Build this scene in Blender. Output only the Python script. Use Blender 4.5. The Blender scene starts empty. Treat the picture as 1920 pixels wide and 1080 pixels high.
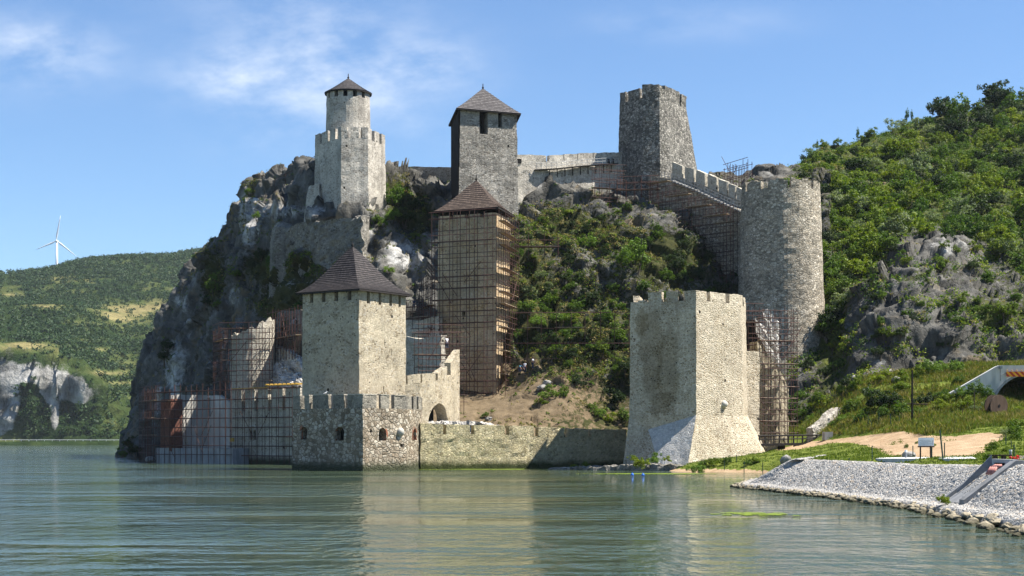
import bpy, bmesh, math, random
import numpy as np
from mathutils import Vector, Matrix

sc = bpy.context.scene
C = sc.collection
R = math.radians
random.seed(7)
RNG = np.random.default_rng(11)

# ---------------------------------------------------------------- camera
F, HY, CZ = 3000.0, 826.0, 3.7          # focal length and horizon in photo pixels, eye height in metres
cam = bpy.data.cameras.new('camera')
cam.sensor_width = 36.0
cam.lens = F / 1920 * 36
cam.shift_y = (HY - 540) / 1920
cam.clip_start = 1.0
cam.clip_end = 9000
camo = bpy.data.objects.new('camera', cam)
C.objects.link(camo)
camo.location = (0, 0, CZ)
camo.rotation_euler = (R(90), 0, 0)
sc.camera = camo

# ---------------------------------------------------------------- light
SUN_AZ, SUN_EL = R(-2), R(57)            # azimuth measured from +X towards +Y
sd = Vector((math.cos(SUN_EL) * math.cos(SUN_AZ), math.cos(SUN_EL) * math.sin(SUN_AZ), math.sin(SUN_EL)))
sun = bpy.data.lights.new('sun', 'SUN')
sun.energy = 5.0
sun.angle = R(0.53)
sun.color = (1.0, 0.945, 0.86)
suno = bpy.data.objects.new('sun', sun)
C.objects.link(suno)
suno.rotation_euler = sd.to_track_quat('Z', 'Y').to_euler()
sc.view_settings.view_transform = 'Standard'
sc.view_settings.look = 'None'
sc.view_settings.exposure = 1.28
sc.view_settings.gamma = 1.0
sc.cycles.use_denoising = True
sc.cycles.max_bounces = 6
sc.cycles.volume_bounces = 0
sc.cycles.transparent_max_bounces = 8


# ---------------------------------------------------------------- node helper
class NT:
    def __init__(s, tree):
        s.t = tree
        s.n = tree.nodes
        s.l = tree.links

    def node(s, typ, **kw):
        nd = s.n.new(typ)
        for k, v in kw.items():
            setattr(nd, k, v)
        return nd

    def put(s, sock, v):
        if v is None:
            return
        if isinstance(v, bpy.types.NodeSocket):
            s.l.new(v, sock)
        else:
            if sock.type == 'RGBA' and hasattr(v, '__len__') and len(v) == 3:
                v = (*v, 1)
            sock.default_value = v

    def math(s, op, a, b=None, c=None, clamp=False):
        nd = s.node('ShaderNodeMath', operation=op, use_clamp=clamp)
        s.put(nd.inputs[0], a)
        s.put(nd.inputs[1], b)
        s.put(nd.inputs[2], c)
        return nd.outputs[0]

    def vmath(s, op, a, b=None):
        nd = s.node('ShaderNodeVectorMath', operation=op)
        s.put(nd.inputs[0], a)
        s.put(nd.inputs[1], b)
        return nd.outputs[0]

    def mix(s, f, a, b, mode='MIX'):
        nd = s.node('ShaderNodeMix', data_type='RGBA', blend_type=mode)
        s.put(nd.inputs[0], f)
        s.put(nd.inputs[6], a)
        s.put(nd.inputs[7], b)
        return nd.outputs[2]

    def ramp(s, f, stops, interp='LINEAR'):
        nd = s.node('ShaderNodeValToRGB')
        cr = nd.color_ramp
        cr.interpolation = interp
        while len(cr.elements) < len(stops):
            cr.elements.new(0.5)
        for e, (p, c) in zip(cr.elements, stops):
            e.position = p
            e.color = (*c, 1) if hasattr(c, '__len__') else (c, c, c, 1)
        s.put(nd.inputs[0], f)
        return nd.outputs[0]

    def sstep(s, x, lo, hi):
        nd = s.node('ShaderNodeMapRange', interpolation_type='SMOOTHSTEP')
        s.put(nd.inputs[0], x)
        nd.inputs[1].default_value = lo
        nd.inputs[2].default_value = hi
        return nd.outputs[0]

    def mapping(s, v, scale=(1, 1, 1), rot=(0, 0, 0), loc=(0, 0, 0)):
        nd = s.node('ShaderNodeMapping')
        s.put(nd.inputs[0], v)
        nd.inputs[1].default_value = loc
        nd.inputs[2].default_value = rot
        nd.inputs[3].default_value = scale
        return nd.outputs[0]

    def noise(s, v, scale, detail=3, rough=0.55, out=0):
        nd = s.node('ShaderNodeTexNoise')
        s.put(nd.inputs['Vector'], v)
        nd.inputs['Scale'].default_value = scale
        nd.inputs['Detail'].default_value = detail
        nd.inputs['Roughness'].default_value = rough
        return nd.outputs[out]

    def vor(s, v, scale, feature='F1', out='Distance', rand=1.0):
        nd = s.node('ShaderNodeTexVoronoi', feature=feature)
        s.put(nd.inputs['Vector'], v)
        nd.inputs['Scale'].default_value = scale
        nd.inputs['Randomness'].default_value = rand
        return nd.outputs[out]

    def bump(s, h, strength, dist, normal=None):
        nd = s.node('ShaderNodeBump')
        nd.inputs['Strength'].default_value = strength
        nd.inputs['Distance'].default_value = dist
        s.put(nd.inputs['Height'], h)
        s.put(nd.inputs['Normal'], normal)
        return nd.outputs[0]

    def attr(s, name):
        return s.node('ShaderNodeAttribute', attribute_name=name).outputs['Fac']


def new_mat(name):
    m = bpy.data.materials.new(name)
    m.use_nodes = True
    t = NT(m.node_tree)
    b = t.n['Principled BSDF']
    b.inputs['Roughness'].default_value = 0.9
    b.inputs['Specular IOR Level'].default_value = 0.25
    return m, t, b


# ---------------------------------------------------------------- sky
w = bpy.data.worlds.new('World')
sc.world = w
w.use_nodes = True
t = NT(w.node_tree)
bg = t.n['Background']
sky = t.node('ShaderNodeTexSky', sky_type='NISHITA')
sky.sun_disc = False
sky.sun_elevation = SUN_EL
sky.sun_rotation = R(90) - SUN_AZ
sky.air_density = 1.0
sky.dust_density = 0.0
sky.ozone_density = 4.0
sky.altitude = 300
dirv = t.node('ShaderNodeTexCoord').outputs['Generated']
sx = t.node('ShaderNodeSeparateXYZ')
t.put(sx.inputs[0], dirv)
yy = t.math('MAXIMUM', sx.outputs[1], 0.05)
u = t.math('DIVIDE', sx.outputs[0], yy)
v = t.math('DIVIDE', sx.outputs[2], yy)
cmb = t.node('ShaderNodeCombineXYZ')
t.put(cmb.inputs[0], u)
t.put(cmb.inputs[1], t.math('MULTIPLY', v, 1.35))
cn = t.noise(t.mapping(cmb.outputs[0], rot=(0, 0, R(-22)), scale=(1, 1.5, 1)), 13, 7, 0.62)
cn2 = t.noise(t.mapping(cmb.outputs[0], loc=(3, 1, 0)), 5, 3)
tot = None
for px, py, rx, ry, amp in ((95, 105, 95, 52, .80), (20, 80, 60, 40, .5), (560, 60, 160, 75, .62), (680, 140, 140, 60, .66), (430, 150, 90, 40, .7), (600, 200, 140, 50, .45), (820, 120, 80, 40, .45),
                            (1330, 40, 130, 30, .22), (480, 265, 80, 30, .22), (1180, 50, 90, 25, .16), (790, 250, 60, 30, .15)):
    du = t.math('MULTIPLY', t.math('SUBTRACT', u, (px - 960) / F), F / rx)
    dv = t.math('MULTIPLY', t.math('SUBTRACT', v, (HY - py) / F), F / ry)
    r2 = t.math('ADD', t.math('MULTIPLY', du, du), t.math('MULTIPLY', dv, dv))
    g = t.math('MULTIPLY', t.math('POWER', 2.718, t.math('MULTIPLY', r2, -0.7)), amp)
    tot = g if tot is None else t.math('ADD', tot, g)
m1 = t.math('MULTIPLY', tot, t.sstep(t.math('ADD', cn, t.math('MULTIPLY', t.math('SUBTRACT', cn2, .5), .5)), 0.26, 0.80))
front = t.math('GREATER_THAN', sx.outputs[1], 0.05)
cm = t.math('MULTIPLY', t.math('MULTIPLY', m1, front), 0.85, clamp=True)
SKY_S = 0.062
tint = t.mix(1.0, sky.outputs[0], (.84, .97, 1.10), 'MULTIPLY')
cloud = t.mix(cm, tint, (7.6, 8.0, 8.6))
t.put(bg.inputs[0], cloud)
bg.inputs[1].default_value = SKY_S


# ---------------------------------------------------------------- geometry helpers
def P(px, py, Y):
    return Vector(((px - 960) * Y / F, Y, CZ - (py - HY) * Y / F))


def XX(px, Y):
    return (px - 960) * Y / F


def ZZ(py, Y):
    return CZ - (py - HY) * Y / F


def _h(ix, iy, iz, seed):
    h = (ix.astype(np.uint32) * np.uint32(374761393) + iy.astype(np.uint32) * np.uint32(668265263)
         + iz.astype(np.uint32) * np.uint32(2147483647 - 58) + np.uint32((seed * 974634777) & 0xffffffff))
    h = (h ^ (h >> np.uint32(13))) * np.uint32(1274126177)
    h = (h ^ (h >> np.uint32(16))) * np.uint32(2246822519)
    h = h ^ (h >> np.uint32(15))
    return h.astype(np.float64) / 4294967295.0


def vnoise(p, seed=0):
    p = np.asarray(p, float)
    i = np.floor(p).astype(np.int64)
    f = p - i
    f = f * f * f * (f * (f * 6 - 15) + 10)
    out = 0
    for dx in (0, 1):
        for dy in (0, 1):
            for dz in (0, 1):
                wgt = ((f[:, 0] if dx else 1 - f[:, 0]) * (f[:, 1] if dy else 1 - f[:, 1]) * (f[:, 2] if dz else 1 - f[:, 2]))
                out = out + wgt * _h(i[:, 0] + dx, i[:, 1] + dy, i[:, 2] + dz, seed)
    return out


def fbm(p, octv=4, seed=0, ridged=False):
    s, a, tot = 0, 0.5, 0
    q = np.asarray(p, float).copy()
    for o in range(octv):
        n = vnoise(q, seed + o * 17)
        if ridged:
            n = 1 - np.abs(2 * n - 1)
        s = s + a * n
        tot += a
        a *= .5
        q = q * 2.03 + 11.7
    return s / tot


def worley(p, seed=0):
    """distance to the nearest feature point, a random value of its cell and a tilted-facet height"""
    p = np.asarray(p, float)
    i = np.floor(p).astype(np.int64)
    best = np.full(len(p), 1e9)
    val = np.zeros(len(p))
    fac = np.zeros(len(p))
    for dx in (-1, 0, 1):
        for dy in (-1, 0, 1):
            for dz in (-1, 0, 1):
                c = i + (dx, dy, dz)
                o = np.stack([_h(c[:, 0], c[:, 1], c[:, 2], seed + k) for k in range(3)], 1)
                d = p - (c + o)
                r = (d * d).sum(1)
                m = r < best
                best[m] = r[m]
                val[m] = _h(c[m, 0], c[m, 1], c[m, 2], seed + 5)
                tx = _h(c[m, 0], c[m, 1], c[m, 2], seed + 6) - .5
                ty = _h(c[m, 0], c[m, 1], c[m, 2], seed + 7) - .5
                tz = _h(c[m, 0], c[m, 1], c[m, 2], seed + 8) - .5
                fac[m] = tx * d[m, 0] + ty * d[m, 1] + tz * d[m, 2]
    return np.sqrt(best), val, fac


def vdisp(p, amp, scale, seed=3):
    p = np.asarray(p, float)
    q = p / scale
    return p + amp * 2 * (np.stack([vnoise(q, seed + k * 31) for k in range(3)], 1) - .5)


class MB:
    """collects faces for ONE mesh"""

    def __init__(s):
        s.v = []
        s.f = []
        s.n = 0

    def add(s, verts, faces):
        k = s.n
        s.v.extend(tuple(p) for p in verts)
        s.f.extend(tuple(i + k for i in f) for f in faces)
        s.n += len(verts)

    def grid(s, a, b, c, d, res=1.0, nu=None, nv=None):
        """quad a-b-c-d (a->b along, a->d up) as a grid"""
        a, b, c, d = (np.array(q, float) for q in (a, b, c, d))
        nu = nu or max(1, int(round(max(np.linalg.norm(b - a), np.linalg.norm(c - d)) / res)))
        nv = nv or max(1, int(round(max(np.linalg.norm(d - a), np.linalg.norm(c - b)) / res)))
        U, V = np.meshgrid(np.linspace(0, 1, nu + 1), np.linspace(0, 1, nv + 1))
        U = U.ravel()[:, None]
        V = V.ravel()[:, None]
        pts = (a * (1 - U) + b * U) * (1 - V) + (d * (1 - U) + c * U) * V
        fs = []
        for j in range(nv):
            for i in range(nu):
                q = j * (nu + 1) + i
                fs.append((q, q + 1, q + nu + 2, q + nu + 1))
        s.add(pts, fs)

    def hexa(s, bot, top, res=1.0, skip=(), nz=None):
        """bot/top: four points each, counter-clockwise seen from above"""
        B_, T_ = [Vector(q) for q in bot], [Vector(q) for q in top]
        cnt_ = lambda L_: max(1, int(round(L_ / res)))
        n0 = cnt_(max((B_[1] - B_[0]).length, (B_[2] - B_[3]).length, (T_[1] - T_[0]).length, (T_[2] - T_[3]).length))
        n1 = cnt_(max((B_[2] - B_[1]).length, (B_[3] - B_[0]).length, (T_[2] - T_[1]).length, (T_[3] - T_[0]).length))
        nz = nz or cnt_(max((T_[k] - B_[k]).length for k in range(4)))
        for k in range(4):
            if k in skip:
                continue
            j = (k + 1) % 4
            s.grid(bot[k], bot[j], top[j], top[k], res, (n0, n1)[k % 2], nz)
        if 't' not in skip:
            s.grid(top[0], top[1], top[2], top[3], res, n0, n1)
        if 'b' not in skip:
            s.grid(bot[0], bot[3], bot[2], bot[1], res, n1, n0)

    def box(s, c, size, rotz=0.0, res=99):
        m = Matrix.Rotation(rotz, 3, 'Z')
        hx, hy, hz = (q / 2 for q in size)
        b = [Vector(c) + m @ Vector((sx_ * hx, sy_ * hy, -hz)) for sx_, sy_ in ((-1, -1), (1, -1), (1, 1), (-1, 1))]
        t_ = [q + Vector((0, 0, 2 * hz)) for q in b]
        s.hexa(b, t_, res)

    def prism(s, pb, pt, res=1.0, capb=True, capt=True):
        n = len(pb)
        nv = max(1, int(round(max((Vector(q) - Vector(p)).length for p, q in zip(pb, pt)) / res)))
        cb, ct_ = [], []
        for k in range(n):
            j = (k + 1) % n
            b0, b1, t0, t1 = Vector(pb[k]), Vector(pb[j]), Vector(pt[k]), Vector(pt[j])
            nu = max(1, int(round(max((b1 - b0).length, (t1 - t0).length) / res)))
            s.grid(pb[k], pb[j], pt[j], pt[k], res, nu, nv)
            cb += [b0.lerp(b1, i / nu) for i in range(nu)]
            ct_ += [t0.lerp(t1, i / nu) for i in range(nu)]
        n = len(cb)
        if capt:
            s.add(ct_, [tuple(range(n))])
        if capb:
            s.add(cb, [tuple(reversed(range(n)))])

    def tube(s, p, q, r0, r1=None, n=8, cap=True):
        p, q = Vector(p), Vector(q)
        r1 = r0 if r1 is None else r1
        z = (q - p).normalized()
        x = z.orthogonal().normalized()
        y = z.cross(x)
        vs = []
        for c, r in ((p, r0), (q, r1)):
            for k in range(n):
                a = 2 * math.pi * k / n
                vs.append(c + r * (math.cos(a) * x + math.sin(a) * y))
        fs = [(k, (k + 1) % n, n + (k + 1) % n, n + k) for k in range(n)]
        if cap:
            fs += [tuple(reversed(range(n))), tuple(range(n, 2 * n))]
        s.add(vs, fs)

    def lathe(s, c, prof, n=32, cap=True):
        """prof: list of (radius, z)"""
        c = Vector(c)
        vs = []
        for r, z in prof:
            for k in range(n):
                a = 2 * math.pi * k / n
                vs.append(c + Vector((r * math.cos(a), r * math.sin(a), z)))
        fs = []
        for j in range(len(prof) - 1):
            for k in range(n):
                k2 = (k + 1) % n
                fs.append((j * n + k, j * n + k2, (j + 1) * n + k2, (j + 1) * n + k))
        if cap:
            fs += [tuple(reversed(range(n))), tuple(range((len(prof) - 1) * n, len(prof) * n))]
        s.add(vs, fs)

    def build(s, name, mat, parent=None, rough=0.0, rscale=0.8, smooth=False, weld=True, seed=3):
        v = np.array(s.v, float)
        if rough:
            v = vdisp(v, rough, rscale, seed)
            v = vdisp(v, rough * .5, rscale * .37, seed + 9)
        if parent is not None:
            v = v - np.array(wloc(parent))
        me = bpy.data.meshes.new(name)
        me.from_pydata(v.tolist(), [], s.f)
        if weld:
            bm = bmesh.new()
            bm.from_mesh(me)
            bmesh.ops.remove_doubles(bm, verts=bm.verts, dist=2e-3)
            bmesh.ops.recalc_face_normals(bm, faces=bm.faces)
            bm.to_mesh(me)
            bm.free()
        if smooth:
            me.polygons.foreach_set('use_smooth', [True] * len(me.polygons))
        return link(name, me, mat, parent)


def wloc(o):
    p = Vector(o.location)
    while o.parent:
        o = o.parent
        p = p + Vector(o.location)
    return p


def link(name, me, mat, parent=None):
    if mat is not None:
        me.materials.clear()
        me.materials.append(mat)
    o = bpy.data.objects.new(name, me)
    C.objects.link(o)
    if parent is not None:
        o.parent = parent
    return o


def fast_mesh(name, v, quads):
    """numpy arrays -> mesh of quads"""
    me = bpy.data.meshes.new(name)
    v = np.ascontiguousarray(v, np.float32)
    q = np.ascontiguousarray(quads, np.int32)
    n = len(q)
    k = q.shape[1]
    me.vertices.add(len(v))
    me.vertices.foreach_set('co', v.ravel())
    me.loops.add(n * k)
    me.loops.foreach_set('vertex_index', q.ravel())
    me.polygons.add(n)
    me.polygons.foreach_set('loop_start', np.arange(0, n * k, k, dtype=np.int32))
    me.update(calc_edges=True)
    me.validate()
    return me


def tag(o, label=None, cat=None, group=None, kind=None):
    if label:
        o['label'] = label
    if cat:
        o['category'] = cat
    if group:
        o['group'] = group
    if kind or cat:
        o['kind'] = kind or 'thing'
    return o


def thing(name, label, cat, loc=(0, 0, 0), group=None):
    o = bpy.data.objects.new(name, None)
    o.empty_display_size = 0.5
    C.objects.link(o)
    o.location = loc
    return tag(o, label, cat, group)


def structure(o, label=None):
    o['kind'] = 'structure'
    if label:
        o['label'] = label
    return o


def cut(o, cutter):
    """subtract a cutter mesh (an MB in world space) from o, for good"""
    co = cutter.build('cutter', None, None)
    md = o.modifiers.new('cut', 'BOOLEAN')
    md.operation = 'DIFFERENCE'
    md.solver = 'EXACT'
    md.object = co
    md.use_self = True
    bpy.context.view_layer.update()
    dg = bpy.context.evaluated_depsgraph_get()
    me = bpy.data.meshes.new_from_object(o.evaluated_get(dg))
    o.modifiers.clear()
    if len(me.vertices) < .5 * len(o.data.vertices):
        print('CUT FAILED', o.name)
    o.data = me
    cm_ = co.data
    bpy.data.objects.remove(co)
    bpy.data.meshes.remove(cm_)


def inset(poly, d):
    """offset a counter-clockwise 2D polygon inwards"""
    n = len(poly)
    out = []
    for k in range(n):
        a, b, c = (Vector(poly[(k + j) % n][:2]) for j in (-1, 0, 1))
        e1 = (b - a).normalized()
        e2 = (c - b).normalized()
        n1 = Vector((-e1.y, e1.x))
        n2 = Vector((-e2.y, e2.x))
        m = (n1 + n2).normalized()
        out.append(b + m * (d / max(.35, m.dot(n1))))
    return out


def catmull(net, ts, axis, k=0.42):
    """cardinal-spline interpolation of net along an axis at parameters ts"""
    net = np.moveaxis(net, axis, 0)
    n = len(net)
    i = np.clip(np.floor(ts).astype(int), 0, n - 2)
    f = (ts - i).reshape(-1, *([1] * (net.ndim - 1)))
    tan = np.zeros_like(net)
    tan[1:-1] = k * (net[2:] - net[:-2])
    tan[0] = net[1] - net[0]
    tan[-1] = net[-1] - net[-2]
    p0, p1, m0, m1 = net[i], net[i + 1], tan[i], tan[i + 1]
    f2, f3 = f * f, f * f * f
    out = (2 * f3 - 3 * f2 + 1) * p0 + (f3 - 2 * f2 + f) * m0 + (-2 * f3 + 3 * f2) * p1 + (f3 - f2) * m1
    return np.moveaxis(out, 0, axis)


def params(net, axis, res):
    d = np.linalg.norm(np.diff(net[..., :3], axis=axis), axis=-1)
    d = d.max(axis=1 - axis) * .5 + d.mean(axis=1 - axis) * .5
    ts = [0.0]
    for k, L in enumerate(d):
        n = max(1, int(round(L / res)))
        ts += list(k + np.arange(1, n + 1) / n)
    return np.array(ts)


class Surf:
    """a lofted ground surface: rows of control points, world space, plus extra channels"""

    def __init__(s, net, res, disp, resv=None):
        net = np.array(net, float)
        tv = params(net, 0, resv or res)
        tu = params(net, 1, res)
        g = catmull(catmull(net, tv, 0), tu, 1)
        s.shape = g.shape[:2]
        p = g[..., :3]
        s.ch = g[..., 3:].reshape(-1, g.shape[2] - 3)
        n = s.normals(p)
        flat = p.reshape(-1, 3)
        s.p = disp(flat, n.reshape(-1, 3), s.ch)
        s.nrm = s.normals(s.p.reshape(*s.shape, 3)).reshape(-1, 3)
        s.proj()

    def proj(s):
        s.px = 960 + F * s.p[:, 0] / s.p[:, 1]
        s.py = HY - F * (s.p[:, 2] - CZ) / s.p[:, 1]

    @staticmethod
    def normals(p):
        du = np.gradient(p, axis=1)
        dv = np.gradient(p, axis=0)
        n = np.cross(du, dv)
        return n / np.maximum(np.linalg.norm(n, axis=-1, keepdims=True), 1e-9)

    def mesh(s, name, mat, attrs=None, smooth=True):
        h, w_ = s.shape
        idx = np.arange(h * w_).reshape(h, w_)
        q = np.stack([idx[:-1, :-1], idx[:-1, 1:], idx[1:, 1:], idx[1:, :-1]], -1).reshape(-1, 4)
        me = fast_mesh(name, s.p, q)
        for nm, a in (attrs or {}).items():
            at = me.attributes.new(nm, 'FLOAT', 'POINT')
            at.data.foreach_set('value', np.ascontiguousarray(a, np.float32))
        if smooth:
            me.polygons.foreach_set('use_smooth', np.ones(len(me.polygons), bool))
        o = link(name, me, mat)
        o['kind'] = 'structure'
        s.q = q
        return o

    def at(s, px, py, tol=5.0):
        d = np.hypot(s.px - px, s.py - py)
        near = np.where(d < tol)[0]
        if not len(near):
            return int(np.argmin(d))
        return int(near[np.argmin(s.p[near, 1])])


def vis_front(S):
    return S.nrm[:, 1] < 0.25
# ---------------------------------------------------------------- materials
def stone_mat(name, cols, mortar, scale=1.9, flat=1.7, joint=0.055, weather=.45, holes=.0, stain=(.10, .095, .085), stain_amt=.55, bump=.6, seed=0.0, moss=0.0, low_damp=None, smear=.6, blots=()):
    """rubble masonry: stones as flattened cells with mortar joints, weathering and putlog holes"""
    m, t, b = new_mat(name)
    co = t.node('ShaderNodeTexCoord').outputs['Object']
    co = t.mapping(co, loc=(seed, seed * .7, seed * .3))
    wob = t.vmath('SCALE', t.noise(co, 1.3, 2, out=1))
    wob.node.inputs[3].default_value = .32
    cv = t.mapping(t.vmath('ADD', co, wob), scale=(1, 1, flat))
    colr = t.vor(cv, scale, 'F1', 'Color', .85)
    edge = t.vor(cv, scale, 'DISTANCE_TO_EDGE', 'Distance', .85)
    sp = t.node('ShaderNodeSeparateColor')
    t.put(sp.inputs[0], colr)
    k = len(cols)
    stops = [((i + .5) / k, c) for i, c in enumerate(cols)]
    base = t.ramp(sp.outputs[0], stops)
    fine = t.noise(co, 5.5, 4, .75)
    base = t.mix(1.0, base, t.ramp(fine, [(0.28, .42), (0.72, 1.45)]), 'MULTIPLY')
    big = t.noise(co, .13, 4, .6)
    mrt = t.mix(1.0, mortar, t.ramp(t.noise(co, 3.1, 3), [(.3, .75), (.7, 1.2)]), 'MULTIPLY')
    # joints: wider and paler where the wall was repointed
    jw = t.sstep(edge, joint * .35, joint * 1.5)
    colb = t.mix(jw, mrt, base)
    smr = t.math('MULTIPLY', t.sstep(t.noise(co, .45, 4, .65), .38, .62), smear)
    colb = t.mix(smr, colb, mrt)
    streak = t.noise(t.mapping(co, scale=(1, 1, .16)), .55, 5, .65)
    wthr = t.math('MULTIPLY', t.sstep(t.math('ADD', t.math('MULTIPLY', streak, .6), t.math('MULTIPLY', big, .4)), .46, .66), stain_amt)
    colb = t.mix(wthr, colb, t.mix(.35, stain, colb))
    lum = t.ramp(t.noise(co, .30, 5, .65), [(.28, 1 - weather), (.72, 1 + weather * .55)])
    colb = t.mix(1.0, colb, lum, 'MULTIPLY')
    if moss:
        mk_ = t.math('MULTIPLY', t.sstep(t.noise(co, .5, 5, .7), .55, .72), moss)
        colb = t.mix(mk_, colb, (.085, .095, .03))
    h = t.math('MULTIPLY', t.sstep(edge, 0.0, joint * 2.2), t.math('ADD', .6, t.math('MULTIPLY', sp.outputs[1], .7)))
    h = t.math('ADD', h, t.math('MULTIPLY', fine, .45))
    if holes:
        hd = t.vor(t.mapping(co, scale=(1, 1, .85)), holes, 'F1', 'Distance', .7)
        hm = t.sstep(hd, .10 * holes / .55 * .8, .15 * holes / .55 * .8)
        colb = t.mix(hm, (.018, .016, .014), colb)
        # small dark pits between the stones
        pit = t.sstep(t.vor(co, 1.35, 'F1', 'Distance', 1.0), .09, .15)
        colb = t.mix(t.math('ADD', pit, t.math('GREATER_THAN', t.noise(co, .7, 2), .58), clamp=True), (.03, .027, .024), colb)
        h = t.math('ADD', h, t.math('MULTIPLY', hm, 1.2))
    for (x_, y_, z_), (rx_, ry_, rz_), bc, amt in blots:      # old damp stains with a shape of their own
        ps = t.node('ShaderNodeNewGeometry').outputs['Position']
        dv_ = t.vmath('DIVIDE', t.vmath('SUBTRACT', t.vmath('ADD', ps, t.vmath('MULTIPLY', t.vmath('SUBTRACT', t.noise(ps, .35, 5, .7, out=1), (.5, .5, .5)), (3, 3, 4))), (x_, y_, z_)), (rx_, ry_, rz_))
        ln = t.node('ShaderNodeVectorMath', operation='LENGTH')
        t.put(ln.inputs[0], dv_)
        bm_ = t.math('MULTIPLY', t.math('SUBTRACT', 1.0, t.sstep(ln.outputs['Value'], .75, 1.1)), amt)
        colb = t.mix(bm_, colb, t.mix(1.0, colb, bc, 'MULTIPLY'))
    if low_damp:
        z = t.node('ShaderNodeSeparateXYZ')
        t.put(z.inputs[0], t.node('ShaderNodeNewGeometry').outputs['Position'])
        zz = t.math('ADD', z.outputs[2], t.math('MULTIPLY', t.noise(co, .9, 3), -.9))
        dm = t.sstep(zz, low_damp[0], low_damp[1])
        colb = t.mix(dm, low_damp[2], colb)
    t.put(b.inputs['Base Color'], colb)
    t.put(b.inputs['Normal'], t.bump(h, bump, .16))
    b.inputs['Roughness'].default_value = .93
    b.inputs['Specular IOR Level'].default_value = .15
    return m


WARM = [(.22, .175, .11), (.46, .39, .275), (.35, .295, .205), (.56, .49, .365), (.41, .375, .31), (.50, .42, .29)]
GREY = [(.20, .18, .15), (.45, .415, .355), (.33, .305, .26), (.56, .515, .445), (.40, .37, .32)]
DARKST = [(.11, .104, .09), (.30, .28, .24), (.17, .16, .14), (.48, .45, .39), (.20, .19, .165), (.36, .335, .285)]
OCHRE = [(.26, .21, .135), (.38, .33, .235), (.31, .265, .185), (.42, .37, .275)]
DAMP = (-.1, 1.1, (.05, .055, .03))
M = {}
M['hat'] = stone_mat('stone_hat_tower', WARM, (.50, .435, .315), 2.9, 1.5, .05, .28, .33, stain_amt=.3, seed=2, smear=.85)
M['bastion'] = stone_mat('stone_bastion', [(.21, .17, .12), (.50, .43, .33), (.33, .28, .21), (.62, .56, .45), (.27, .21, .145), (.45, .40, .325)], (.19, .155, .11), 1.8, 1.2, .075, .35, .0, stain=(.10, .085, .06), stain_amt=.45, smear=.2, seed=5, low_damp=DAMP)
M['parapet'] = stone_mat('stone_parapet_dark', [(.13, .12, .10), (.25, .23, .19), (.18, .165, .14)], (.34, .31, .25), 2.0, 1.2, .05, .4, seed=8)
M['front'] = stone_mat('stone_front_tower', [(.25, .19, .115), (.44, .375, .27), (.33, .265, .17), (.54, .475, .36), (.29, .23, .14), (.40, .33, .23)], (.57, .505, .39), 2.8, 1.5, .10, .25, .33, stain=(.20, .15, .085), stain_amt=.3, seed=11, smear=.5,
                       blots=(((17.6, 203, 14.5), (1.5, 6, 6.3), (.50, .45, .36), .58), ((19.6, 202, 13.0), (1.6, 6, 5.5), (.62, .58, .50), .7), ((19, 202, 8.2), (1.6, 6, 1.6), (.5, .46, .38), .7), ((16.4, 203, 18.5), (.8, 6, 2.2), (.5, .45, .35), .7)))
M['curtain'] = stone_mat('stone_water_wall', [(.29, .245, .14), (.60, .53, .31), (.47, .41, .24), (.68, .60, .40), (.43, .39, .25)], (.58, .50, .31), 2.5, 1.7, .055, .35, .0, stain=(.17, .15, .08), stain_amt=.45, bump=.9, seed=3, moss=.35, low_damp=(-.1, .9, (.05, .06, .02)))
M['keep'] = stone_mat('stone_keep', GREY, (.46, .43, .375), 2.1, 2.2, .05, .4, .33, stain_amt=.4, bump=1.2, seed=17, smear=.45)
M['white'] = stone_mat('stone_pale_lime', [(.30, .27, .225), (.52, .485, .42), (.42, .39, .33), (.60, .56, .49)], (.56, .52, .445), 2.4, 1.8, .06, .4, .40, stain=(.13, .115, .10), stain_amt=.8, seed=23)
M['palewall'] = stone_mat('stone_pale_wall', [(.36, .325, .255), (.50, .46, .375), (.44, .40, .32), (.56, .52, .43)], (.54, .495, .405), 2.4, 1.7, .06, .3, .45, stain_amt=.3, seed=29, low_damp=DAMP)
M['dark'] = stone_mat('stone_dark', DARKST, (.09, .085, .073), 1.9, 1.5, .075, .35, .0, stain_amt=.35, smear=.15, seed=31, moss=.12)
M['round'] = stone_mat('stone_round_tower', [(.22, .195, .15), (.52, .465, .365), (.35, .31, .245), (.68, .615, .50), (.46, .395, .295)], (.22, .19, .145), 2.0, 1.7, .065, .3, .0, stain=(.17, .15, .115), stain_amt=.35, smear=.25, seed=37)
M['tall'] = stone_mat('stone_tall_tower', [(1.55 * q[0], 1.28 * q[1], 1.0 * q[2]) for q in OCHRE], (.60, .49, .34), 1.8, 1.9, .05, .3, .40, stain=(.22, .175, .11), stain_amt=.4, seed=41)
M['ruin'] = stone_mat('stone_ruin', [(.11, .10, .085), (.25, .235, .20), (.17, .155, .13), (.33, .31, .27)], (.25, .235, .20), 2.2, 1.5, .06, .5, .0, stain_amt=.6, seed=43, moss=.35)
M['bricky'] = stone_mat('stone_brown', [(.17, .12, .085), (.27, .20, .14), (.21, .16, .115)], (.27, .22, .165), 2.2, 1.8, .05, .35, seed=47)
M['rubble'] = stone_mat('stone_fresh_rubble', [(.38, .36, .33), (.62, .60, .56), (.50, .47, .43), (.68, .66, .62)], (.50, .47, .42), 1.3, 1.2, .09, .4, .0, stain_amt=.25, bump=1.0, seed=53)
M['talus'] = stone_mat('stone_pale_talus', [(.44, .43, .40), (.60, .58, .54), (.52, .505, .47)], (.54, .525, .49), 3.0, 1.2, .05, .2, .0, stain_amt=.08, bump=.7, seed=59)  # paler and greyer than the tower wall it joins


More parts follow.
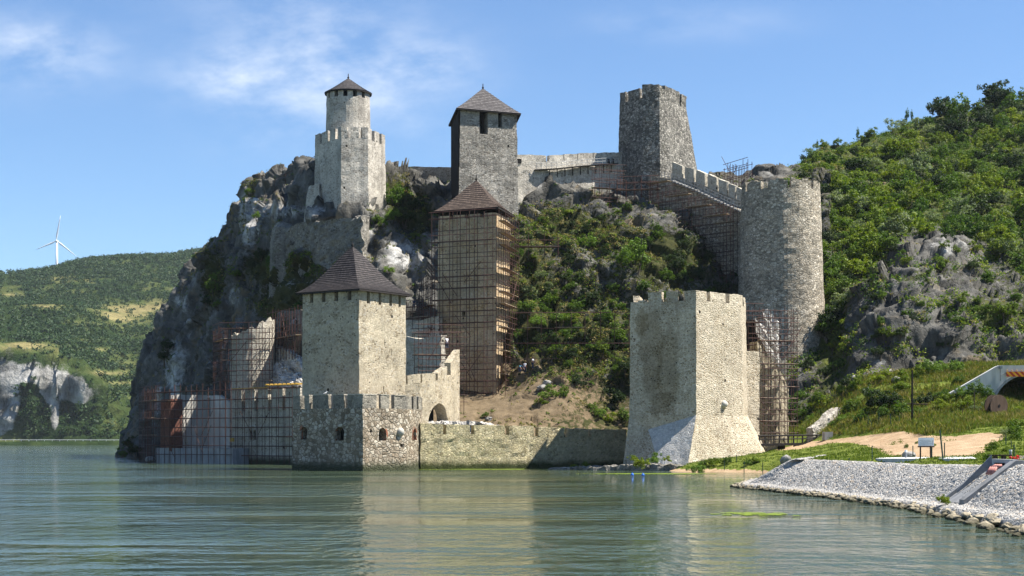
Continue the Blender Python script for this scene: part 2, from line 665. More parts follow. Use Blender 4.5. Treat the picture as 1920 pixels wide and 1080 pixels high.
def plain(name, col, rough=.8, var=.25, scale=6., metal=0., bump=.0, spec=.25, streak=False):
    m, t, b = new_mat(name)
    co = t.node('ShaderNodeTexCoord').outputs['Object']
    if streak:
        co = t.mapping(co, scale=(1, 1, .2))
    n = t.noise(co, scale, 5, .65)
    r = t.node('ShaderNodeObjectInfo').outputs['Random']
    c = t.mix(1.0, col, t.ramp(n, [(.3, 1 - var), (.7, 1 + var)]), 'MULTIPLY')
    c = t.mix(1.0, c, t.ramp(r, [(0, 1 - var * .5), (1, 1 + var * .5)]), 'MULTIPLY')
    t.put(b.inputs['Base Color'], c)
    if bump:
        t.put(b.inputs['Normal'], t.bump(n, bump, .05))
    b.inputs['Roughness'].default_value = rough
    b.inputs['Metallic'].default_value = metal
    b.inputs['Specular IOR Level'].default_value = spec
    return m


M['rust'] = plain('rusty_steel_tube', (.070, .033, .026), .7, .5, 3)
M['plank'] = plain('scaffold_plank', (.30, .235, .155), .9, .4, 2)
M['darkwood'] = plain('dark_boarding', (.022, .019, .017), .9, .4, 4, streak=True)
M['void'] = plain('dark_interior', (.012, .011, .010), 1.0, .1)  # near-black colour stands in for the unlit depth behind openings
M['brick'] = plain('red_brick', (.26, .105, .06), .9, .45, 9, bump=.5)
M['redblock'] = plain('red_clay_block', (.155, .068, .048), .9, .4, 3)
M['concrete'] = plain('pale_concrete', (.50, .475, .42), .9, .3, 1.2, bump=.3, streak=True)
M['grey_concrete'] = plain('grey_concrete', (.47, .465, .445), .9, .22, 1.0, bump=.2, streak=True)
M['dark_concrete'] = plain('weathered_concrete', (.27, .27, .265), .9, .35, 1.4, bump=.2, streak=True)
M['yellow'] = plain('yellow_timber', (.40, .25, .05), .7, .25, 3)
M['ball'] = plain('stone_ball', (.42, .40, .35), .9, .3, 5, bump=.4)
M['turbine'] = plain('white_turbine_paint', (.80, .82, .84), .5, .03, 1)
M['white_paint'] = plain('white_panel', (.72, .74, .76), .6, .12, 4)
M['blackmetal'] = plain('black_steel', (.02, .02, .02), .5, .2)
M['greymetal'] = plain('grey_steel', (.20, .21, .22), .5, .2)
M['greenpost'] = plain('green_steel_post', (.025, .055, .038), .6, .3)
M['blackwood'] = plain('black_tarred_wood', (.012, .010, .009), .8, .4, 3, streak=True)
M['brownwood'] = plain('brown_wood', (.07, .045, .03), .8, .4, 3, streak=True)
M['buoy'] = plain('blue_plastic', (.02, .13, .55), .35, .05)
M['pipe'] = plain('pink_hose', (.45, .20, .17), .6, .2)
M['yellowmoss'] = plain('yellow_moss', (.22, .17, .02), .95, .5, 6)
M['skin'] = plain('skin', (.38, .22, .15), .7, .05)
M['hair'] = plain('dark_hair', (.02, .015, .012), .8, .1)
M['shirt_white'] = plain('white_shirt', (.68, .68, .70), .9, .05)
M['shirt_blue'] = plain('light_blue_shirt', (.12, .42, .62), .9, .05)
M['trousers'] = plain('dark_blue_trousers', (.035, .05, .09), .9, .1)
M['white_plumage'] = plain('white_plumage', (.75, .75, .73), .8, .05)
M['bark'] = plain('bark', (.085, .068, .05), .95, .4, 5, streak=True)
M['red_flower'] = plain('red_petals', (.55, .03, .03), .8, .2)
M['white_flower'] = plain('white_petals', (.75, .68, .66), .8, .1)


def shingle_mat(name, c0, c1, c2, rows=1.0):
    m, t, b = new_mat(name)
    uv = t.node('ShaderNodeUVMap', uv_map='slope').outputs[0]
    br = t.node('ShaderNodeTexBrick')
    t.put(br.inputs['Vector'], uv)
    br.offset = .5
    br.inputs['Color1'].default_value = (0, 0, 0, 1)
    br.inputs['Color2'].default_value = (1, 1, 1, 1)
    br.inputs['Mortar'].default_value = (.5, .5, .5, 1)
    br.inputs['Scale'].default_value = 1.0
    br.inputs['Mortar Size'].default_value = .018
    br.inputs['Mortar Smooth'].default_value = .2
    br.inputs['Bias'].default_value = 0
    br.inputs['Brick Width'].default_value = .26
    br.inputs['Row Height'].default_value = .36
    co = t.node('ShaderNodeTexCoord').outputs['Object']
    n = t.noise(co, .5, 4, .6)
    f = t.math('ADD', t.math('MULTIPLY', br.outputs['Color'], .6), t.math('MULTIPLY', n, .5), clamp=True)
    c = t.ramp(f, [(.1, c0), (.5, c1), (.9, c2)])
    c = t.mix(br.outputs['Fac'], c, (.008, .007, .007))
    t.put(b.inputs['Base Color'], c)
    t.put(b.inputs['Normal'], t.bump(t.math('SUBTRACT', t.math('MULTIPLY', br.outputs['Color'], .4), br.outputs['Fac']), .6, .04))
    b.inputs['Roughness'].default_value = .75
    return m


M['sh_dark'] = shingle_mat('dark_wood_shingles', (.020, .017, .017), (.036, .031, .031), (.066, .056, .053))
M['sh_brown'] = shingle_mat('brown_wood_shingles', (.06, .042, .033), (.10, .072, .055), (.15, .11, .085))
M['sh_grey'] = shingle_mat('grey_wood_shingles', (.05, .045, .046), (.085, .078, .078), (.13, .12, .118))


def leaf_mat(name, c0, c1, c2, trans=.35):
    m, t, b = new_mat(name)
    geo = t.node('ShaderNodeNewGeometry')
    oi = t.node('ShaderNodeObjectInfo').outputs['Random']
    f = t.math('ADD', t.math('MULTIPLY', geo.outputs['Random Per Island'], .65), t.math('MULTIPLY', oi, .35))
    c = t.ramp(f, [(.1, c0), (.5, c1), (.9, c2)])
    t.put(b.inputs['Base Color'], c)
    b.inputs['Roughness'].default_value = .6
    b.inputs['Specular IOR Level'].default_value = .2
    tr = t.node('ShaderNodeBsdfTranslucent')
    t.put(tr.inputs[0], t.mix(1.0, c, (1.25, 1.35, .55), 'MULTIPLY'))
    mx = t.node('ShaderNodeMixShader')
    mx.inputs[0].default_value = trans
    t.put(mx.inputs[1], b.outputs[0])
    t.put(mx.inputs[2], tr.outputs[0])
    t.put(t.n['Material Output'].inputs[0], mx.outputs[0])
    return m


M['leaf_yellow'] = leaf_mat('leaves_yellow_green', (.060, .105, .006), (.112, .165, .008), (.195, .222, .014))
M['leaf_mid'] = leaf_mat('leaves_mid_green', (.030, .072, .006), (.062, .118, .009), (.11, .16, .014))
M['leaf_dark'] = leaf_mat('leaves_dark_green', (.012, .028, .008), (.024, .044, .012), (.042, .064, .016))
M['leaf_silver'] = leaf_mat('leaves_silver_green', (.085, .125, .055), (.15, .19, .09), (.23, .26, .14))
M['leaf_bright'] = leaf_mat('leaves_bright_green', (.065, .12, .012), (.10, .17, .018), (.15, .22, .03))
M['leaf_far'] = leaf_mat('leaves_far_wood', (.016, .040, .012), (.030, .060, .014), (.052, .080, .020), .2)
M['grass_dry'] = leaf_mat('grass_dry', (.16, .13, .04), (.24, .19, .065), (.32, .26, .10), .3)
M['grass_olive'] = leaf_mat('grass_olive', (.07, .085, .012), (.12, .125, .02), (.19, .17, .035), .3)
M['grass_green'] = leaf_mat('grass_green', (.06, .10, .012), (.105, .15, .018), (.17, .19, .03), .3)
M['algae'] = leaf_mat('algae', (.10, .15, .012), (.15, .20, .018), (.20, .24, .028), .1)


def rock_cols(t, co, warm=.0):
    """grey limestone: pale faces, dark cracks and streaks"""
    n1 = t.noise(co, .22, 6, .68)
    n2 = t.noise(t.mapping(co, scale=(1, 1, .3)), .55, 5, .7)
    c = t.ramp(t.math('ADD', t.math('MULTIPLY', n1, .55), t.math('MULTIPLY', n2, .45)),
               [(.30, (.020, .020, .017)), (.43, (.060, .058, .051)), (.55, (.120, .116, .104)), (.68, (.22, .212, .19))])
    pale = t.ramp(t.math('ADD', t.math('MULTIPLY', n1, .4), t.math('MULTIPLY', t.noise(co, .8, 5, .7), .6)), [(.34, (.07, .068, .062)), (.46, (.26, .255, .24)), (.62, (.52, .51, .48))])
    c = t.mix(t.sstep(t.math('ADD', t.attr('pale'), t.math('MULTIPLY', t.math('SUBTRACT', t.noise(co, .35, 5, .7), .5), 1.3)), .30, .62), c, pale)
    crack = t.vor(t.vmath('ADD', t.mapping(co, scale=(1, 1, .55)), t.noise(co, .9, 3, out=1)), .62, 'DISTANCE_TO_EDGE')
    ck = t.math('MULTIPLY', t.math('SUBTRACT', 1.0, t.sstep(crack, .0, .06)), t.math('MULTIPLY', t.sstep(t.noise(t.mapping(co, loc=(5, 5, 1)), .35, 3), .5, .62), .8))
    c = t.mix(ck, c, (.045, .043, .04))
    och = t.math('MULTIPLY', t.sstep(t.noise(t.mapping(co, loc=(9, 4, 2)), .16, 4), .58, .70), .55)
    c = t.mix(och, c, (.20, .15, .085))
    return c, t.math('ADD', t.math('MULTIPLY', t.noise(co, 1.1, 6, .7), 1.0), t.math('MULTIPLY', ck, -.3))


def ground_mat(name, veg_a, veg_b, soil_a, soil_b, bright=1.0):
    """rock / soil / low growth, mixed by the attributes 'veg' and 'soil'"""
    m, t, b = new_mat(name)
    co = t.node('ShaderNodeTexCoord').outputs['Object']
    rc, rh = rock_cols(t, co)
    if bright != 1:
        rc = t.mix(1.0, rc, (bright, bright, bright), 'MULTIPLY')
    nv = t.noise(co, .8, 5, .7)
    veg = t.ramp(nv, [(.32, veg_a), (.68, veg_b)])
    so = t.ramp(t.noise(co, .7, 6, .7), [(.3, soil_a), (.7, soil_b)])
    brk = t.math('MULTIPLY', t.math('SUBTRACT', t.noise(co, 1.2, 5, .7), .5), 1.1)
    ms = t.sstep(t.math('ADD', t.attr('soil'), brk), .42, .58)
    mv = t.sstep(t.math('ADD', t.attr('veg'), brk), .42, .58)
    c = t.mix(ms, rc, so)
    c = t.mix(mv, c, veg)
    t.put(b.inputs['Base Color'], c)
    rock_only = t.math('SUBTRACT', 1.0, t.math('MULTIPLY', t.math('MAXIMUM', ms, mv), .75))
    h = t.math('ADD', t.math('MULTIPLY', rh, rock_only), t.math('MULTIPLY', t.noise(co, 4.5, 4, .7), .22))
    t.put(b.inputs['Normal'], t.bump(h, .75, .55))
    b.inputs['Specular IOR Level'].default_value = .1
    b.inputs['Roughness'].default_value = .95
    return m


M['crag'] = ground_mat('castle_crag', (.018, .024, .007), (.056, .056, .020), (.085, .062, .036), (.20, .152, .095))
M['hill'] = ground_mat('wooded_hill_ground', (.026, .036, .008), (.075, .085, .018), (.11, .085, .048), (.22, .18, .115))
M['bank'] = ground_mat('grass_bank_ground', (.070, .105, .014), (.155, .175, .03), (.27, .18, .10), (.43, .315, .20))


def far_mat():
    m, t, b = new_mat('far_hill_ground')
    co = t.node('ShaderNodeTexCoord').outputs['Object']
    n = t.math('ADD', t.math('MULTIPLY', t.attr('dry'), .75), t.math('MULTIPLY', t.noise(co, .03, 6, .65), .25))
    g = t.ramp(n, [(.16, (.022, .038, .013)), (.30, (.045, .065, .020)), (.50, (.10, .11, .04)), (.72, (.22, .19, .085))])
    g = t.mix(1.0, g, t.ramp(t.noise(co, .09, 5, .7), [(.3, .7), (.7, 1.25)]), 'MULTIPLY')
    r1 = t.noise(t.mapping(co, scale=(1, 1, .35)), .045, 7, .72)
    rk = t.ramp(r1, [(.36, (.035, .036, .03)), (.47, (.20, .197, .183)), (.62, (.46, .45, .42))])
    mr = t.sstep(t.math('ADD', t.attr('rock'), t.math('MULTIPLY', t.math('SUBTRACT', t.noise(co, .06, 5, .7), .5), .8)), .40, .56)
    c = t.mix(mr, g, rk)
    t.put(b.inputs['Base Color'], c)
    t.put(b.inputs['Normal'], t.bump(t.noise(co, .07, 7, .72), .8, 9.0))
    b.inputs['Roughness'].default_value = 1.0
    b.inputs['Specular IOR Level'].default_value = .0
    return m


M['far'] = far_mat()


def water_mat():
    m, t, b = new_mat('river_water')
    co = t.node('ShaderNodeTexCoord').outputs['Object']
    b.inputs['Base Color'].default_value = (.042, .070, .046, 1)
    n = t.noise(t.mapping(co, scale=(1, 1, 1)), .05, 3)
    t.put(b.inputs['Base Color'], t.ramp(n, [(.35, (.036, .062, .040)), (.65, (.056, .074, .036))]))
    b.inputs['Roughness'].default_value = .04
    b.inputs['IOR'].default_value = 1.333
    b.inputs['Specular IOR Level'].default_value = .5
    rip = t.noise(t.mapping(co, rot=(0, 0, R(14)), scale=(1.5, .85, 1)), .85, 4, .62)
    fine = t.noise(t.mapping(co, rot=(0, 0, R(-10)), scale=(1.2, .9, 1)), 2.6, 3, .6)
    swell = t.noise(t.mapping(co, rot=(0, 0, R(8)), scale=(1.9, .78, 1)), .42, 3, .55)
    gust = t.ramp(t.noise(t.mapping(co, scale=(.5, 1.6, 1)), .035, 4, .6), [(.40, .22), (.60, 1.15)])
    h = t.math('MULTIPLY', t.math('ADD', t.math('MULTIPLY', swell, .95), t.math('ADD', t.math('MULTIPLY', rip, .40), t.math('MULTIPLY', fine, .17))), gust)
    t.put(b.inputs['Normal'], t.bump(h, 1.0, .50))
    return m


M['water'] = water_mat()


def riprap_mat():
    m, t, b = new_mat('stone_pitching')
    co = t.node('ShaderNodeTexCoord').outputs['Object']
    cv = t.vmath('ADD', t.mapping(co, scale=(1.5, 1, 1.2), rot=(R(35), 0, 0)), t.vmath('MULTIPLY', t.noise(co, 4, 3, out=1), (.25, .25, .25)))
    sp = t.node('ShaderNodeSeparateColor')
    t.put(sp.inputs[0], t.vor(cv, 3.7, 'F1', 'Color'))
    edge = t.vor(cv, 3.7, 'DISTANCE_TO_EDGE')
    c = t.ramp(sp.outputs[0], [(.0, (.17, .165, .155)), (.3, (.44, .425, .395)), (.6, (.30, .295, .285)), (.82, (.53, .51, .47)), (1, (.45, .36, .26))])
    c = t.mix(1.0, c, t.ramp(t.noise(co, 9, 4, .7), [(.3, .75), (.7, 1.2)]), 'MULTIPLY')
    c = t.mix(1.0, c, t.ramp(t.noise(co, .35, 4, .7), [(.3, .8), (.7, 1.12)]), 'MULTIPLY')
    c = t.mix(t.sstep(edge, .01, .10), (.30, .29, .265), c)
    z = t.node('ShaderNodeSeparateXYZ')
    t.put(z.inputs[0], t.node('ShaderNodeNewGeometry').outputs['Position'])
    wet = t.sstep(t.math('ADD', z.outputs[2], t.math('MULTIPLY', t.noise(co, 1.5, 4, .7), -.5)), -.22, .08)
    c = t.mix(wet, (.075, .062, .035), c)
    t.put(b.inputs['Base Color'], c)
    t.put(b.inputs['Normal'], t.bump(t.math('ADD', t.sstep(edge, 0, .25), t.math('MULTIPLY', t.noise(co, 6, 4, .7), .6)), .8, .09))
    b.inputs['Roughness'].default_value = .9
    return m


M['riprap'] = riprap_mat()


def boulder_mat(name, top, low, z0, z1):
    m, t, b = new_mat(name)
    co = t.node('ShaderNodeTexCoord').outputs['Object']
    ps = t.node('ShaderNodeNewGeometry').outputs['Position']
    z = t.node('ShaderNodeSeparateXYZ')
    t.put(z.inputs[0], ps)
    c = t.mix(1.0, top, t.ramp(t.noise(ps, 3, 5, .7), [(.3, .6), (.7, 1.3)]), 'MULTIPLY')
    f = t.sstep(t.math('ADD', z.outputs[2], t.math('MULTIPLY', t.noise(ps, 2.2, 4), -.3)), z0, z1)
    c = t.mix(f, low, c)
    t.put(b.inputs['Base Color'], c)
    t.put(b.inputs['Normal'], t.bump(t.noise(ps, 5, 5, .7), .6, .12))
    b.inputs['Roughness'].default_value = .85
    return m


M['boulder'] = boulder_mat('shore_boulder', (.36, .31, .22), (.045, .042, .022), -.12, .22)
M['boulder_pale'] = boulder_mat('pale_boulder', (.27, .258, .235), (.26, .245, .22), -5, -4)


def chevron_mat():
    m, t, b = new_mat('chevron_sign')
    co = t.node('ShaderNodeTexCoord').outputs['Object']
    s_ = t.node('ShaderNodeSeparateXYZ')
    t.put(s_.inputs[0], co)
    q = t.math('ADD', t.math('ABSOLUTE', s_.outputs[0]), t.math('MULTIPLY', s_.outputs[2], -1.0))
    k = t.math('GREATER_THAN', t.math('FRACT', t.math('MULTIPLY', q, 1.45)), .5)
    t.put(b.inputs['Base Color'], t.mix(k, (.42, .03, .015), (.80, .33, .02)))
    b.inputs['Roughness'].default_value = .5
    return m


M['chevron'] = chevron_mat()
# ---------------------------------------------------------------- water
mb = MB()
mb.grid((-1500, -60, 0), (1500, -60, 0), (1500, 1330, 0), (-1500, 1330, 0), 200)
structure(mb.build('river_water', M['water']), 'wide grey green river with long soft ripples')


# ---------------------------------------------------------------- terrain
def net_of(rows):
    """rows of (px, py or ('z', z), Y, veg, soil) -> world control net"""
    out = []
    for r in rows:
        o = []
        for px, py, Y, vg, sl in r:
            z = py[1] if isinstance(py, tuple) else ZZ(py, Y)
            o.append((XX(px, Y), Y, z, vg, sl))
        out.append(o)
    return np.array(out)


def Z(z):
    return ('z', z)


def crag_disp(p, n, ch):
    rk = np.clip(1.15 - ch[:, 1] * .95, .12, 1)[:, None]      # loose soil is smoother than rock
    d = 3.0 * (fbm(p * (1, 1, .6) / 12, 3, 5) - .5) * 2
    q = np.stack([p[:, 0], p[:, 1], p[:, 2] * .55], 1)
    wp = q + 2.2 * np.stack([fbm(p / 4, 3, 90 + k) - .5 for k in range(3)], 1)
    _, val, fac = worley(wp / 3.6, 21)
    d += 1.7 * (val - .5) + 3.4 * fac
    _, val, fac = worley(wp / 1.35, 33)
    d += (.38 * (val - .5) + .8 * fac) * np.clip(2.2 * fbm(p / 9, 2, 140) - .6, .15, 1)
    d += .7 * (fbm(q / 5, 4, 44, True) - .6)
    # bedding: ledges along tilted strata and steep fracture planes across them
    s1 = (p @ np.array([.32, .15, .93])) / 4.4 + 1.6 * fbm(p / 11, 3, 151)
    s2 = (p @ np.array([.90, .25, -.28])) / 2.4 + 2.2 * fbm(p / 9, 3, 157)
    saw = lambda q_: (q_ - np.floor(q_)) - np.clip(((q_ - np.floor(q_)) - .72) / .28, 0, 1) ** 2 * (3 - 2 * np.clip(((q_ - np.floor(q_)) - .72) / .28, 0, 1)) - .3
    bed = np.clip(2.4 * fbm(p / 14, 2, 163) - .7, 0, 1)
    d += (1.2 * saw(s1) + .6 * saw(s2)) * bed
    d += .30 * (fbm(p / .9, 2, 61) - .5)
    out = p + n * d[:, None] * rk
    out[:, 2] += .25 * (fbm(p / 1.2, 2, 71) - .5)
    return out


W0, W1 = Z(-2.5), Z(.0)
rows = [
    # toe under the water
    [(235, W0, 420, 0, 0), (232, W0, 351, 0, 0), (262, W0, 318, 0, 0), (400, W0, 291, 0, 0), (500, W0, 271, 0, 0), (600, W0, 249, 0, 0), (700, W0, 231, 0, 0), (780, W0, 223, 0, 0), (865, W0, 219, 0, 1), (960, W0, 218, 0, 1), (1060, W0, 221, 0, 1), (1160, W0, 224, 0, 1), (1260, W0, 225, 0, 0), (1380, W0, 221, 0, 0), (1490, W0, 227, 0, 0), (1560, W0, 225, 0, 0)],
    [(240, W1, 421, .1, 0), (237, W1, 352, .2, 0), (262, W1, 320, 0, 0), (400, W1, 293, 0, 0), (500, Z(.5), 273, 0, 0), (600, Z(1), 251, 0, 0), (700, Z(2), 233, 0, 0), (780, Z(2.5), 225, 0, .6), (865, Z(4), 221, .1, 1), (960, Z(4.0), 220, .35, .9), (1060, Z(3.6), 222, .5, .75), (1160, Z(3.2), 225, .5, .8), (1260, Z(3), 226, .5, .5), (1380, Z(2.6), 224, .5, .5), (1490, Z(3), 232, .55, .2), (1560, Z(5), 229, .7, .3)],
    [(262, 735, 425, 0, 0), (276, 735, 350, .1, 0), (310, 735, 319, .1, 0), (410, 735, 294, 0, 0), (500, 725, 276, 0, 0), (600, 700, 256, 0, 0), (700, 690, 249, 0, 0), (780, 690, 242, .1, .5), (860, 742, 238, 0, 1), (960, 738, 236, .1, 1), (1060, 735, 231, .35, .85), (1160, 735, 234, .55, .6), (1260, 735, 235, .5, .5), (1380, 740, 238, .5, .4), (1490, 712, 246, .55, .1), (1560, 702, 242, .6, .3)],
    [(285, 660, 425, 0, 0), (298, 660, 347, .1, 0), (330, 665, 319, .25, 0), (418, 670, 296, 0, 0), (500, 665, 277, 0, 0), (600, 650, 255, 0, 0), (700, 640, 255, 0, 0), (780, 640, 248, .1, .3), (860, 694, 245, .1, .8), (960, 690, 240, .35, .8), (1060, 690, 236, .5, .55), (1160, 690, 236, .55, .4), (1260, 690, 237, .5, .4), (1380, 690, 242, .5, .3), (1490, 668, 256, .55, .1), (1560, 645, 250, .5, .3)],
    [(320, 595, 425, 0, 0), (324, 592, 345, .1, 0), (350, 605, 319, .1, 0), (428, 610, 298, .1, 0), (505, 610, 275, .35, 0), (600, 598, 255.5, .3, .1), (700, 585, 250, .2, 0), (780, 585, 255, .15, 0), (860, 620, 247, .2, .3), (960, 625, 243, .62, .2), (1060, 625, 243, .6, .2), (1160, 625, 243, .6, .2), (1260, 640, 243, .5, .2), (1380, 640, 247, .5, .2), (1490, 600, 266, .55, .1), (1560, 590, 261, .5, .1)],
    [(350, 525, 425, .1, 0), (358, 525, 340, .15, 0), (388, 530, 319, .3, 0), (443, 530, 303, .35, 0), (512, 532, 281, .45, .15), (600, 535, 264, .45, .3), (700, 520, 256, .1, 0), (780, 515, 263, .25, 0), (860, 540, 255, .3, 0), (960, 550, 251, .6, .1), (1060, 545, 252, .5, .1), (1160, 545, 252, .5, .1), (1260, 560, 253, .5, .1), (1380, 560, 257, .5, .1), (1490, 530, 272, .5, .1), (1560, 520, 270, .5, .1)],
    [(385, 476, 420, .2, 0), (396, 476, 335, .3, 0), (420, 475, 319, .4, 0), (462, 470, 307, .3, 0), (522, 482, 283, .4, .1), (600, 492, 268.5, .35, .2), (700, 470, 262, .15, 0), (780, 455, 269, .3, 0), (860, 480, 260, .2, 0), (960, 470, 258, .4, 0), (1060, 465, 260, .4, .1), (1160, 465, 260, .4, .1), (1260, 475, 261, .5, .1), (1380, 500, 266, .4, 0), (1490, 470, 290, .5, .1), (1560, 450, 288, .5, .1)],
    [(440, 437, 410, .2, 0), (440, 437, 328, .3, 0), (453, 425, 319, .1, 0), (474, 420, 310, .1, 0), (530, 424, 283, .2, 0), (610, 430, 274, .1, 0), (700, 420, 269, .35, 0), (780, 400, 274, .35, 0), (860, 420, 265, .1, 0), (960, 420, 263, .3, 0), (1060, 420, 265, .45, 0), (1160, 424, 266, .35, 0), (1260, 430, 268, .3, 0), (1380, 465, 274, .3, 0), (1490, 420, 305, .5, .1), (1560, 400, 305, .5, .1)],
    [(452, 392, 400, .1, 0), (449, 390, 324, .15, 0), (468, 374, 317, .1, 0), (488, 368, 312, .1, 0), (545, 352, 302, .1, 0), (600, 396, 270, 0, 0), (690, 398, 269, .2, 0), (760, 362, 281, .3, 0), (855, 385, 272, .1, 0), (965, 395, 268, .15, 0), (1050, 376, 271, .2, 0), (1165, 386, 274, .2, 0), (1240, 392, 277, .2, 0), (1370, 430, 284, .2, 0), (1490, 380, 325, .5, .1), (1560, 360, 325, .5, .1)],
    [(480, 366, 390, .1, 0), (478, 364, 328, .2, 0), (490, 350, 321, .1, 0), (512, 336, 316, .1, 0), (562, 316, 306, .1, 0), (622, 318, 290, 0, 0), (705, 318, 289, .1, 0), (752, 330, 290, .3, 0), (855, 366, 282, .1, 0), (965, 372, 277, .1, 0), (1022, 350, 277, .1, 0), (1165, 376, 283, .1, 0), (1240, 382, 285, .1, 0), (1370, 415, 294, .1, 0), (1490, 352, 345, .5, .1), (1560, 330, 345, .5, .1)],
]
back = []
for (px, py, Y, vg, sl) in rows[-1]:
    back.append((px, Z(ZZ(py, Y) - 14), Y + 50, .4, .2))
rows.append(back)
crag = Surf(net_of(rows), .42, crag_disp)


def zone(S, zones, base):
    """raise a cover channel inside ellipses given where the photo shows that cover"""
    a = base.copy()
    for px, py, rx, ry, amt in zones:
        d = ((S.px - px) / rx) ** 2 + ((S.py - py) / ry) ** 2
        a = a + amt * np.exp(-d * 1.1)
    return np.clip(a, -.5, 1.2)


crag_veg = zone(crag, [(400, 535, 22, 55, .5), (500, 495, 40, 25, .4), (545, 500, 50, 22, .4), (735, 360, 30, 45, .4), (790, 400, 40, 50, .4), (470, 390, 15, 20, .15),
                       (580, 560, 50, 30, .2), (520, 575, 50, 40, .25), (315, 660, 20, 40, .3), (1000, 570, 40, 50, .3), (1100, 640, 70, 40, .2), (760, 490, 40, 20, -.3), (1180, 395, 30, 20, -.3), (1000, 450, 60, 60, .25), (1250, 480, 70, 40, .35), (1060, 400, 60, 30, .3), (1130, 440, 60, 30, .25), (1150, 395, 40, 20, .2)], crag.ch[:, 0] - .0)
crag_soil = zone(crag, [(1010, 720, 90, 40, .4), (930, 770, 60, 30, .4), (600, 505, 70, 25, .3)], crag.ch[:, 1])
crag_pale = zone(crag, [(540, 560, 45, 60, .8), (465, 415, 16, 55, .9), (325, 690, 25, 40, .6), (340, 560, 16, 30, .35), (760, 480, 50, 35, .8), (690, 440, 12, 20, .7), (520, 390, 60, 25, .55), (590, 400, 30, 15, .5), (720, 420, 15, 30, .5), (640, 500, 60, 25, .35), (1010, 345, 22, 22, .55), (1150, 520, 25, 20, .25), (1000, 735, 40, 20, .4), (1510, 720, 15, 60, .35), (380, 640, 14, 30, .25), (330, 690, 12, 70, .45), (352, 600, 9, 50, .4), (420, 640, 9, 50, .35), (296, 745, 9, 40, .4), (392, 700, 10, 40, .4), (440, 560, 12, 40, .35), (365, 520, 10, 20, .4)], np.where(crag.px < 520, .10, .0))
crag.mesh('castle_rock', M['crag'], {'veg': crag_veg, 'soil': crag_soil, 'pale': crag_pale}, smooth=False)['label'] = 'steep grey limestone rock rising under the castle'

# the wooded hillside on the right with its grey cliff
rows = [
    [(1330, Z(1.), 240, .6, 0), (1400, Z(1.), 234, .6, 0), (1440, Z(1.), 229, .6, 0), (1500, Z(1.5), 220, .6, 0), (1560, Z(2), 215, .6, 0), (1620, Z(4), 213, .6, 0), (1700, Z(5), 211, .6, 0), (1780, Z(6), 211, .6, 0), (1860, Z(7), 211, .6, 0), (1940, Z(7), 211, .6, 0), (2060, Z(7), 211, .6, 0)],
    [(1330, 726, 248, .5, 0), (1400, 720, 244, .5, 0), (1440, 720, 240, .4, 0), (1500, 712, 241, .3, 0), (1560, 710, 235, .4, .1), (1620, 705, 229, .3, .1), (1700, 695, 228, .1, 0), (1780, 690, 228, 0, 0), (1860, 680, 229, 0, 0), (1940, 676, 229, 0, 0), (2060, 670, 229, 0, 0)],
    [(1330, 661, 258, .5, 0), (1400, 655, 254, .5, 0), (1440, 660, 257, .4, 0), (1500, 660, 254, .35, 0), (1560, 650, 247, .45, .2), (1620, 640, 235, .2, .1), (1700, 640, 232, .05, 0), (1780, 640, 232, 0, 0), (1860, 640, 233, .1, 0), (1940, 640, 233, .1, 0), (2060, 640, 233, .1, 0)],
    [(1330, 606, 266, .5, 0), (1400, 600, 262, .5, 0), (1440, 600, 266, .5, 0), (1500, 590, 266, .45, 0), (1560, 585, 259, .5, .2), (1620, 585, 243, .2, 0), (1700, 585, 237, .1, 0), (1780, 590, 237, .1, 0), (1860, 595, 238, .35, 0), (1940, 600, 238, .3, 0), (2060, 600, 240, .3, 0)],
    [(1330, 546, 278, .5, 0), (1400, 540, 274, .5, 0), (1440, 540, 274, .5, 0), (1500, 535, 270, .5, 0), (1560, 530, 266, .5, 0), (1620, 535, 254, .25, 0), (1700, 530, 245, .1, 0), (1780, 535, 247, .2, 0), (1860, 540, 250, .3, 0), (1940, 540, 250, .4, 0), (2060, 540, 252, .4, 0)],
    [(1330, 476, 296, .5, 0), (1400, 470, 292, .5, 0), (1440, 470, 290, .5, 0), (1500, 470, 288, .5, .1), (1560, 470, 286, .5, .1), (1620, 478, 278, .5, .1), (1700, 475, 264, .05, 0), (1780, 465, 264, .0, 0), (1860, 490, 270, .3, .1), (1940, 490, 270, .4, .2), (2060, 490, 272, .4, .2)],
    [(1330, 406, 320, .5, 0), (1400, 400, 316, .5, 0), (1440, 400, 314, .5, 0), (1500, 400, 312, .5, .2), (1560, 400, 312, .5, .2), (1620, 410, 308, .5, .3), (1700, 415, 300, .5, .4), (1780, 420, 298, .5, .3), (1860, 430, 300, .5, .4), (1940, 430, 300, .5, .4), (2060, 430, 300, .5, .4)],
    [(1330, 356, 339, .4, 0), (1400, 350, 335, .4, 0), (1440, 345, 334, .3, 0), (1500, 350, 334, .4, .2), (1560, 350, 336, .45, .3), (1620, 350, 338, .45, .4), (1700, 350, 338, .45, .4), (1780, 350, 338, .45, .5), (1860, 350, 340, .5, .4), (1940, 350, 340, .5, .4), (2060, 350, 340, .5, .4)],
    [(1330, 332, 350, .3, 0), (1400, 342, 346, .3, 0), (1440, 336, 345, .1, 0), (1500, 324, 350, .4, .2), (1560, 315, 358, .5, .2), (1620, 300, 370, .5, .2), (1700, 285, 380, .5, .3), (1780, 275, 388, .5, .3), (1860, 270, 394, .5, .4), (1940, 265, 398, .5, .4), (2060, 260, 400, .5, .4)],
    [(1330, 328, 360, .3, 0), (1400, 338, 356, .3, 0), (1440, 332, 356, .1, 0), (1500, 320, 366, .4, .2), (1560, 294, 380, .5, .2), (1620, 272, 396, .5, .2), (1700, 245, 418, .5, .3), (1780, 228, 430, .4, .3), (1860, 202, 448, .4, .4), (1940, 192, 456, .5, .4), (2060, 165, 470, .5, .4)],
]
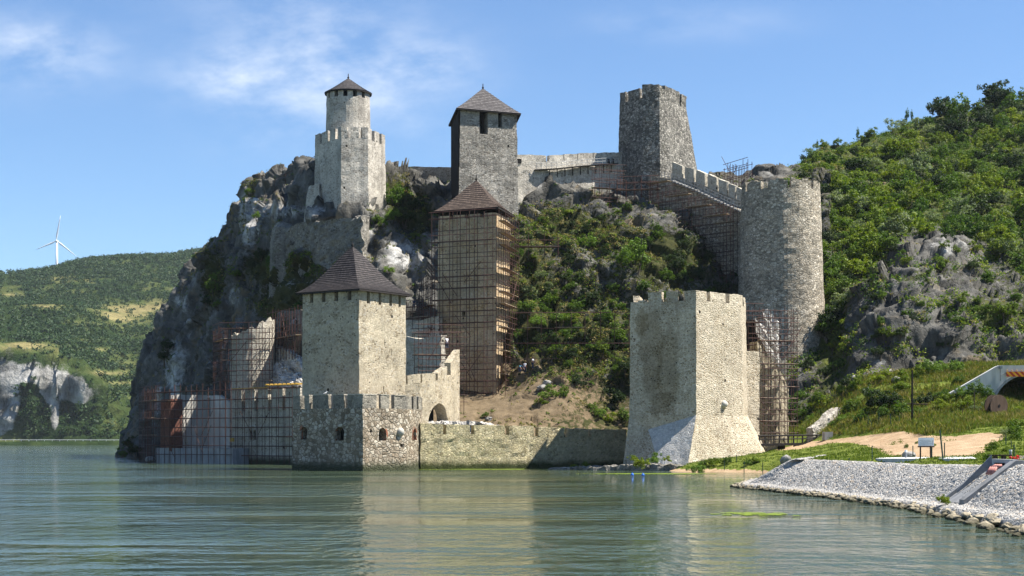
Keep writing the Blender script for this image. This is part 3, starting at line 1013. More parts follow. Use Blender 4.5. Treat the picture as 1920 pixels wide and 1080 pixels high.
back = [(px, Z(ZZ(py, Y) - 12), Y + 60, .4, .2) for (px, py, Y, vg, sl) in rows[-1]]
rows.append(back)


def hill_disp(p, n, ch):
    rk = np.clip(1.1 - ch[:, 0] * .9 - ch[:, 1] * .4, .25, 1)[:, None]
    return p + (crag_disp(p + 50, n, ch * 0) - p - 50) * rk


hill = Surf(net_of(rows), .62, hill_disp)
hill_veg = zone(hill, [(1780, 455, 60, 25, -.35), (1700, 610, 100, 40, -.1), (1850, 590, 60, 25, .35), (1720, 520, 50, 20, .3), (1640, 540, 30, 50, .3), (1800, 500, 60, 15, .3), (1660, 345, 40, 20, -.2), (1640, 420, 40, 20, -.2), (1810, 240, 20, 20, -.4), (1440, 322, 30, 12, -.4), (1560, 640, 30, 70, .25)], hill.ch[:, 0] + .1)
hill_soil = zone(hill, [(1660, 345, 40, 14, .2), (1760, 410, 40, 18, .2), (1900, 370, 30, 20, .2), (1590, 700, 20, 40, .3)], hill.ch[:, 1])
hill_pale = zone(hill, [(1780, 460, 70, 25, .6), (1700, 560, 60, 50, .3), (1660, 345, 30, 15, .5), (1440, 322, 30, 14, .5), (1600, 620, 40, 60, .25), (1890, 640, 40, 30, .25), (1650, 680, 20, 20, .5), (1770, 530, 40, 30, .3)], hill.ch[:, 0] * 0 - .1)
hill.mesh('wooded_hillside', M['hill'], {'veg': hill_veg, 'soil': hill_soil, 'pale': hill_pale}, smooth=False)['label'] = 'steep hillside with a grey cliff below green scrub'

# ---------------------------------------------------------------- the bank on the right: lawn, mound, track and weedy slope
BP = [  # (px, py, Y)  seen ground points
    (1262, 886, 190), (1300, 868, 197), (1330, 884, 190), (1400, 884, 186), (1445, 884, 180), (1440, 848, 200), (1370, 858, 198), (1500, 838, 198), (1560, 829, 202), (1620, 830, 190), (1650, 842, 172),
    (1480, 858, 180), (1430, 862, 190), (1560, 850, 170), (1680, 856, 152), (1500, 861, 140), (1500, 863, 124), (1600, 862, 112), (1600, 858, 130), (1700, 863, 100), (1700, 857, 122), (1800, 864, 92), (1800, 857, 112), (1900, 868, 80), (1900, 862, 95), (2000, 868, 76),
    (1700, 832, 160), (1600, 826, 192), (1780, 832, 150), (1740, 813, 172), (1860, 822, 150), (1900, 858, 108), (1915, 815, 128), (1990, 800, 132), (1960, 850, 105),
    (1480, 846, 214), (1530, 822, 216), (1440, 846, 216), (1600, 795, 203), (1700, 796, 188), (1540, 805, 218), (1580, 765, 218), (1650, 755, 208), (1720, 750, 202), (1800, 755, 190), (1840, 785, 178), (1900, 778, 182), (1960, 775, 184), (2060, 770, 186),
    (1600, 712, 226), (1700, 700, 221), (1760, 712, 208), (1820, 735, 193), (1780, 690, 224), (1920, 680, 224), (2060, 680, 224), (1500, 800, 225),
    (1880, 765, 187), (1920, 768, 194), (2000, 766, 196),
]
pts = [(XX(a, c), c, ZZ(b, c)) for a, b, c in BP]
pts += [(10, 200, -3), (15, 190, -2.), (22, 182, -1.6), (27, 172, -1.8), (21, 158, -1.8), (15, 140, -2.5), (14, 110, -3), (16, 80, -3), (10, 220, -3), (120, 100, 5), (120, 150, 7), (120, 200, 12), (90, 80, 4), (60, 60, 3), (24, 55, 2.7), (28, 238, 3), (25, 10, 2.8), (70, 0, 3), (110, 30, 4)]
pts = np.array(pts)


class RBF:
    def __init__(s, p):
        s.p = p[:, :2]
        n = len(p)
        d = np.linalg.norm(s.p[:, None] - s.p[None], axis=-1)
        A = np.zeros((n + 3, n + 3))
        A[:n, :n] = d + 0 + np.eye(n) * -.6
        A[:n, n] = 1
        A[:n, n + 1:] = s.p
        A[n:, :n] = A[:n, n:].T
        s.w = np.linalg.solve(A, np.concatenate([p[:, 2], np.zeros(3)]))

    def __call__(s, q):
        d = np.linalg.norm(q[:, None] - s.p[None], axis=-1)
        n = len(s.p)
        return d @ s.w[:n] + s.w[n] + q @ s.w[n + 1:]


rbf = RBF(pts)
# embankment lines: waterline, berm and top, all (px, Y)
EL = [(1455, 168), (1405, 143), (1380, 127.5), (1383, 125), (1430, 119), (1500, 109), (1560, 102), (1620, 95), (1680, 89), (1740, 81), (1800, 74.5), (1860, 69), (1920, 63.5), (2060, 54), (2300, 45)]
EW = np.array([(XX(a, b), b) for a, b in EL] + [(20.7, 30), (21.3, 12), (22, -14)])
ET = np.array([(XX(1540, 160), 160), (XX(1512, 140), 140), (XX(1490, 126), 126), (XX(1484, 122), 122)] + [(x + 3.6 + .25 * k / 10, y + 2.2) for k, (x, y) in enumerate(EW[4:])])


def top_x(Y):
    o = np.argsort(ET[:, 1])
    return np.interp(Y, ET[o, 1], ET[o, 0])


NX, NY = 210, 400
gx = np.linspace(10, 92, NX)
gy = np.linspace(-14, 236, NY)
GX, GY = np.meshgrid(gx, gy)
q = np.stack([GX.ravel(), GY.ravel()], 1)
z = np.concatenate([rbf(c) for c in np.array_split(q, 12)])
p3 = np.column_stack([q, z])
z = z + (fbm(p3 / 7, 3, 201) - .5) * .8 * np.clip((q[:, 1] - 120) / 40, .05, 1) + (fbm(p3 / 1.3, 3, 203) - .5) * .22
tx = top_x(q[:, 1])
low = (q[:, 1] < 162) & (q[:, 0] < tx + .5)
z = np.where(low, np.minimum(z, 2.15 - (tx + .5 - q[:, 0]) * 1.6), z)


class Ground(Surf):
    def __init__(s, p, shape):
        s.p = p
        s.shape = shape
        s.nrm = s.normals(p.reshape(*shape, 3)).reshape(-1, 3)
        s.proj()


bank = Ground(np.column_stack([q, z]), (NY, NX))


def in_poly(px, py, poly):
    r = np.zeros(len(px), bool)
    n = len(poly)
    for k in range(n):
        x0, y0 = poly[k]
        x1, y1 = poly[(k + 1) % n]
        c = ((y0 > py) != (y1 > py)) & (px < (x1 - x0) * (py - y0) / ((y1 - y0) or 1e-9) + x0)
        r ^= c
    return r


DIRT = [(1440, 846), (1520, 828), (1575, 823), (1640, 815), (1690, 809), (1740, 816), (1790, 818), (1850, 811), (1880, 815), (1872, 826), (1845, 840), (1835, 857), (1700, 859), (1668, 853), (1640, 840), (1600, 830), (1560, 830), (1500, 842)]
dirt = in_poly(bank.px, bank.py, DIRT) & (bank.p[:, 1] > 104) & (bank.p[:, 1] < 222)
dm_ = dirt.reshape(NY, NX).astype(float)
for _ in range(2):
    dm_ = (dm_ + np.roll(dm_, 1, 0) + np.roll(dm_, -1, 0) + np.roll(dm_, 1, 1) + np.roll(dm_, -1, 1)) / 5
dirt = dm_.ravel()
shore = ((bank.p[:, 2] < .32) & (bank.p[:, 1] > 150)).astype(float)
bveg = np.clip(1.05 - dirt * 1.3 - shore * .8, -.2, 1)
bveg = zone(bank, [(1760, 822, 40, 8, .5), (1680, 830, 22, 9, .5), (1900, 830, 40, 20, -.35)], bveg)
bank.ch = np.stack([bveg, np.ones_like(bveg)], 1)
bank.mesh('grass_bank', M['bank'], {'veg': bveg, 'soil': np.ones_like(bveg)})['label'] = 'green grassy bank with a sandy track across it'

# the stone-pitched embankment
nE = len(EW)
inn = np.zeros_like(EW)
for k in range(nE):
    a = EW[max(0, k - 1)]
    b = EW[min(nE - 1, k + 1)]
    d = (b - a) / np.linalg.norm(b - a)
    inn[k] = (-d[1], d[0])              # points up the bank
net = []
for kind in range(7):
    r = []
    for k in range(nE):
        wv, tv, iv = EW[k], ET[k], inn[k]
        f = np.clip((92 - wv[1]) / 30, 0, 1)
        zt = 2.2 + .5 * f
        bw = 1.25
        if kind == 0:
            xy, zz_ = wv - iv * .7, -1.2
        elif kind == 1:
            xy, zz_ = wv, -.1
        elif kind == 2:
            xy, zz_ = wv + iv * .45, .30 + .2 * f
        elif kind == 3:
            xy, zz_ = wv + iv * bw, .42 + .30 * f
        elif kind == 4:
            xy, zz_ = wv + iv * bw * .93 + (tv - wv - iv * bw) * .5, .42 + .3 * f + (zt - .42 - .3 * f) * .5
        elif kind == 5:
            xy, zz_ = tv, zt
        else:
            g = tv - wv
            xy, zz_ = tv + g / np.linalg.norm(g) * .9, zt + .03
        r.append((xy[0], xy[1], zz_, 0, 0))
    net.append(r)
net = np.array(net)
# rows run from water to top; columns from far to near: flip so normals face the river
net = net[:, ::1]


def rip_disp(p, n, ch):
    _, val, fac = worley(p * (1, .75, 1) / .30, 301)
    d = .035 * (val - .5) + .07 * fac
    d = d + .10 * (fbm(p / 2.2, 3, 305) - .5) + .03 * (fbm(p / .2, 2, 307) - .5)
    return p + n * d[:, None]


emb = Surf(net, .15, rip_disp, .12)
emb.mesh('stone_embankment', M['riprap'], smooth=False)['label'] = 'pale grey stone pitched embankment sloping into the river'

# ---------------------------------------------------------------- the far bank
fr = []
PXF = [-1400, -500, 0, 60, 110, 165, 240, 300, 400, 520, 700]
def frow(pys, Ys, rock):
    return [(px, py, Y, rk, 0) for px, py, Y, rk in zip(PXF, pys, Ys, rock)]
k11 = [0] * 11
fr.append(frow([Z(-4)] * 11, [1305] * 11, k11))
fr.append(frow([Z(3)] * 11, [1318] * 11, k11))
fr.append(frow([Z(4)] * 11, [1334] * 11, k11))
fr.append(frow([775, 770, 765, 765, 775, 770, 795, 800, 800, 800, 800], [1352, 1350, 1348, 1346, 1350, 1352, 1375, 1385] + [1400] * 3, [.7, .8, .95, .85, .95, .75, .75, .7, .2, 0, 0]))
fr.append(frow([690, 690, 684, 688, 702, 722, 765, 770, 770, 770, 770], [1385, 1380, 1372, 1375, 1378, 1375, 1420, 1440] + [1460] * 3, [.6, .7, .95, .9, .95, .85, .55, .35, .1, 0, 0]))
fr.append(frow([660, 660, 658, 660, 672, 690, 735, 735, 735, 735, 735], [1450, 1450, 1450, 1450, 1450, 1460, 1500, 1520] + [1540] * 3, [0, 0, .1, .1, .1, .1, .1, .1, 0, 0, 0]))
fr.append(frow([615, 615, 612, 612, 618, 630, 660, 660, 655, 650, 650], [1620] * 11, k11))
fr.append(frow([570, 570, 568, 568, 566, 570, 585, 590, 590, 590, 590], [1850] * 11, k11))
fr.append(frow([540, 540, 535, 532, 528, 522, 525, 530, 535, 530, 530], [2080] * 11, [0, 0, 0, 0, 0, 0, .15, .35, .1, 0, 0]))
fr.append(frow([522, 522, 518, 516, 511, 492, 485, 480, 472, 462, 465], [2260, 2260, 2260, 2260, 2270, 2330, 2380, 2420, 2550, 2650, 2700], k11))
fr.append([(px, Z(ZZ(py, Y) - 60), Y + 300, 0, 0) for (px, py, Y, _, _) in fr[-1]])


def far_disp(p, n, ch):
    d = 10 * (fbm(p / 160, 4, 401) - .5) * 2 * np.clip((p[:, 2] - 4) / 40, 0, 1)
    rk = np.clip(ch[:, 0], 0, 1)
    qq = p * (1, 1, .45)
    _, v1, f1_ = worley(qq / 26 + fbm(qq / 30, 3, 417)[:, None] * .8, 419)
    d = d + rk * (34 * (fbm(qq / 48, 5, 411, True) - .55) + 14 * (fbm(qq / 13, 4, 415, True) - .5) + 14 * (v1 - .5) + 22 * f1_)
    return p + n * d[:, None]


farS = Surf(net_of(fr), 4.5, far_disp)
far_rock = zone(farS, [(70, 780, 22, 40, -.75), (120, 790, 18, 30, -.45), (30, 700, 20, 8, -.4), (140, 770, 14, 12, -.3), (270, 740, 30, 20, .2), (8, 765, 22, 70, .75), (45, 700, 40, 14, .6), (112, 722, 36, 22, .8), (104, 785, 10, 40, .75), (150, 742, 18, 16, .6), (88, 745, 12, 25, .4)], farS.ch[:, 0] * .35)
far_dry = zone(farS, [(235, 590, 75, 22, .85), (300, 565, 30, 20, .4), (50, 650, 60, 13, .9), (100, 525, 60, 6, .6), (75, 575, 30, 6, .6), (205, 700, 45, 6, .7), (235, 718, 35, 6, .7), (20, 552, 30, 5, .5), (215, 800, 35, 12, .5), (170, 530, 15, 8, .4), (190, 655, 25, 5, .5)], farS.ch[:, 0] * 0 + .05)
far_dry = np.clip(far_dry + (fbm(farS.p / 38, 5, 430) - .5) * 1.3, 0, 1)
farS.mesh('far_hill', M['far'], {'rock': far_rock, 'dry': far_dry})['label'] = 'distant wooded hill with dry meadows beyond the river'
# ---------------------------------------------------------------- castle builders
def corners(spec):
    return [(XX(px, Y), Y) for px, Y in spec]


def at_z(xy, z):
    return [Vector((x, y, z)) for x, y in xy]


def scale_about(xy, k):
    cx = sum(p[0] for p in xy) / len(xy)
    cy = sum(p[1] for p in xy) / len(xy)
    return [(cx + (x - cx) * k, cy + (y - cy) * k) for x, y in xy]


class Face:
    """one vertical face of a tower, from corner a to corner b (left to right seen from outside)"""

    def __init__(s, a, b):
        s.a = Vector((a[0], a[1]))
        s.b = Vector((b[0], b[1]))
        s.L = (s.b - s.a).length
        s.u = (s.b - s.a).normalized()
        s.n = Vector((s.u.y, -s.u.x))       # outward

    def pt(s, d, out, z):
        p = s.a + s.u * d + s.n * out
        return Vector((p.x, p.y, z))

    def at_px(s, px):
        """distance along the face of the vertical seen at px"""
        k = (px - 960) / F
        den = s.u.x - k * s.u.y
        return (k * s.a.y - s.a.x) / den

    def block(s, mb, d0, d1, o0, o1, z0, z1, res=9):
        bot = [s.pt(d0, o1, z0), s.pt(d1, o1, z0), s.pt(d1, o0, z0), s.pt(d0, o0, z0)]
        top = [s.pt(d0, o1, z1), s.pt(d1, o1, z1), s.pt(d1, o0, z1), s.pt(d0, o0, z1)]
        mb.hexa(bot, top, res)

    def arch(s, mb, d0, d1, o0, o1, z0, z1, n=9):
        """round-headed block: z1 is the crown"""
        r = (d1 - d0) / 2
        zs = z1 - r
        prof = [(d0, z0), (d1, z0)] + [((d0 + d1) / 2 + r * math.cos(math.pi * k / n), zs + r * math.sin(math.pi * k / n)) for k in range(n + 1)]
        m = len(prof)
        vs = [s.pt(d, o1, z) for d, z in prof] + [s.pt(d, o0, z) for d, z in prof]
        fs = [tuple(range(m)), tuple(reversed(range(m, 2 * m)))] + [((k + 1) % m, k, k + m, (k + 1) % m + m) for k in range(m)]
        mb.add(vs, fs)

    def arch_ring(s, mb, d0, d1, o0, o1, z0, z1, wd, n=10):
        r = (d1 - d0) / 2
        zs = z1 - r
        c = (d0 + d1) / 2
        inn_ = [(d1, z0)] + [(c + r * math.cos(math.pi * k / n), zs + r * math.sin(math.pi * k / n)) for k in range(n + 1)] + [(d0, z0)]
        R_ = r + wd
        out_ = [(d1 + wd, z0)] + [(c + R_ * math.cos(math.pi * k / n), zs + R_ * math.sin(math.pi * k / n)) for k in range(n + 1)] + [(d0 - wd, z0)]
        for k in range(len(inn_) - 1):
            a, b, c2, d2 = inn_[k], out_[k], out_[k + 1], inn_[k + 1]
            vs = [s.pt(q[0], o, q[1]) for o in (o1, o0) for q in (a, b, c2, d2)]
            mb.add(vs, [(0, 1, 2, 3), (7, 6, 5, 4), (1, 0, 4, 5), (2, 1, 5, 6), (3, 2, 6, 7), (0, 3, 7, 4)])


def ring_wall(mb, xy, z0, z1, th, merlons, mh, res=.8, closed=True):
    """parapet round a tower with merlons; merlons: per edge a list of (t0, t1[, top]) along that edge"""
    inn_ = [tuple(p) for p in inset(xy, th)]
    n = len(xy)
    for k in range(n):
        j = (k + 1) % n
        a, b, c, d = xy[k], xy[j], inn_[j], inn_[k]
        if z1 > z0 + .01:
            mb.hexa([(*q, z0) for q in (a, b, c, d)], [(*q, z1) for q in (a, b, c, d)], res, skip=('b', 1, 3))
        for mm in merlons.get(k, ()):
            t0, t1 = mm[:2]
            top = z1 + (mm[2] if len(mm) > 2 else mh)
            L = lambda p, q_, t_: (p[0] + (q_[0] - p[0]) * t_, p[1] + (q_[1] - p[1]) * t_)
            qd = [L(a, b, t0), L(a, b, t1), L(d, c, t1), L(d, c, t0)]
            mb.hexa([(*q, z1) for q in qd], [(*q, top) for q in qd], res * .7, skip=('b',))


def merl(face, pxs):
    """pixel spans of merlons -> fractions along a face"""
    return [(max(0, min(1, face.at_px(s_[0]) / face.L)), max(0, min(1, face.at_px(s_[1]) / face.L)), *s_[2:]) for s_ in pxs]


def pyramid_roof(name, xy_eave, ze, apex, mat, parent, courses=20, flare=.0, under=None):
    """shingled pyramid in overlapping courses, open underneath but for a soffit"""
    n = len(xy_eave)
    ax = Vector(apex)
    mb = MB()
    uvs = []

    def ring(t_, off):
        out = []
        for x, y in xy_eave:
            p = Vector((x, y, ze))
            q = p.lerp(ax, t_)
            if flare:
                q.z -= flare * math.sin(math.pi * min(1, t_)) * (1 - t_)
            d = Vector((x - ax.x, y - ax.y, 0)).normalized()
            out.append(q + d * off + Vector((0, 0, off * .6)))
        return out

    vs, fs, uv = [], [], []
    for c in range(courses):
        t0, t1 = c / courses, (c + 1) / courses
        lo = ring(t0, .055)
        hi = ring(t1, .0)
        lo_in = ring(t0, .0)
        for k in range(n):
            j = (k + 1) % n
            q = [lo[k], lo[j], hi[j], hi[k]]
            b = len(vs)
            vs += q
            fs.append((b, b + 1, b + 2, b + 3))
            e = (lo[j] - lo[k])
            mid = (xy_eave[k][0] + xy_eave[j][0]) / 2, (xy_eave[k][1] + xy_eave[j][1]) / 2
            ed = Vector((xy_eave[j][0] - xy_eave[k][0], xy_eave[j][1] - xy_eave[k][1], 0)).normalized()
            org = Vector((mid[0], mid[1], ze))
            for p_, row in ((lo[k], c), (lo[j], c), (hi[j], c + 1), (hi[k], c + 1)):
                uv.append(((p_ - org).dot(ed) + k * 7.3, row * .36))
            b = len(vs)
            vs += [lo_in[k], lo_in[j], lo[j], lo[k]]
            fs.append((b, b + 1, b + 2, b + 3))
            uv += [(0, 0), (0.1, 0), (.1, .02), (0, .02)]
    me = bpy.data.meshes.new(name)
    lp = np.array(wloc(parent))
    me.from_pydata((np.array([tuple(v_) for v_ in vs]) - lp).tolist(), [], fs)
    ul = me.uv_layers.new(name='slope')
    ul.data.foreach_set('uv', np.array(uv, np.float32).ravel())
    o = link(name, me, mat, parent)
    # eave board and soffit
    sb = MB()
    inn_ = [tuple(p) for p in inset(xy_eave, .25)]
    for k in range(n):
        j = (k + 1) % n
        a, b, c, d = xy_eave[k], xy_eave[j], inn_[j], inn_[k]
        sb.hexa([(*q, ze - .22) for q in (a, b, c, d)], [(*q, ze - .01) for q in (a, b, c, d)], 99, skip=(1, 3))
    sb.add([(*q, ze - .12) for q in inn_], [tuple(range(n))])
    eb = sb.build('eave_board', M['darkwood'], o)
    return o


def finial(parent, apex, h=.9):
    mb = MB()
    a = Vector(apex)
    mb.lathe((a.x, a.y, a.z - .3), [(.16, 0), (.13, .3), (.2, .45), (.08, .6), (.07, .3 + h), (.01, .4 + h)], 10)
    mb.build('finial', M['darkwood'], parent, smooth=True)


def slot_windows(tower, body, specs):
    """specs: (Face, px0, px1, z0, z1, arched). Cuts every opening and backs it with a near-black plate painted as its unlit inside"""
    ct = MB()
    for f, p0, p1, z0, z1, ar in specs:
        d0, d1 = f.at_px(p0), f.at_px(p1)
        (f.arch if ar else f.block)(ct, d0, d1, -1.3, .6, z0, z1)
    cut(body, ct)
    for f, p0, p1, z0, z1, ar in specs:
        d0, d1 = f.at_px(p0), f.at_px(p1)
        wb = MB()
        (f.arch if ar else f.block)(wb, d0 + .015, d1 - .015, -1.28, -1.0, z0 + .015, z1 - .015)
        wb.build('window', M['void'], tower)


def roughen(o, amp, sc_, seed=3):
    me = o.data
    n = len(me.vertices)
    a = np.zeros(n * 3)
    me.vertices.foreach_get('co', a)
    a = a.reshape(-1, 3)
    a = vdisp(a, amp, sc_, seed)
    me.vertices.foreach_set('co', a.ravel())
    me.update()


# ---------------------------------------------------------------- 1. square tower in the water with its gun bastion
hat_xy = [(-26.9 + 0, 205.349), (-19.13, 200.0), (-13.78, 207.77), (-21.55, 213.12)]    # left, near, right, back
ZB = ZZ(741, 200)
ZE = ZZ(549, 200)
loc = Vector((-20, 203, 0))
T = thing('stone_tower', 'square tower with tall dark shingle roof on an arched gun bastion in the river', 'tower', loc)
mb = MB()
mb.prism(at_z(hat_xy, ZB - 2), at_z(hat_xy, ZE + .35), .7)
body = mb.build('wall', M['hat'], T, rough=.05)
f1, f2 = Face(hat_xy[0], hat_xy[1]), Face(hat_xy[1], hat_xy[2])
zw0, zw1 = ZE - .85, ZE + .9
slot_windows(T, body, [(f1, 581, 587.5, zw0, zw1, 0), (f1, 603, 610, zw0, zw1, 0), (f1, 627, 634, zw0, zw1, 0), (f1, 651.5, 659, zw0, zw1, 0),
                       (f2, 688, 694, zw0 - .35, zw1, 0), (f2, 710, 715, zw0 - .35, zw1, 0), (f2, 730, 735, zw0 - .35, zw1, 0), (f2, 747, 752, zw0 - .35, zw1, 0),
                       (f1, 621.5, 622.7, 12.9, 13.5, 0), (f1, 616, 617.3, 17.2, 17.7, 0), (f2, 721, 722, 15.8, 16.6, 0), (f2, 734, 735, 14.6, 15.4, 0), (f2, 718.5, 720, 9.9, 10.6, 0)])
apex = Vector((XX(661, 206.5), 206.5, ZZ(462, 206.5)))
eave = [tuple(p) for p in inset(hat_xy, -.62)]
rf = pyramid_roof('roof', eave, ZE + .45, apex, M['sh_dark'], T, 24, flare=1.1)
finial(rf, apex, .45)

bas_xy = corners([(549, 200.5), (680, 194.3), (763, 200.0), (790, 205.8)]) + [(-11.9, 215), (-25.5, 212)]
bas_bot = corners([(547, 200.3), (681, 193.8), (764, 199.8), (791, 206)]) + [(-11.8, 215), (-25.7, 212)]
ZP = ZZ(766, 197)
mb = MB()
mb.prism(at_z(bas_bot, -1.5), at_z(bas_xy, ZP), .7)
bas = mb.build('bastion', M['bastion'], T, rough=.07)
g1, g2, g3 = Face(bas_xy[0], bas_xy[1]), Face(bas_xy[1], bas_xy[2]), Face(bas_xy[2], bas_xy[3])
win = [(g1, 564.5, 576.5, ZZ(824, 199.8), ZZ(800, 199.8), 1), (g1, 629, 646.5, ZZ(826, 196.7), ZZ(800, 196.7), 1), (g2, 709, 724, ZZ(826, 196), ZZ(802, 196), 1), (g3, 774, 780, ZZ(825, 202.5), ZZ(803, 202.5), 1)]
slot_windows(T, bas, win + [(g2, 692.5, 697, ZZ(811, 195), ZZ(805, 195), 0), (g2, 749, 756, ZZ(838, 198.5), ZZ(832, 198.5), 0), (g3, 784, 787, ZZ(830, 204), ZZ(815, 204), 0), (g3, 767, 769, ZZ(808, 201), ZZ(804, 201), 0)])
for f, p0, p1, z0, z1, ar in win:
    rb = MB()
    f.arch_ring(rb, f.at_px(p0), f.at_px(p1), -.35, .05, z0, z1, .26)
    rb.build('brick_surround', M['brick'], T, rough=.02, rscale=.2)
mb = MB()
ring_wall(mb, bas_xy, ZP, ZP + .02, .6, {
    0: merl(g1, [(549, 562.5), (571, 580), (586.5, 615.5), (625, 645.5), (651.5, 680)]), 1: merl(g2, [(680, 706), (713.5, 730), (739.5, 763)]),
    2: merl(g3, [(763, 771.5), (775, 781), (785, 790)]), 3: [(0, .15), (.35, .6)], 4: [(0, .2), (.4, .6)], 5: [(.2, .5)]}, 1.62, .6)
bt = mb.build('battlement', M['parapet'], T, rough=.05)
# pale coping stones on the merlons
cp = MB()
for f, spans in ((g1, [(549, 562.5), (571, 580), (586.5, 615.5), (625, 645.5), (651.5, 680)]), (g2, [(680.5, 706), (713.5, 730), (739.5, 762.5)])):
    for a, b in spans:
        f.block(cp, f.at_px(a) + .03, f.at_px(b) - .03, -.66, .05, ZP + 1.64, ZP + 1.75)
cp.build('coping', M['palewall'], bt)
sb = MB()
c = g2.pt(g2.at_px(749), .12, ZZ(809.5, 198.5))
for th in range(1):
    sb.lathe(c, [(.02, -.53)] + [(.53 * math.cos(a), .53 * math.sin(a)) for a in np.linspace(-1.45, 1.45, 10)] + [(.02, .53)], 18)
sb.build('stone_ball', M['ball'], T, rough=.03, smooth=True)

# ---------------------------------------------------------------- 2. polygonal tower at the landward end of the river wall
fx = corners([(1182, 203.2), (1305, 200), (1389.5, 206.2), (1398, 212)]) + [(XX(1340, 222), 222), (XX(1200, 217), 217)]
T = thing('stone_tower', 'pale broad polygonal stone tower with flared foot beside the grassy bank', 'tower', (22, 205, 0))
ZT, ZL = ZZ(566, 202), ZZ(779, 201)
mb = MB()
fxm = [(x, y) for x, y in corners([(1180, 203.0), (1305.5, 199.8), (1394, 206.1), (1403, 212)])] + fx[4:]
mb.prism(at_z(fxm, ZL), at_z(fx, ZT), .7, capb=False)
# flared foot
A, B, Cc, D = (Vector((*fxm[k], ZL)) for k in range(4))
E_, G_ = Vector((*fxm[4], ZL)), Vector((*fxm[5], ZL))
zb = -.6
A2 = P(1166, 0, 202.5); A2.z = zb
Gb = P(1241, 0, 198.2); Gb.z = zb
Hb = P(1287, 0, 196.6); Hb.z = zb
Cb = P(1440, 0, 206.5); Cb.z = 1.2
Db = P(1447, 0, 213); Db.z = 1.2
Eb, Bb = Vector((E_.x, E_.y, zb)), Vector((G_.x, G_.y, zb))
Pm = Vector((XX(1216, 202.3), 202.3, ZZ(806, 202.3)))
mb.add([A, A2, Gb, Pm, B], [(1, 2, 3), (0, 1, 3), (0, 3, 4)])
mb.grid(Hb, Cb, Cc, B, .7)
mb.grid(Cb, Db, D, Cc, .7)
mb.add([D, Db, Eb, E_, Bb, G_, A2, A], [(1, 2, 3, 0), (2, 4, 5, 3), (4, 6, 7, 5)])
body = mb.build('wall', M['front'], T, rough=.05)
k1, k2, k3 = Face(fx[0], fx[1]), Face(fx[1], fx[2]), Face(fx[2], fx[3])
tl = MB()
tl.add([Pm, Gb, Hb, B], [(0, 1, 2, 3)])
off = Vector((-.02, -.03, .03))
tl = MB()
tl.grid(Gb + off, Hb + off, B + off, Pm + off, .5)
tl.build('talus', M['talus'], T, rough=.05)
mb = MB()
ring_wall(mb, fx, ZT, ZT + .02, .75, {
    0: merl(k1, [(1182, 1190, -.02), (1196, 1208, .25), (1215, 1240.5), (1249, 1271), (1283.5, 1305)]) + [], 1: merl(k2, [(1305, 1325), (1331.5, 1360.5), (1368, 1389.5)]),
    2: [(.0, .3), (.55, 1.0)], 3: [(0, .3), (.5, .8)], 4: [(.1, .4), (.6, .9)], 5: [(.3, .7)]}, 1.25, .6)
mb.build('battlement', M['front'], T, rough=.06)
sb = MB()
c = k2.pt(k2.at_px(1355), .22, ZZ(758, 203.5))
sb.lathe(c, [(.02, -.5)] + [(.5 * math.cos(a), .5 * math.sin(a)) for a in np.linspace(-1.45, 1.45, 10)] + [(.02, .5)], 18)
sb.build('stone_ball', M['ball'], T, rough=.03, smooth=True)

# ---------------------------------------------------------------- 3. tall tower wrapped in scaffolding
tx_ = corners([(822, 242.2), (930, 238), (957.5, 246.5)]) + [(XX(850, 250), 250)]
txb = corners([(818, 242.2), (932, 237.6), (953, 246.5)]) + [(XX(848, 250), 250)]
T = thing('stone_tower', 'tall narrow ochre tower with brown pyramid roof caged in rusty scaffolding', 'tower', (-5, 243, 9))
zE = ZZ(404, 239)
mb = MB()
mb.prism(at_z(txb, 5), at_z(tx_, zE + .3), .8)
body = mb.build('wall', M['tall'], T, rough=.05)
h1, h2 = Face(tx_[0], tx_[1]), Face(tx_[1], tx_[2])
slot_windows(T, body, [(h1, 843, 850, zE - .3, zE + .8, 0), (h1, 871.5, 878.5, zE - .3, zE + .8, 0), (h1, 900, 907.5, zE - .3, zE + .8, 0), (h2, 938, 940.5, zE - .5, zE + .8, 0), (h2, 947, 949.5, zE - .6, zE + .8, 0),
                       (h1, 867, 873, ZZ(591, 239), ZZ(581, 239), 1), (h1, 863.5, 865, ZZ(532, 239), ZZ(528, 239), 0), (h1, 859, 860.5, ZZ(634, 239), ZZ(628, 239), 0)])
ap = Vector((XX(893, 243.5), 243.5, ZZ(338, 243.5)))
rf = pyramid_roof('roof', [tuple(p) for p in inset(tx_, -.55)], ZZ(391, 239), ap, M['sh_brown'], T, 16, flare=.5)
finial(rf, ap, .75)

# ---------------------------------------------------------------- 4. keep above it
kx = corners([(849, 277), (863, 264), (968.5, 268)]) + [(XX(955, 281), 281)]
kxb = corners([(848, 277), (858, 263.7), (975, 267.6)]) + [(XX(955, 281), 281)]
T = thing('stone_tower', 'square grey keep with pyramid roof and one dark boarded side at the castle top', 'tower', (-5, 270, 38))
zE = ZZ(211, 265)
mb = MB()
mb.prism(at_z(kxb, 30), at_z(kx, zE + .3), .8)
body = mb.build('wall', M['keep'], T, rough=.06)
q1 = Face(kx[1], kx[2])
ct = MB()
q1.block(ct, q1.at_px(899), q1.at_px(914.5), -2.0, .8, ZZ(250, 265), zE + 2)
q1.block(ct, q1.at_px(934), q1.at_px(941), -1.3, .8, ZZ(235, 265), zE + 2)
cut(body, ct)
ct = MB()
q1.block(ct, q1.at_px(904.5), q1.at_px(908.5), -30, -1.0, ZZ(249, 265), ZZ(232, 265))
cut(body, ct)
for a, b, zz_, dd in ((934.2, 940.8, ZZ(235, 265), -1.28),):
    wb = MB()
    q1.block(wb, q1.at_px(a), q1.at_px(b), dd, -1.0, zz_ + .01, zE + .2)
    wb.build('window', M['void'], T)
wb = MB()
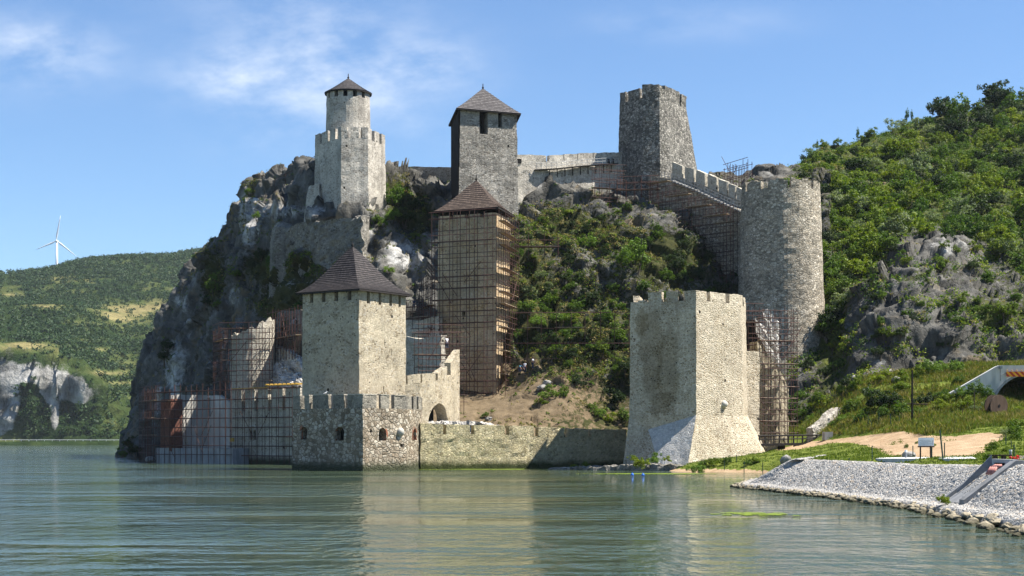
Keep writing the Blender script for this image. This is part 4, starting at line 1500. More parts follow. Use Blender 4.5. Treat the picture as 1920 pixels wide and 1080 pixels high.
q1.block(wb, q1.at_px(899.3), q1.at_px(903.8), -1.98, -1.7, ZZ(249.5, 265), zE + .2)
q1.block(wb, q1.at_px(909.5), q1.at_px(914.2), -1.98, -1.7, ZZ(249.5, 265), zE + .2)
q1.block(wb, q1.at_px(903.9), q1.at_px(909.4), -1.98, -1.7, ZZ(231, 265), zE + .2)
wb.build('window', M['void'], T)
sd_ = Face(kx[0], kx[1])
mb = MB()
nb = 26
for k in range(nb):
    d0, d1 = sd_.L * k / nb, sd_.L * (k + 1) / nb - .03
    sd_.block(mb, d0 + .02, d1, .20 + .02 * (k % 2), .32 + .03 * (k % 3), 40, zE + .1)
mb.build('boarding', M['darkwood'], T)
ap = Vector((XX(905.5, 271), 271, ZZ(166, 271)))
rf = pyramid_roof('roof', [tuple(p) for p in inset(kx, -.7)], zE + .35, ap, M['sh_grey'], T, 14, flare=.2)
finial(rf, ap, .75)

# ---------------------------------------------------------------- 5. octagonal tower with a round turret, upper left
ox = corners([(590.5, 275), (640, 267.6), (690, 268.6), (722, 275.5)]) + [(XX(718, 281.5), 281.5), (XX(675, 286), 286), (XX(625, 285), 285), (XX(594, 281), 281)]
oxb = corners([(588, 275), (639, 267), (691.5, 268.2), (727, 275.5)]) + ox[4:]
T = thing('stone_tower', 'octagonal crenellated tower with a round turret under a cone roof on the crag', 'tower', (-28, 275, 42))
zP = ZZ(263, 270)
mb = MB()
mb.prism(at_z(oxb, 32), at_z(ox, zP), .8)
body = mb.build('wall', M['white'], T, rough=.06)
o1, o2, o3 = (Face(ox[k], ox[k + 1]) for k in range(3))
mb = MB()
ring_wall(mb, ox, zP, zP + .02, .6, {
    0: merl(o1, [(590.5, 599), (603.5, 615), (618.5, 629), (634, 640)]), 1: merl(o2, [(640, 651), (657, 673), (679.5, 690)]), 2: merl(o3, [(690, 697), (702, 711), (715, 722)]),
    3: [(0, .4), (.6, 1)], 4: [(.1, .4), (.6, .9)], 5: [(.1, .4), (.6, .9)], 6: [(.1, .4), (.6, .9)], 7: [(.2, .8)]}, 1.85, .6)
mb.build('battlement', M['white'], T, rough=.06)
cx, cy = XX(653, 275.5), 275.5
zt = ZZ(178, 275.5)
mb = MB()
prof = [(3.95, zP - 3), (3.85, zP + 1), (3.8, zP + 4), (3.72, zt + .3)]
pz = np.linspace(zP - 3, zt + .3, 14)
mb.lathe((cx, cy, 0), [(np.interp(z_, [p[1] for p in prof], [p[0] for p in prof]), z_) for z_ in pz], 40)
tur = mb.build('turret', M['white'], T, rough=.07)
ct = MB()
wins = []
for a in (-118, -92, -66, -40, -145):
    ct.box((cx + 3.7 * math.cos(R(a)), cy + 3.7 * math.sin(R(a)), zt - .35), (2.4, .75, 1.25), R(a))
    wins.append(a)
cut(tur, ct)
for a in wins:
    wb = MB()
    wb.box((cx + 2.65 * math.cos(R(a)), cy + 2.65 * math.sin(R(a)), zt - .35), (.25, .73, 1.2), R(a))
    wb.build('window', M['void'], tur)
n = 28
rf = pyramid_roof('roof', [(cx + 4.05 * math.cos(2 * math.pi * k / n), cy + 4.05 * math.sin(2 * math.pi * k / n)) for k in range(n)], zt + .2, Vector((cx, cy, ZZ(147, 275.5))), M['sh_grey'], T, 12, flare=.15)
finial(rf, (cx, cy, ZZ(147, 275.5)), .75)

# ---------------------------------------------------------------- 6. dark battered tower, upper right
bx = corners([(1162, 284), (1206, 278.5), (1236, 278.2), (1247, 279.5), (1287, 288)]) + [(XX(1270, 297), 297), (XX(1185, 296), 296)]
bxb = corners([(1155, 283.2), (1203, 276.8), (1240, 276), (1268, 277.5), (1338, 288)]) + bx[5:]
T = thing('stone_tower', 'dark battered polygonal tower with broken battlement on the upper right skyline', 'tower', (25, 285, 44))
zP = ZZ(186, 280)
mb = MB()
mb.prism(at_z(bxb, 36), at_z(bx, zP), .8)
mb.build('wall', M['dark'], T, rough=.07)
b1, b2, b3, b4 = (Face(bx[k], bx[k + 1]) for k in range(4))
mb = MB()
ring_wall(mb, bx, zP, zP + .02, .7, {0: merl(b1, [(1162, 1172.5, 1.9), (1177.5, 1199, 1.75), (1204, 1206, 2.2)]), 1: [(0, 1, 2.2)], 2: [(0, .5, 2.1), (.5, 1, 1.6)], 3: merl(b4, [(1247, 1274.5, 2.3), (1277, 1287, 2.2)]),
                                     4: [(0, .3), (.5, .8)], 5: [(.1, .35), (.6, .9)], 6: [(.2, .5), (.7, 1)]}, 1.9, .6)
mb.build('battlement', M['dark'], T, rough=.12)

# ---------------------------------------------------------------- 7. round tower on the right
cx, cy = XX(1464, 256), 256
T = thing('round_tower', 'massive round stone tower standing between the stepped wall and the green hillside', 'tower', (cx, cy, 14))
zP, z0 = ZZ(352, 250), 9
mb = MB()
rt, rb_ = 6.22, 7.15
zs = np.linspace(z0, zP, 44)
mb.lathe((cx, cy, 0), [(np.interp(z_, [9, 14, 24, 40, zP], [7.6, 7.3, 6.9, 6.35, rt]), z_) for z_ in zs], 64)
mb.build('wall', M['round'], T, rough=.07)
mb = MB()
n = 64
ringp = [(cx + rt * math.cos(2 * math.pi * k / n), cy + rt * math.sin(2 * math.pi * k / n)) for k in range(n)]
mer = {}
for k in range(n):
    a = 360 * (k + .5) / n - 360
    gap = any(abs((a - g + 180) % 360 - 180) < 3.6 for g in (-123, -85.5, -47, -160, -200, -240, -280, -320))
    if not gap:
        mer[k] = [(0, 1, 1.35 + .18 * math.sin(k * 1.7))]
ring_wall(mb, ringp, zP, zP + .02, .8, mer, 1.4, .6)
mb.build('battlement', M['round'], T, rough=.07)

# ---------------------------------------------------------------- 8. half ruined round tower in scaffolding at the left
cx, cy = XX(474, 262), 262
T = thing('round_tower', 'broken pale round tower with slanting top behind the scaffolding at left', 'tower', (cx, cy, 8))
mb = MB()
nn = 40
vs, fs = [], []
nz = 16
for j in range(nz + 1):
    for k in range(nn):
        a = 2 * math.pi * k / nn
        x_, y_ = 3.55 * math.cos(a), 3.55 * math.sin(a)
        top = ZZ(632, 262) + (x_ + 3.55) / 7.1 * 2.0 + (.9 if x_ > 1.2 else 0) + .25 * math.sin(k * 2.1) + .2 * math.sin(k * 5.3)
        vs.append((cx + x_ * (1.04 - .04 * j / nz), cy + y_ * (1.04 - .04 * j / nz), 4 + (top - 4) * j / nz))
for j in range(nz):
    for k in range(nn):
        k2 = (k + 1) % nn
        fs.append((j * nn + k, j * nn + k2, (j + 1) * nn + k2, (j + 1) * nn + k))
vs.append((cx, cy, ZZ(640, 262) + 1))
fs += [(nz * nn + k, nz * nn + (k + 1) % nn, len(vs) - 1) for k in range(nn)]
mb.add(vs, fs)
mb.build('wall', M['palewall'], T, rough=.10)


# ---------------------------------------------------------------- walls
def wall_strip(mb, path, th, res=.8):
    """path: (px, Y, z_bottom, z_top) stations; thickness is laid behind the seen face"""
    pts_ = [Vector((XX(p[0], p[1]), p[1])) for p in path]
    nrm = []
    for k in range(len(pts_)):
        a, b = pts_[max(0, k - 1)], pts_[min(len(pts_) - 1, k + 1)]
        d = (b - a).normalized()
        nrm.append(Vector((-d.y, d.x)))
    nz = max(1, int(round(max(p[3] - p[2] for p in path) / res)))
    for k in range(len(path) - 1):
        a, b = pts_[k], pts_[k + 1]
        c, d = b + nrm[k + 1] * th, a + nrm[k] * th
        zb0, zt0, zb1, zt1 = path[k][2], path[k][3], path[k + 1][2], path[k + 1][3]
        bot = [(*a, zb0), (*b, zb1), (*c, zb1), (*d, zb0)]
        top = [(*a, zt0), (*b, zt1), (*c, zt1), (*d, zt0)]
        sk = []
        if k > 0:
            sk.append(3)
        if k < len(path) - 2:
            sk.append(1)
        mb.hexa(bot, top, res, skip=sk, nz=nz)


def along(path, px):
    xs = [p[0] for p in path]
    return tuple(float(np.interp(px, xs, [p[j] for p in path])) for j in (1, 2, 3))


def merlon_row(mb, path, spans, th, res=.5):
    """spans: (px0, px1, top_py0, top_py1)"""
    for p0, p1, t0, t1 in spans:
        Y0, _, z0_ = along(path, p0)
        Y1, _, z1_ = along(path, p1)
        a, b = Vector((XX(p0, Y0), Y0)), Vector((XX(p1, Y1), Y1))
        d = (b - a).normalized()
        nn_ = Vector((-d.y, d.x)) * th
        qd = [a, b, b + nn_, a + nn_]
        zt_ = [ZZ(t0, Y0), ZZ(t1, Y1), ZZ(t1, Y1), ZZ(t0, Y0)]
        zb_ = [z0_, z1_, z1_, z0_]
        mb.hexa([(*q_, z_) for q_, z_ in zip(qd, zb_)], [(*q_, z_) for q_, z_ in zip(qd, zt_)], res, skip=('b',))


# river wall
T = thing('castle_wall', 'long low crenellated wall along the water between the gun bastion and the pale tower', 'wall', (2, 210, 0))
pth = [(788.5, 204.6, -1.2, ZZ(813.5, 204.6)), (880, 207.6, -1.2, ZZ(814, 207.6)), (1000, 212.2, -1.2, ZZ(817, 212.2)), (1060, 214.6, -1.2, ZZ(820.5, 214.6)), (1110, 216.6, -1.2, ZZ(821.5, 216.6)), (1176, 219, -1.2, ZZ(822, 219))]
mb = MB()
wall_strip(mb, pth, 1.1, .6)
wl = mb.build('wall', M['curtain'], T, rough=.09)
mb = MB()
merlon_row(mb, pth, [(789, 831, 793, 795), (837, 880.5, 796, 796.5), (889.5, 947, 797, 797.5), (955.5, 1001, 798, 799.5), (1010.5, 1058, 800, 802.5), (1066.5, 1104, 803, 804.5), (1110, 1152, 804.5, 805), (1158, 1175, 805, 805)], 1.05)
mb.build('battlement', M['curtain'], T, rough=.08)

# wall that climbs from the square tower
T = thing('castle_wall', 'stepped wall with an arched gateway climbing from the square river tower', 'wall', (-9, 214, 0))
pth = [(756, 207.5, 2, ZZ(719, 207.5)), (788, 209, 2, ZZ(718, 209)), (818, 212, 2, ZZ(714, 212)), (842, 216, 2, ZZ(706, 216)), (862, 220.5, 2, ZZ(684, 220.5))]
mb = MB()
wall_strip(mb, pth, 1.6, .6)
wl = mb.build('wall', M['hat'], T, rough=.06)
gf = Face((XX(818, 212), 212), (XX(842, 216), 216))
ct = MB()
gf.arch(ct, gf.at_px(808), gf.at_px(840), -5, 3, 3, ZZ(756, 213.5), 12)
cut(wl, ct)
wb = MB()
gf.block(wb, gf.at_px(806), gf.at_px(842), -2.6, -2.3, 3, ZZ(750, 214))
wb.build('gate', M['void'], T)  # near-black slab, darkness under the arch put into its colour
mb = MB()
merlon_row(mb, pth, [(764.5, 788, 704, 701), (792, 816.5, 701, 700.5), (821, 838.5, 699, 686.5), (845, 862, 680, 655)], .9)
mb.build('battlement', M['hat'], T, rough=.07)
# low ledge of fresh rubble in front of the gate
mb = MB()
pth = [(794, 211.5, 1, ZZ(792, 211.5)), (870, 213.5, 1, ZZ(791, 213.5)), (905, 214.5, 1, ZZ(793, 214.5)), (935, 215, 1, ZZ(797, 215))]
wall_strip(mb, pth, 2.5, .4)
o = mb.build('rubble_wall', M['rubble'], None, rough=.28, rscale=.5)
tag(o, 'low ledge of white rubble behind the river wall below the arched gateway', 'wall')

# palace wall by the water, four tall slots
T = thing('castle_wall', 'shaded pale wall with four tall slots and a twin arched window rising from the water', 'wall', (-40, 258, 0))
pa, pb_ = (XX(433, 258), 258.0), (XX(563, 246), 246.0)
pf = Face(pa, pb_)
zt = ZZ(729, 252)
mb = MB()
bk = [pf.pt(pf.L, -1.6, 0), pf.pt(0, -1.6, 0)]
xy4 = [pa, pb_, (bk[0].x, bk[0].y), (bk[1].x, bk[1].y)]
mb.prism(at_z(xy4, -1.5), at_z(xy4, zt), .7)
body = mb.build('wall', M['palewall'], T, rough=.05)
ct = MB()
for a, b in ((453, 459.5), (477, 483.5), (502, 508), (529.5, 535)):
    pf.block(ct, pf.at_px(a), pf.at_px(b), -4, 2, ZZ(770, 252), zt + 2)
z0, z1 = ZZ(825, 254), ZZ(806, 254)
for a, b in ((468.5, 473.5), (475.2, 480)):
    pf.arch(ct, pf.at_px(a), pf.at_px(b), -1.2, 1, z0, z1)
pf.block(ct, pf.at_px(532), pf.at_px(535), -.8, 1, ZZ(845, 252), ZZ(839, 252))
cut(body, ct)
wb = MB()
for a, b in ((468.5, 473.5), (475.2, 480)):
    pf.arch(wb, pf.at_px(a) + .02, pf.at_px(b) - .02, -1.18, -.9, z0 + .02, z1 - .02)
wb.build('window', M['void'], T)
wb = MB()
pf.arch_ring(wb, pf.at_px(467.3), pf.at_px(481.2), -.1, .07, z0, z1 + .6, .25)
wb.build('window_surround', M['concrete'], T)
wb = MB()
pf.block(wb, pf.at_px(437), pf.at_px(505), .1, .35, zt + .12, zt + .24)
pf.block(wb, pf.at_px(500), pf.at_px(562), .15, .40, zt + .40, zt + .52)
for a in np.linspace(505, 560, 8):
    pf.block(wb, pf.at_px(a), pf.at_px(a) + .3, -2.2, .9, zt + .55, zt + .72)
wb.build('timber_shuttering', M['yellow'], T)

# unfinished concrete palace
T = thing('concrete_building', 'half built pale concrete shell with red block pier inside dense scaffolding by the water', 'building', (-55, 283, 0))
zf = ZZ(840, 264)
wall1 = Face((XX(318, 265), 265), (XX(388, 269), 269))
wall2 = Face((XX(388, 269), 269), (XX(436, 264), 264))
mb = MB()
zt = ZZ(741, 269)
wall1.block(mb, wall1.at_px(332), wall1.L - .02, -.8, 0, zf - .5, zt, .9)
body = mb.build('wall', M['concrete'], T, rough=.04)
mb = MB()
za = ZZ(741, 267)
d0 = wall2.at_px(409)
bot = [wall2.pt(0, 0, zf - .5), wall2.pt(d0, 0, zf - .5), wall2.pt(d0, -.8, zf - .5), wall2.pt(0, -.8, zf - .5)]
top = [Vector((p.x, p.y, za)) for p in bot]
mb.hexa(bot, top, .9)
bot = [wall2.pt(d0, 0, zf - .5), wall2.pt(wall2.L, 0, zf - .5), wall2.pt(wall2.L, -.8, zf - .5), wall2.pt(d0, -.8, zf - .5)]
top = [Vector((p.x, p.y, z_)) for p, z_ in zip(bot, (za, ZZ(757, 264), ZZ(757, 264), za))]
mb.hexa(bot, top, .9, skip=(3,))
body = mb.build('side_wall', M['concrete'], T, rough=.04)
ct = MB()
wall2.block(ct, wall2.at_px(388.5), wall2.at_px(394.5), -2, 2, ZZ(781, 270), ZZ(746, 270))
cut(body, ct)
mb = MB()
wall1.block(mb, wall1.at_px(321), wall1.at_px(327), -.8, .05, zf - .5, zt - .1, .9)
mb.build('pilaster', M['concrete'], T, rough=.03)
mb = MB()
wall1.block(mb, wall1.at_px(327.5), wall1.at_px(331.5), -.75, -.55, zf - .5, zt - .3)
mb.build('door_opening', M['void'], T)
pier = Face((XX(301, 268.5), 268.5), (XX(320.5, 264.1), 264.1))
mb = MB()
pier.block(mb, 0, pier.L, -2, 0, zf - .5, ZZ(749, 267), .8)
mb.build('block_pier', M['redblock'], T, rough=.03)
mb = MB()
plf = Face((XX(292, 267.5), 267.5), (XX(437, 252.5), 252.5))
plf.block(mb, 0, plf.L, -22, 0, -1.5, zf, .9)
mb.build('plinth', M['dark_concrete'], T, rough=.05)

# rubble slope and ruined wall behind the left round tower
mb = MB()
pth = [(505, 265, 10, ZZ(648, 265)), (522, 262.5, 10, ZZ(653, 262.5)), (540, 259.5, 9, ZZ(658, 259.5)), (556, 256, 9, ZZ(672, 256)), (572, 252.5, 9, ZZ(694, 252.5))]
wall_strip(mb, pth, 1.8, .4)
o = mb.build('ruined_wall', M['rubble'], None, rough=.3, rscale=.6)
tag(o, 'sloping white ruined wall running down beside the broken round tower', 'wall')
mb = MB()
gr = []
for j in range(15):
    for i in range(20):
        px = 500 + 75 * i / 19
        tpy = np.interp(px, [500, 540, 560, 575], [668, 690, 705, 715])
        Yb = np.interp(px, [500, 575], [261, 247.5])
        f_ = j / 14
        gr.append((XX(px, Yb + 4 * f_), Yb + 4 * f_, ZZ(726, Yb) + (ZZ(tpy, Yb + 4) - ZZ(726, Yb)) * f_ ** .8))
mb.add(gr, [(j * 20 + i, j * 20 + i + 1, (j + 1) * 20 + i + 1, (j + 1) * 20 + i) for j in range(14) for i in range(19)])
o = mb.build('rubble_heap', M['rubble'], None, rough=.45, rscale=.8)
tag(o, 'heap of fresh white rubble above the yellow shuttering', 'rubble heap', kind='thing')
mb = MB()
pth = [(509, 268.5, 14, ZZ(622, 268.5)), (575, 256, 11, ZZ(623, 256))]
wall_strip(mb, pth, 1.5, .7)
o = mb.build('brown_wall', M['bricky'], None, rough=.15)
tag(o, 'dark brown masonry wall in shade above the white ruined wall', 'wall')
mb = MB()
pth = [(519, 269.5, 19, ZZ(584, 269.5)), (580, 256.5, 18, ZZ(580, 256.5))]
wall_strip(mb, pth, 1.5, .7)
o = mb.build('terrace_wall', M['ruin'], None, rough=.25)
tag(o, 'rough old terrace wall on the rock left of the square river tower roof', 'wall')

# walls on the rock
T = thing('ruined_wall', 'long ruined grey wall topped with dry grass on the crag below the octagonal tower', 'wall', (-33, 275, 30))
pth = [(506, 281, 25, ZZ(446, 281)), (522, 279, 25, ZZ(430, 279)), (552, 274, 25, ZZ(423, 274)), (560, 272.5, 25, ZZ(418, 272.5)), (600, 265, 25, ZZ(414, 265)), (640, 262.5, 25, ZZ(410, 262.5)), (680, 260, 25, ZZ(408, 260)), (692, 265, 25, ZZ(404, 265))]
mb = MB()
wall_strip(mb, pth, 2.2, .5)
mb.build('wall', M['ruin'], T, rough=.30, rscale=.9)
mb = MB()
sb = [P(531, 424, 278)]
mb.lathe((sb[0].x, sb[0].y + 1, 26), [(2.6, 0), (2.4, ZZ(452, 277) - 26), (2.0, ZZ(427, 277) - 26), (1.4, ZZ(418, 277) - 26), (.2, ZZ(414, 277) - 26)], 18)
mb.build('stub', M['ruin'], T, rough=.35, rscale=.9)
mb = MB()
mb.lathe((XX(492, 318), 318, ZZ(368, 318)), [(1.3, -1), (1.15, 1.5), (1.0, 3.2), (.9, 4.2), (.3, 4.8)], 12)
o = mb.build('ruin_stub', M['ruin'], None, rough=.35, rscale=.7)
tag(o, 'small ruined stone stub alone on the left skyline of the crag', 'ruin')
mb = MB()
bs = [P(569, 388, 273.5), P(604, 393, 271.5), P(604, 393, 275), P(573, 388, 277)]
tp = [P(579, 350, 274), P(598, 345, 272.5), P(604, 352, 276), P(582, 352, 277)]
for b_ in bs:
    b_.z -= 2.5
mb.hexa(bs, tp, .6)
o = mb.build('buttress', M['white'], None, rough=.16)
tag(o, 'small pale sloping buttress at the foot of the octagonal tower', 'buttress')

# curtain walls on the skyline
T = thing('castle_wall', 'plain curtain wall between the octagonal tower and the grey keep', 'wall', (-16, 288, 44))
pth = [(716, 285, 38, ZZ(316, 285)), (745, 287, 38, ZZ(312, 287)), (800, 287, 38, ZZ(312.5, 287)), (856, 281, 38, ZZ(314, 281))]
mb = MB()
wall_strip(mb, pth, 1.4, .7)
mb.build('wall', M['keep'], T, rough=.07)

T = thing('castle_wall', 'crenellated curtain wall with a wooden wall walk between the keep and the dark tower', 'wall', (10, 276, 44))
pth = [(962, 270, 36, ZZ(318, 270)), (1020, 273, 36, ZZ(318.5, 273)), (1022, 273.1, 36, ZZ(317, 273.1)), (1090, 277, 36, ZZ(312, 277)), (1168, 282, 36, ZZ(308, 282))]
mb = MB()
wall_strip(mb, pth, 1.6, .7)
wl = mb.build('wall', M['white'], T, rough=.07)
up = [(p[0], p[1] + 1.0, p[3] - .1, p[3] - .1 + .05) for p in pth]
upp = [(962, 271, 45, ZZ(300, 271)), (1022, 274, 45, ZZ(303, 274)), (1090, 278, 45, ZZ(301, 278)), (1168, 283, 45, ZZ(299, 283))]
mb = MB()
wall_strip(mb, upp, .7, .6)
mb.build('parapet', M['white'], T, rough=.05)
mb = MB()
merlon_row(mb, upp, [(963, 1024.5, 289, 291.5), (1030, 1056.5, 291, 290), (1058, 1082.5, 289, 288.5), (1084, 1111.5, 287.5, 287), (1113, 1168, 286.5, 285.5)], .68)
bt = mb.build('battlement', M['white'], T, rough=.06)
mb = MB()
wk = [(1004, 271.4, ZZ(318, 271), ZZ(316.5, 271)), (1040, 272.6, ZZ(317, 272.6), ZZ(315.5, 272.6)), (1090, 275.6, ZZ(312, 275.6), ZZ(310.5, 275.6)), (1160, 280, ZZ(307, 280), ZZ(305.5, 280))]
wall_strip(mb, wk, 1.1, 5)
mb.build('wall_walk', M['darkwood'], T)
for k in range(9):
    mb = MB()
    px = 1030 + k * 14.5
    Y_, _, z_ = along(wk, px)
    mb.tube((XX(px, Y_), Y_ + .1, z_ - .1), (XX(px + 1, Y_), Y_ + 1.3, z_ - 1.3), .09, n=5)
    mb.build('bracket', M['darkwood'], T)
mb = MB()
for px in np.linspace(1006, 1158, 17):
    Y_, _, z_ = along(wk, px)
    mb.tube((XX(px, Y_), Y_ + .05, z_), (XX(px, Y_), Y_ + .05, z_ + 1.0), .035, n=5)
for hh in (.5, 1.0):
    for k in range(len(wk) - 1):
        mb.tube((XX(wk[k][0], wk[k][1]), wk[k][1] + .05, wk[k][3] + hh), (XX(wk[k + 1][0], wk[k + 1][1]), wk[k + 1][1] + .05, wk[k + 1][3] + hh), .035, n=5)
mb.build('railing', M['greymetal'], T)
for a, b in ((970, 977.5), (1138, 1143), (1146.5, 1151)):
    Y_ = along(upp, a)[0]
    f_ = Face((XX(a, Y_), Y_), (XX(b, Y_ + .3), Y_ + .3))
    wb = MB()
    f_.block(wb, 0, f_.L, -.3, .09, ZZ(306, Y_), ZZ(297.5, Y_))
    wb.build('window', M['void'], T)

# stepped wall down to the round tower
T = thing('castle_wall', 'dark stepped wall with pale merlons descending from the dark tower to the round tower', 'wall', (34, 268, 30))
pth = [(1216, 277, 26, ZZ(329, 277)), (1262, 274, 26, ZZ(337, 274)), (1300, 271, 24, ZZ(352, 271)), (1340, 267, 20, ZZ(371, 267)), (1394, 262, 14, ZZ(396, 262))]
mb = MB()
wall_strip(mb, pth, 2.2, .8)
mb.build('wall', M['round'], T, rough=.07)
upp = [(1258, 275.4, 40, ZZ(327, 275.4)), (1300, 272.4, 38, ZZ(340, 272.4)), (1340, 268.4, 36, ZZ(356, 268.4)), (1394, 263.4, 32, ZZ(380, 263.4))]
mb = MB()
wall_strip(mb, upp, .8, .6)
mb.build('parapet', M['round'], T, rough=.05)
mb = MB()
merlon_row(mb, upp, [(1260, 1279, 303, 312), (1284, 1301, 313, 317), (1305, 1322, 318, 325), (1327, 1343.5, 326, 333), (1347, 1362.5, 335, 341), (1366, 1378, 344, 348), (1381, 1393, 350, 356)], .8)
mb.build('battlement', M['palewall'], T, rough=.06)
mb = MB()
for k in range(22):
    px = 1262 + k * 6
    Y_, _, z_ = along(pth, px)
    f_ = Face((XX(px, Y_), Y_), (XX(px + 6, Y_ - .5), Y_ - .5))
    f_.block(mb, 0, f_.L, .02, 1.0, z_ - .25 - .18, z_ - .25)
mb.build('stair', M['dark_concrete'], T)
mb = MB()
prev = None
for k in range(24):
    px = 1240 + k * 6.2
    Y_, _, z_ = along(pth, px)
    a = Vector((XX(px, Y_ - 1.0), Y_ - 1.0, z_ - .3))
    mb.tube(a, a + Vector((0, 0, 1.1)), .035, n=5)
    if prev is not None:
        for hh in (.55, 1.1):
            mb.tube(prev + Vector((0, 0, hh)), a + Vector((0, 0, hh)), .03, n=5)
    prev = a
mb.build('railing', M['greymetal'], T)

# ruined gate between the pale tower and the round tower
T = thing('gate_ruin', 'ruined gate wall with broken white crown in scaffolding beside the pale tower', 'ruin', (31, 215, 2))
pth = [(1394, 211, 0, ZZ(657, 211)), (1424, 212.5, 0, ZZ(659, 212.5))]
mb = MB()
wall_strip(mb, pth, 2.6, .6)
mb.build('wall', M['front'], T, rough=.07)
pth = [(1420, 217.2, 0, ZZ(640, 217.2)), (1440, 217.6, 0, ZZ(666, 217.6)), (1462, 218.2, 0, ZZ(690, 218.2)), (1478, 219, 0, ZZ(730, 219))]
mb = MB()
wall_strip(mb, pth, 3.0, .6)
mb.build('inner_wall', M['hat'], T, rough=.10)
mb = MB()
# the broken crown: a leaning slab with a ragged outline
out = [(1416, 596), (1430, 600), (1431, 582), (1440, 579), (1450, 590), (1461, 604), (1463, 622), (1460, 650), (1463, 692), (1440, 668), (1428, 640), (1417, 628)]
cen = P(1441, 635, 221)
fr_ = [P(a, b, 219 + .02 * (a - 1416)) for a, b in out]
bk_ = [p + Vector((.2, 2.6, 0)) for p in fr_]
n = len(out)
for k in range(n):
    j = (k + 1) % n
    mb.grid(fr_[j], fr_[k], bk_[k], bk_[j], .5)
    for s_, c_ in ((fr_, cen - Vector((0, 1.6, 0))), (bk_, cen + Vector((0, 2.2, 0)))):
        for q_ in range(3):
            a0, a1 = 1 - q_ / 3, 1 - (q_ + 1) / 3
            L = lambda p, t_: c_ + (p - c_) * t_
            if q_ < 2:
                mb.add([L(s_[k], a0), L(s_[j], a0), L(s_[j], a1), L(s_[k], a1)], [(0, 1, 2, 3)])
            else:
                mb.add([L(s_[k], a0), L(s_[j], a0), c_], [(0, 1, 2)])
mb.build('broken_crown', M['rubble'], T, rough=.25, rscale=.8)
wb = MB()
f_ = Face((XX(1399, 219.5), 219.5), (XX(1420, 220), 220))
f_.block(wb, 0, f_.L, -1, 0, 4, ZZ(600, 220))
wb.build('dark_passage', M['void'], T)  # solid near-black block painted as the shade inside the passage

# terraces behind the climbing wall
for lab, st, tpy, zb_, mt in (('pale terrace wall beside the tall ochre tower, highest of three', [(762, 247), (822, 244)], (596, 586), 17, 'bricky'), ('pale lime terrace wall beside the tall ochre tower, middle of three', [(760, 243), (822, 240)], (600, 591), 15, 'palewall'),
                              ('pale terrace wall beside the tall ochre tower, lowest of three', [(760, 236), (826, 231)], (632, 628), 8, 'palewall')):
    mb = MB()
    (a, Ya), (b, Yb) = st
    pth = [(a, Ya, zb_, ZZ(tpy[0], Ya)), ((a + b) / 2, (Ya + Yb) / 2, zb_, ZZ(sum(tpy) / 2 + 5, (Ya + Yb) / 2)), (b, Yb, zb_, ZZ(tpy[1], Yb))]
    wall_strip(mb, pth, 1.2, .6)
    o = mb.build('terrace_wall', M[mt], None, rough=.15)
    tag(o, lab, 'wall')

# little dry stone wall above the bridge, and the stone quay
mb = MB()
pth = [(1525, 214, 1, ZZ(803, 214)), (1540, 214.5, 1, ZZ(795, 214.5)), (1555, 215.5, 1, ZZ(783, 215.5)), (1568, 216.5, 1, ZZ(771, 216.5)), (1582, 218, 1, ZZ(763, 218))]
wall_strip(mb, pth, 1.6, .4)
o = mb.build('stone_wall', M['white'], None, rough=.12, rscale=.4)
tag(o, 'short pale dry stone wall rising from the wooden footbridge up the slope', 'wall')
mb = MB()
pth = [(1030, 203, -1, .05), (1060, 202, -1, .3), (1150, 199, -1, .5), (1200, 197, -1, .75), (1260, 195, -1, .8), (1276, 194.5, -1, .6)]
wall_strip(mb, pth, 2.0, .35)
o = mb.build('stone_quay', M['ruin'], None, rough=.22, rscale=.45)
tag(o, 'low dark dry stone quay at the foot of the pale tower', 'quay')
# ---------------------------------------------------------------- vegetation
def leaf_arrays(c, n, size, rng, aspect=.62):
    """leaf-sized quads at c facing n"""
    N = len(c)
    a = rng.normal(size=(N, 3))
    t1 = np.cross(n, a)
    t1 /= np.maximum(np.linalg.norm(t1, axis=1, keepdims=True), 1e-6)
    t2 = np.cross(n, t1)
    s = np.asarray(size).reshape(-1, 1) * np.ones((N, 1))
    w_ = s * aspect * .5
    l_ = s * .5
    v = np.stack([c - t1 * l_, c - t2 * w_ * .9 + t1 * l_ * .1, c + t1 * l_, c + t2 * w_ * .9 + t1 * l_ * .1], 1)
    return v.reshape(-1, 3)


def quads_of(nv):
    return np.arange(nv).reshape(-1, 4)


def clump_leaves(cen, rad, nleaf, size, rng, up=.35, squash=.85):
    """leaves on the outer part of each clump"""
    N = len(cen)
    d = rng.normal(size=(N * nleaf, 3))
    d /= np.linalg.norm(d, axis=1, keepdims=True)
    r = rng.uniform(.45, 1.06, (N * nleaf, 1)) * np.repeat(np.asarray(rad).reshape(-1, 1), nleaf, 0)
    p = np.repeat(cen, nleaf, 0) + d * r * (1, 1, squash)
    n = d * .7 + np.array([0, 0, up]) + rng.normal(size=d.shape) * .45
    n /= np.linalg.norm(n, axis=1, keepdims=True)
    sz = size * rng.uniform(.6, 1.35, N * nleaf)
    return leaf_arrays(p, n, sz, rng)


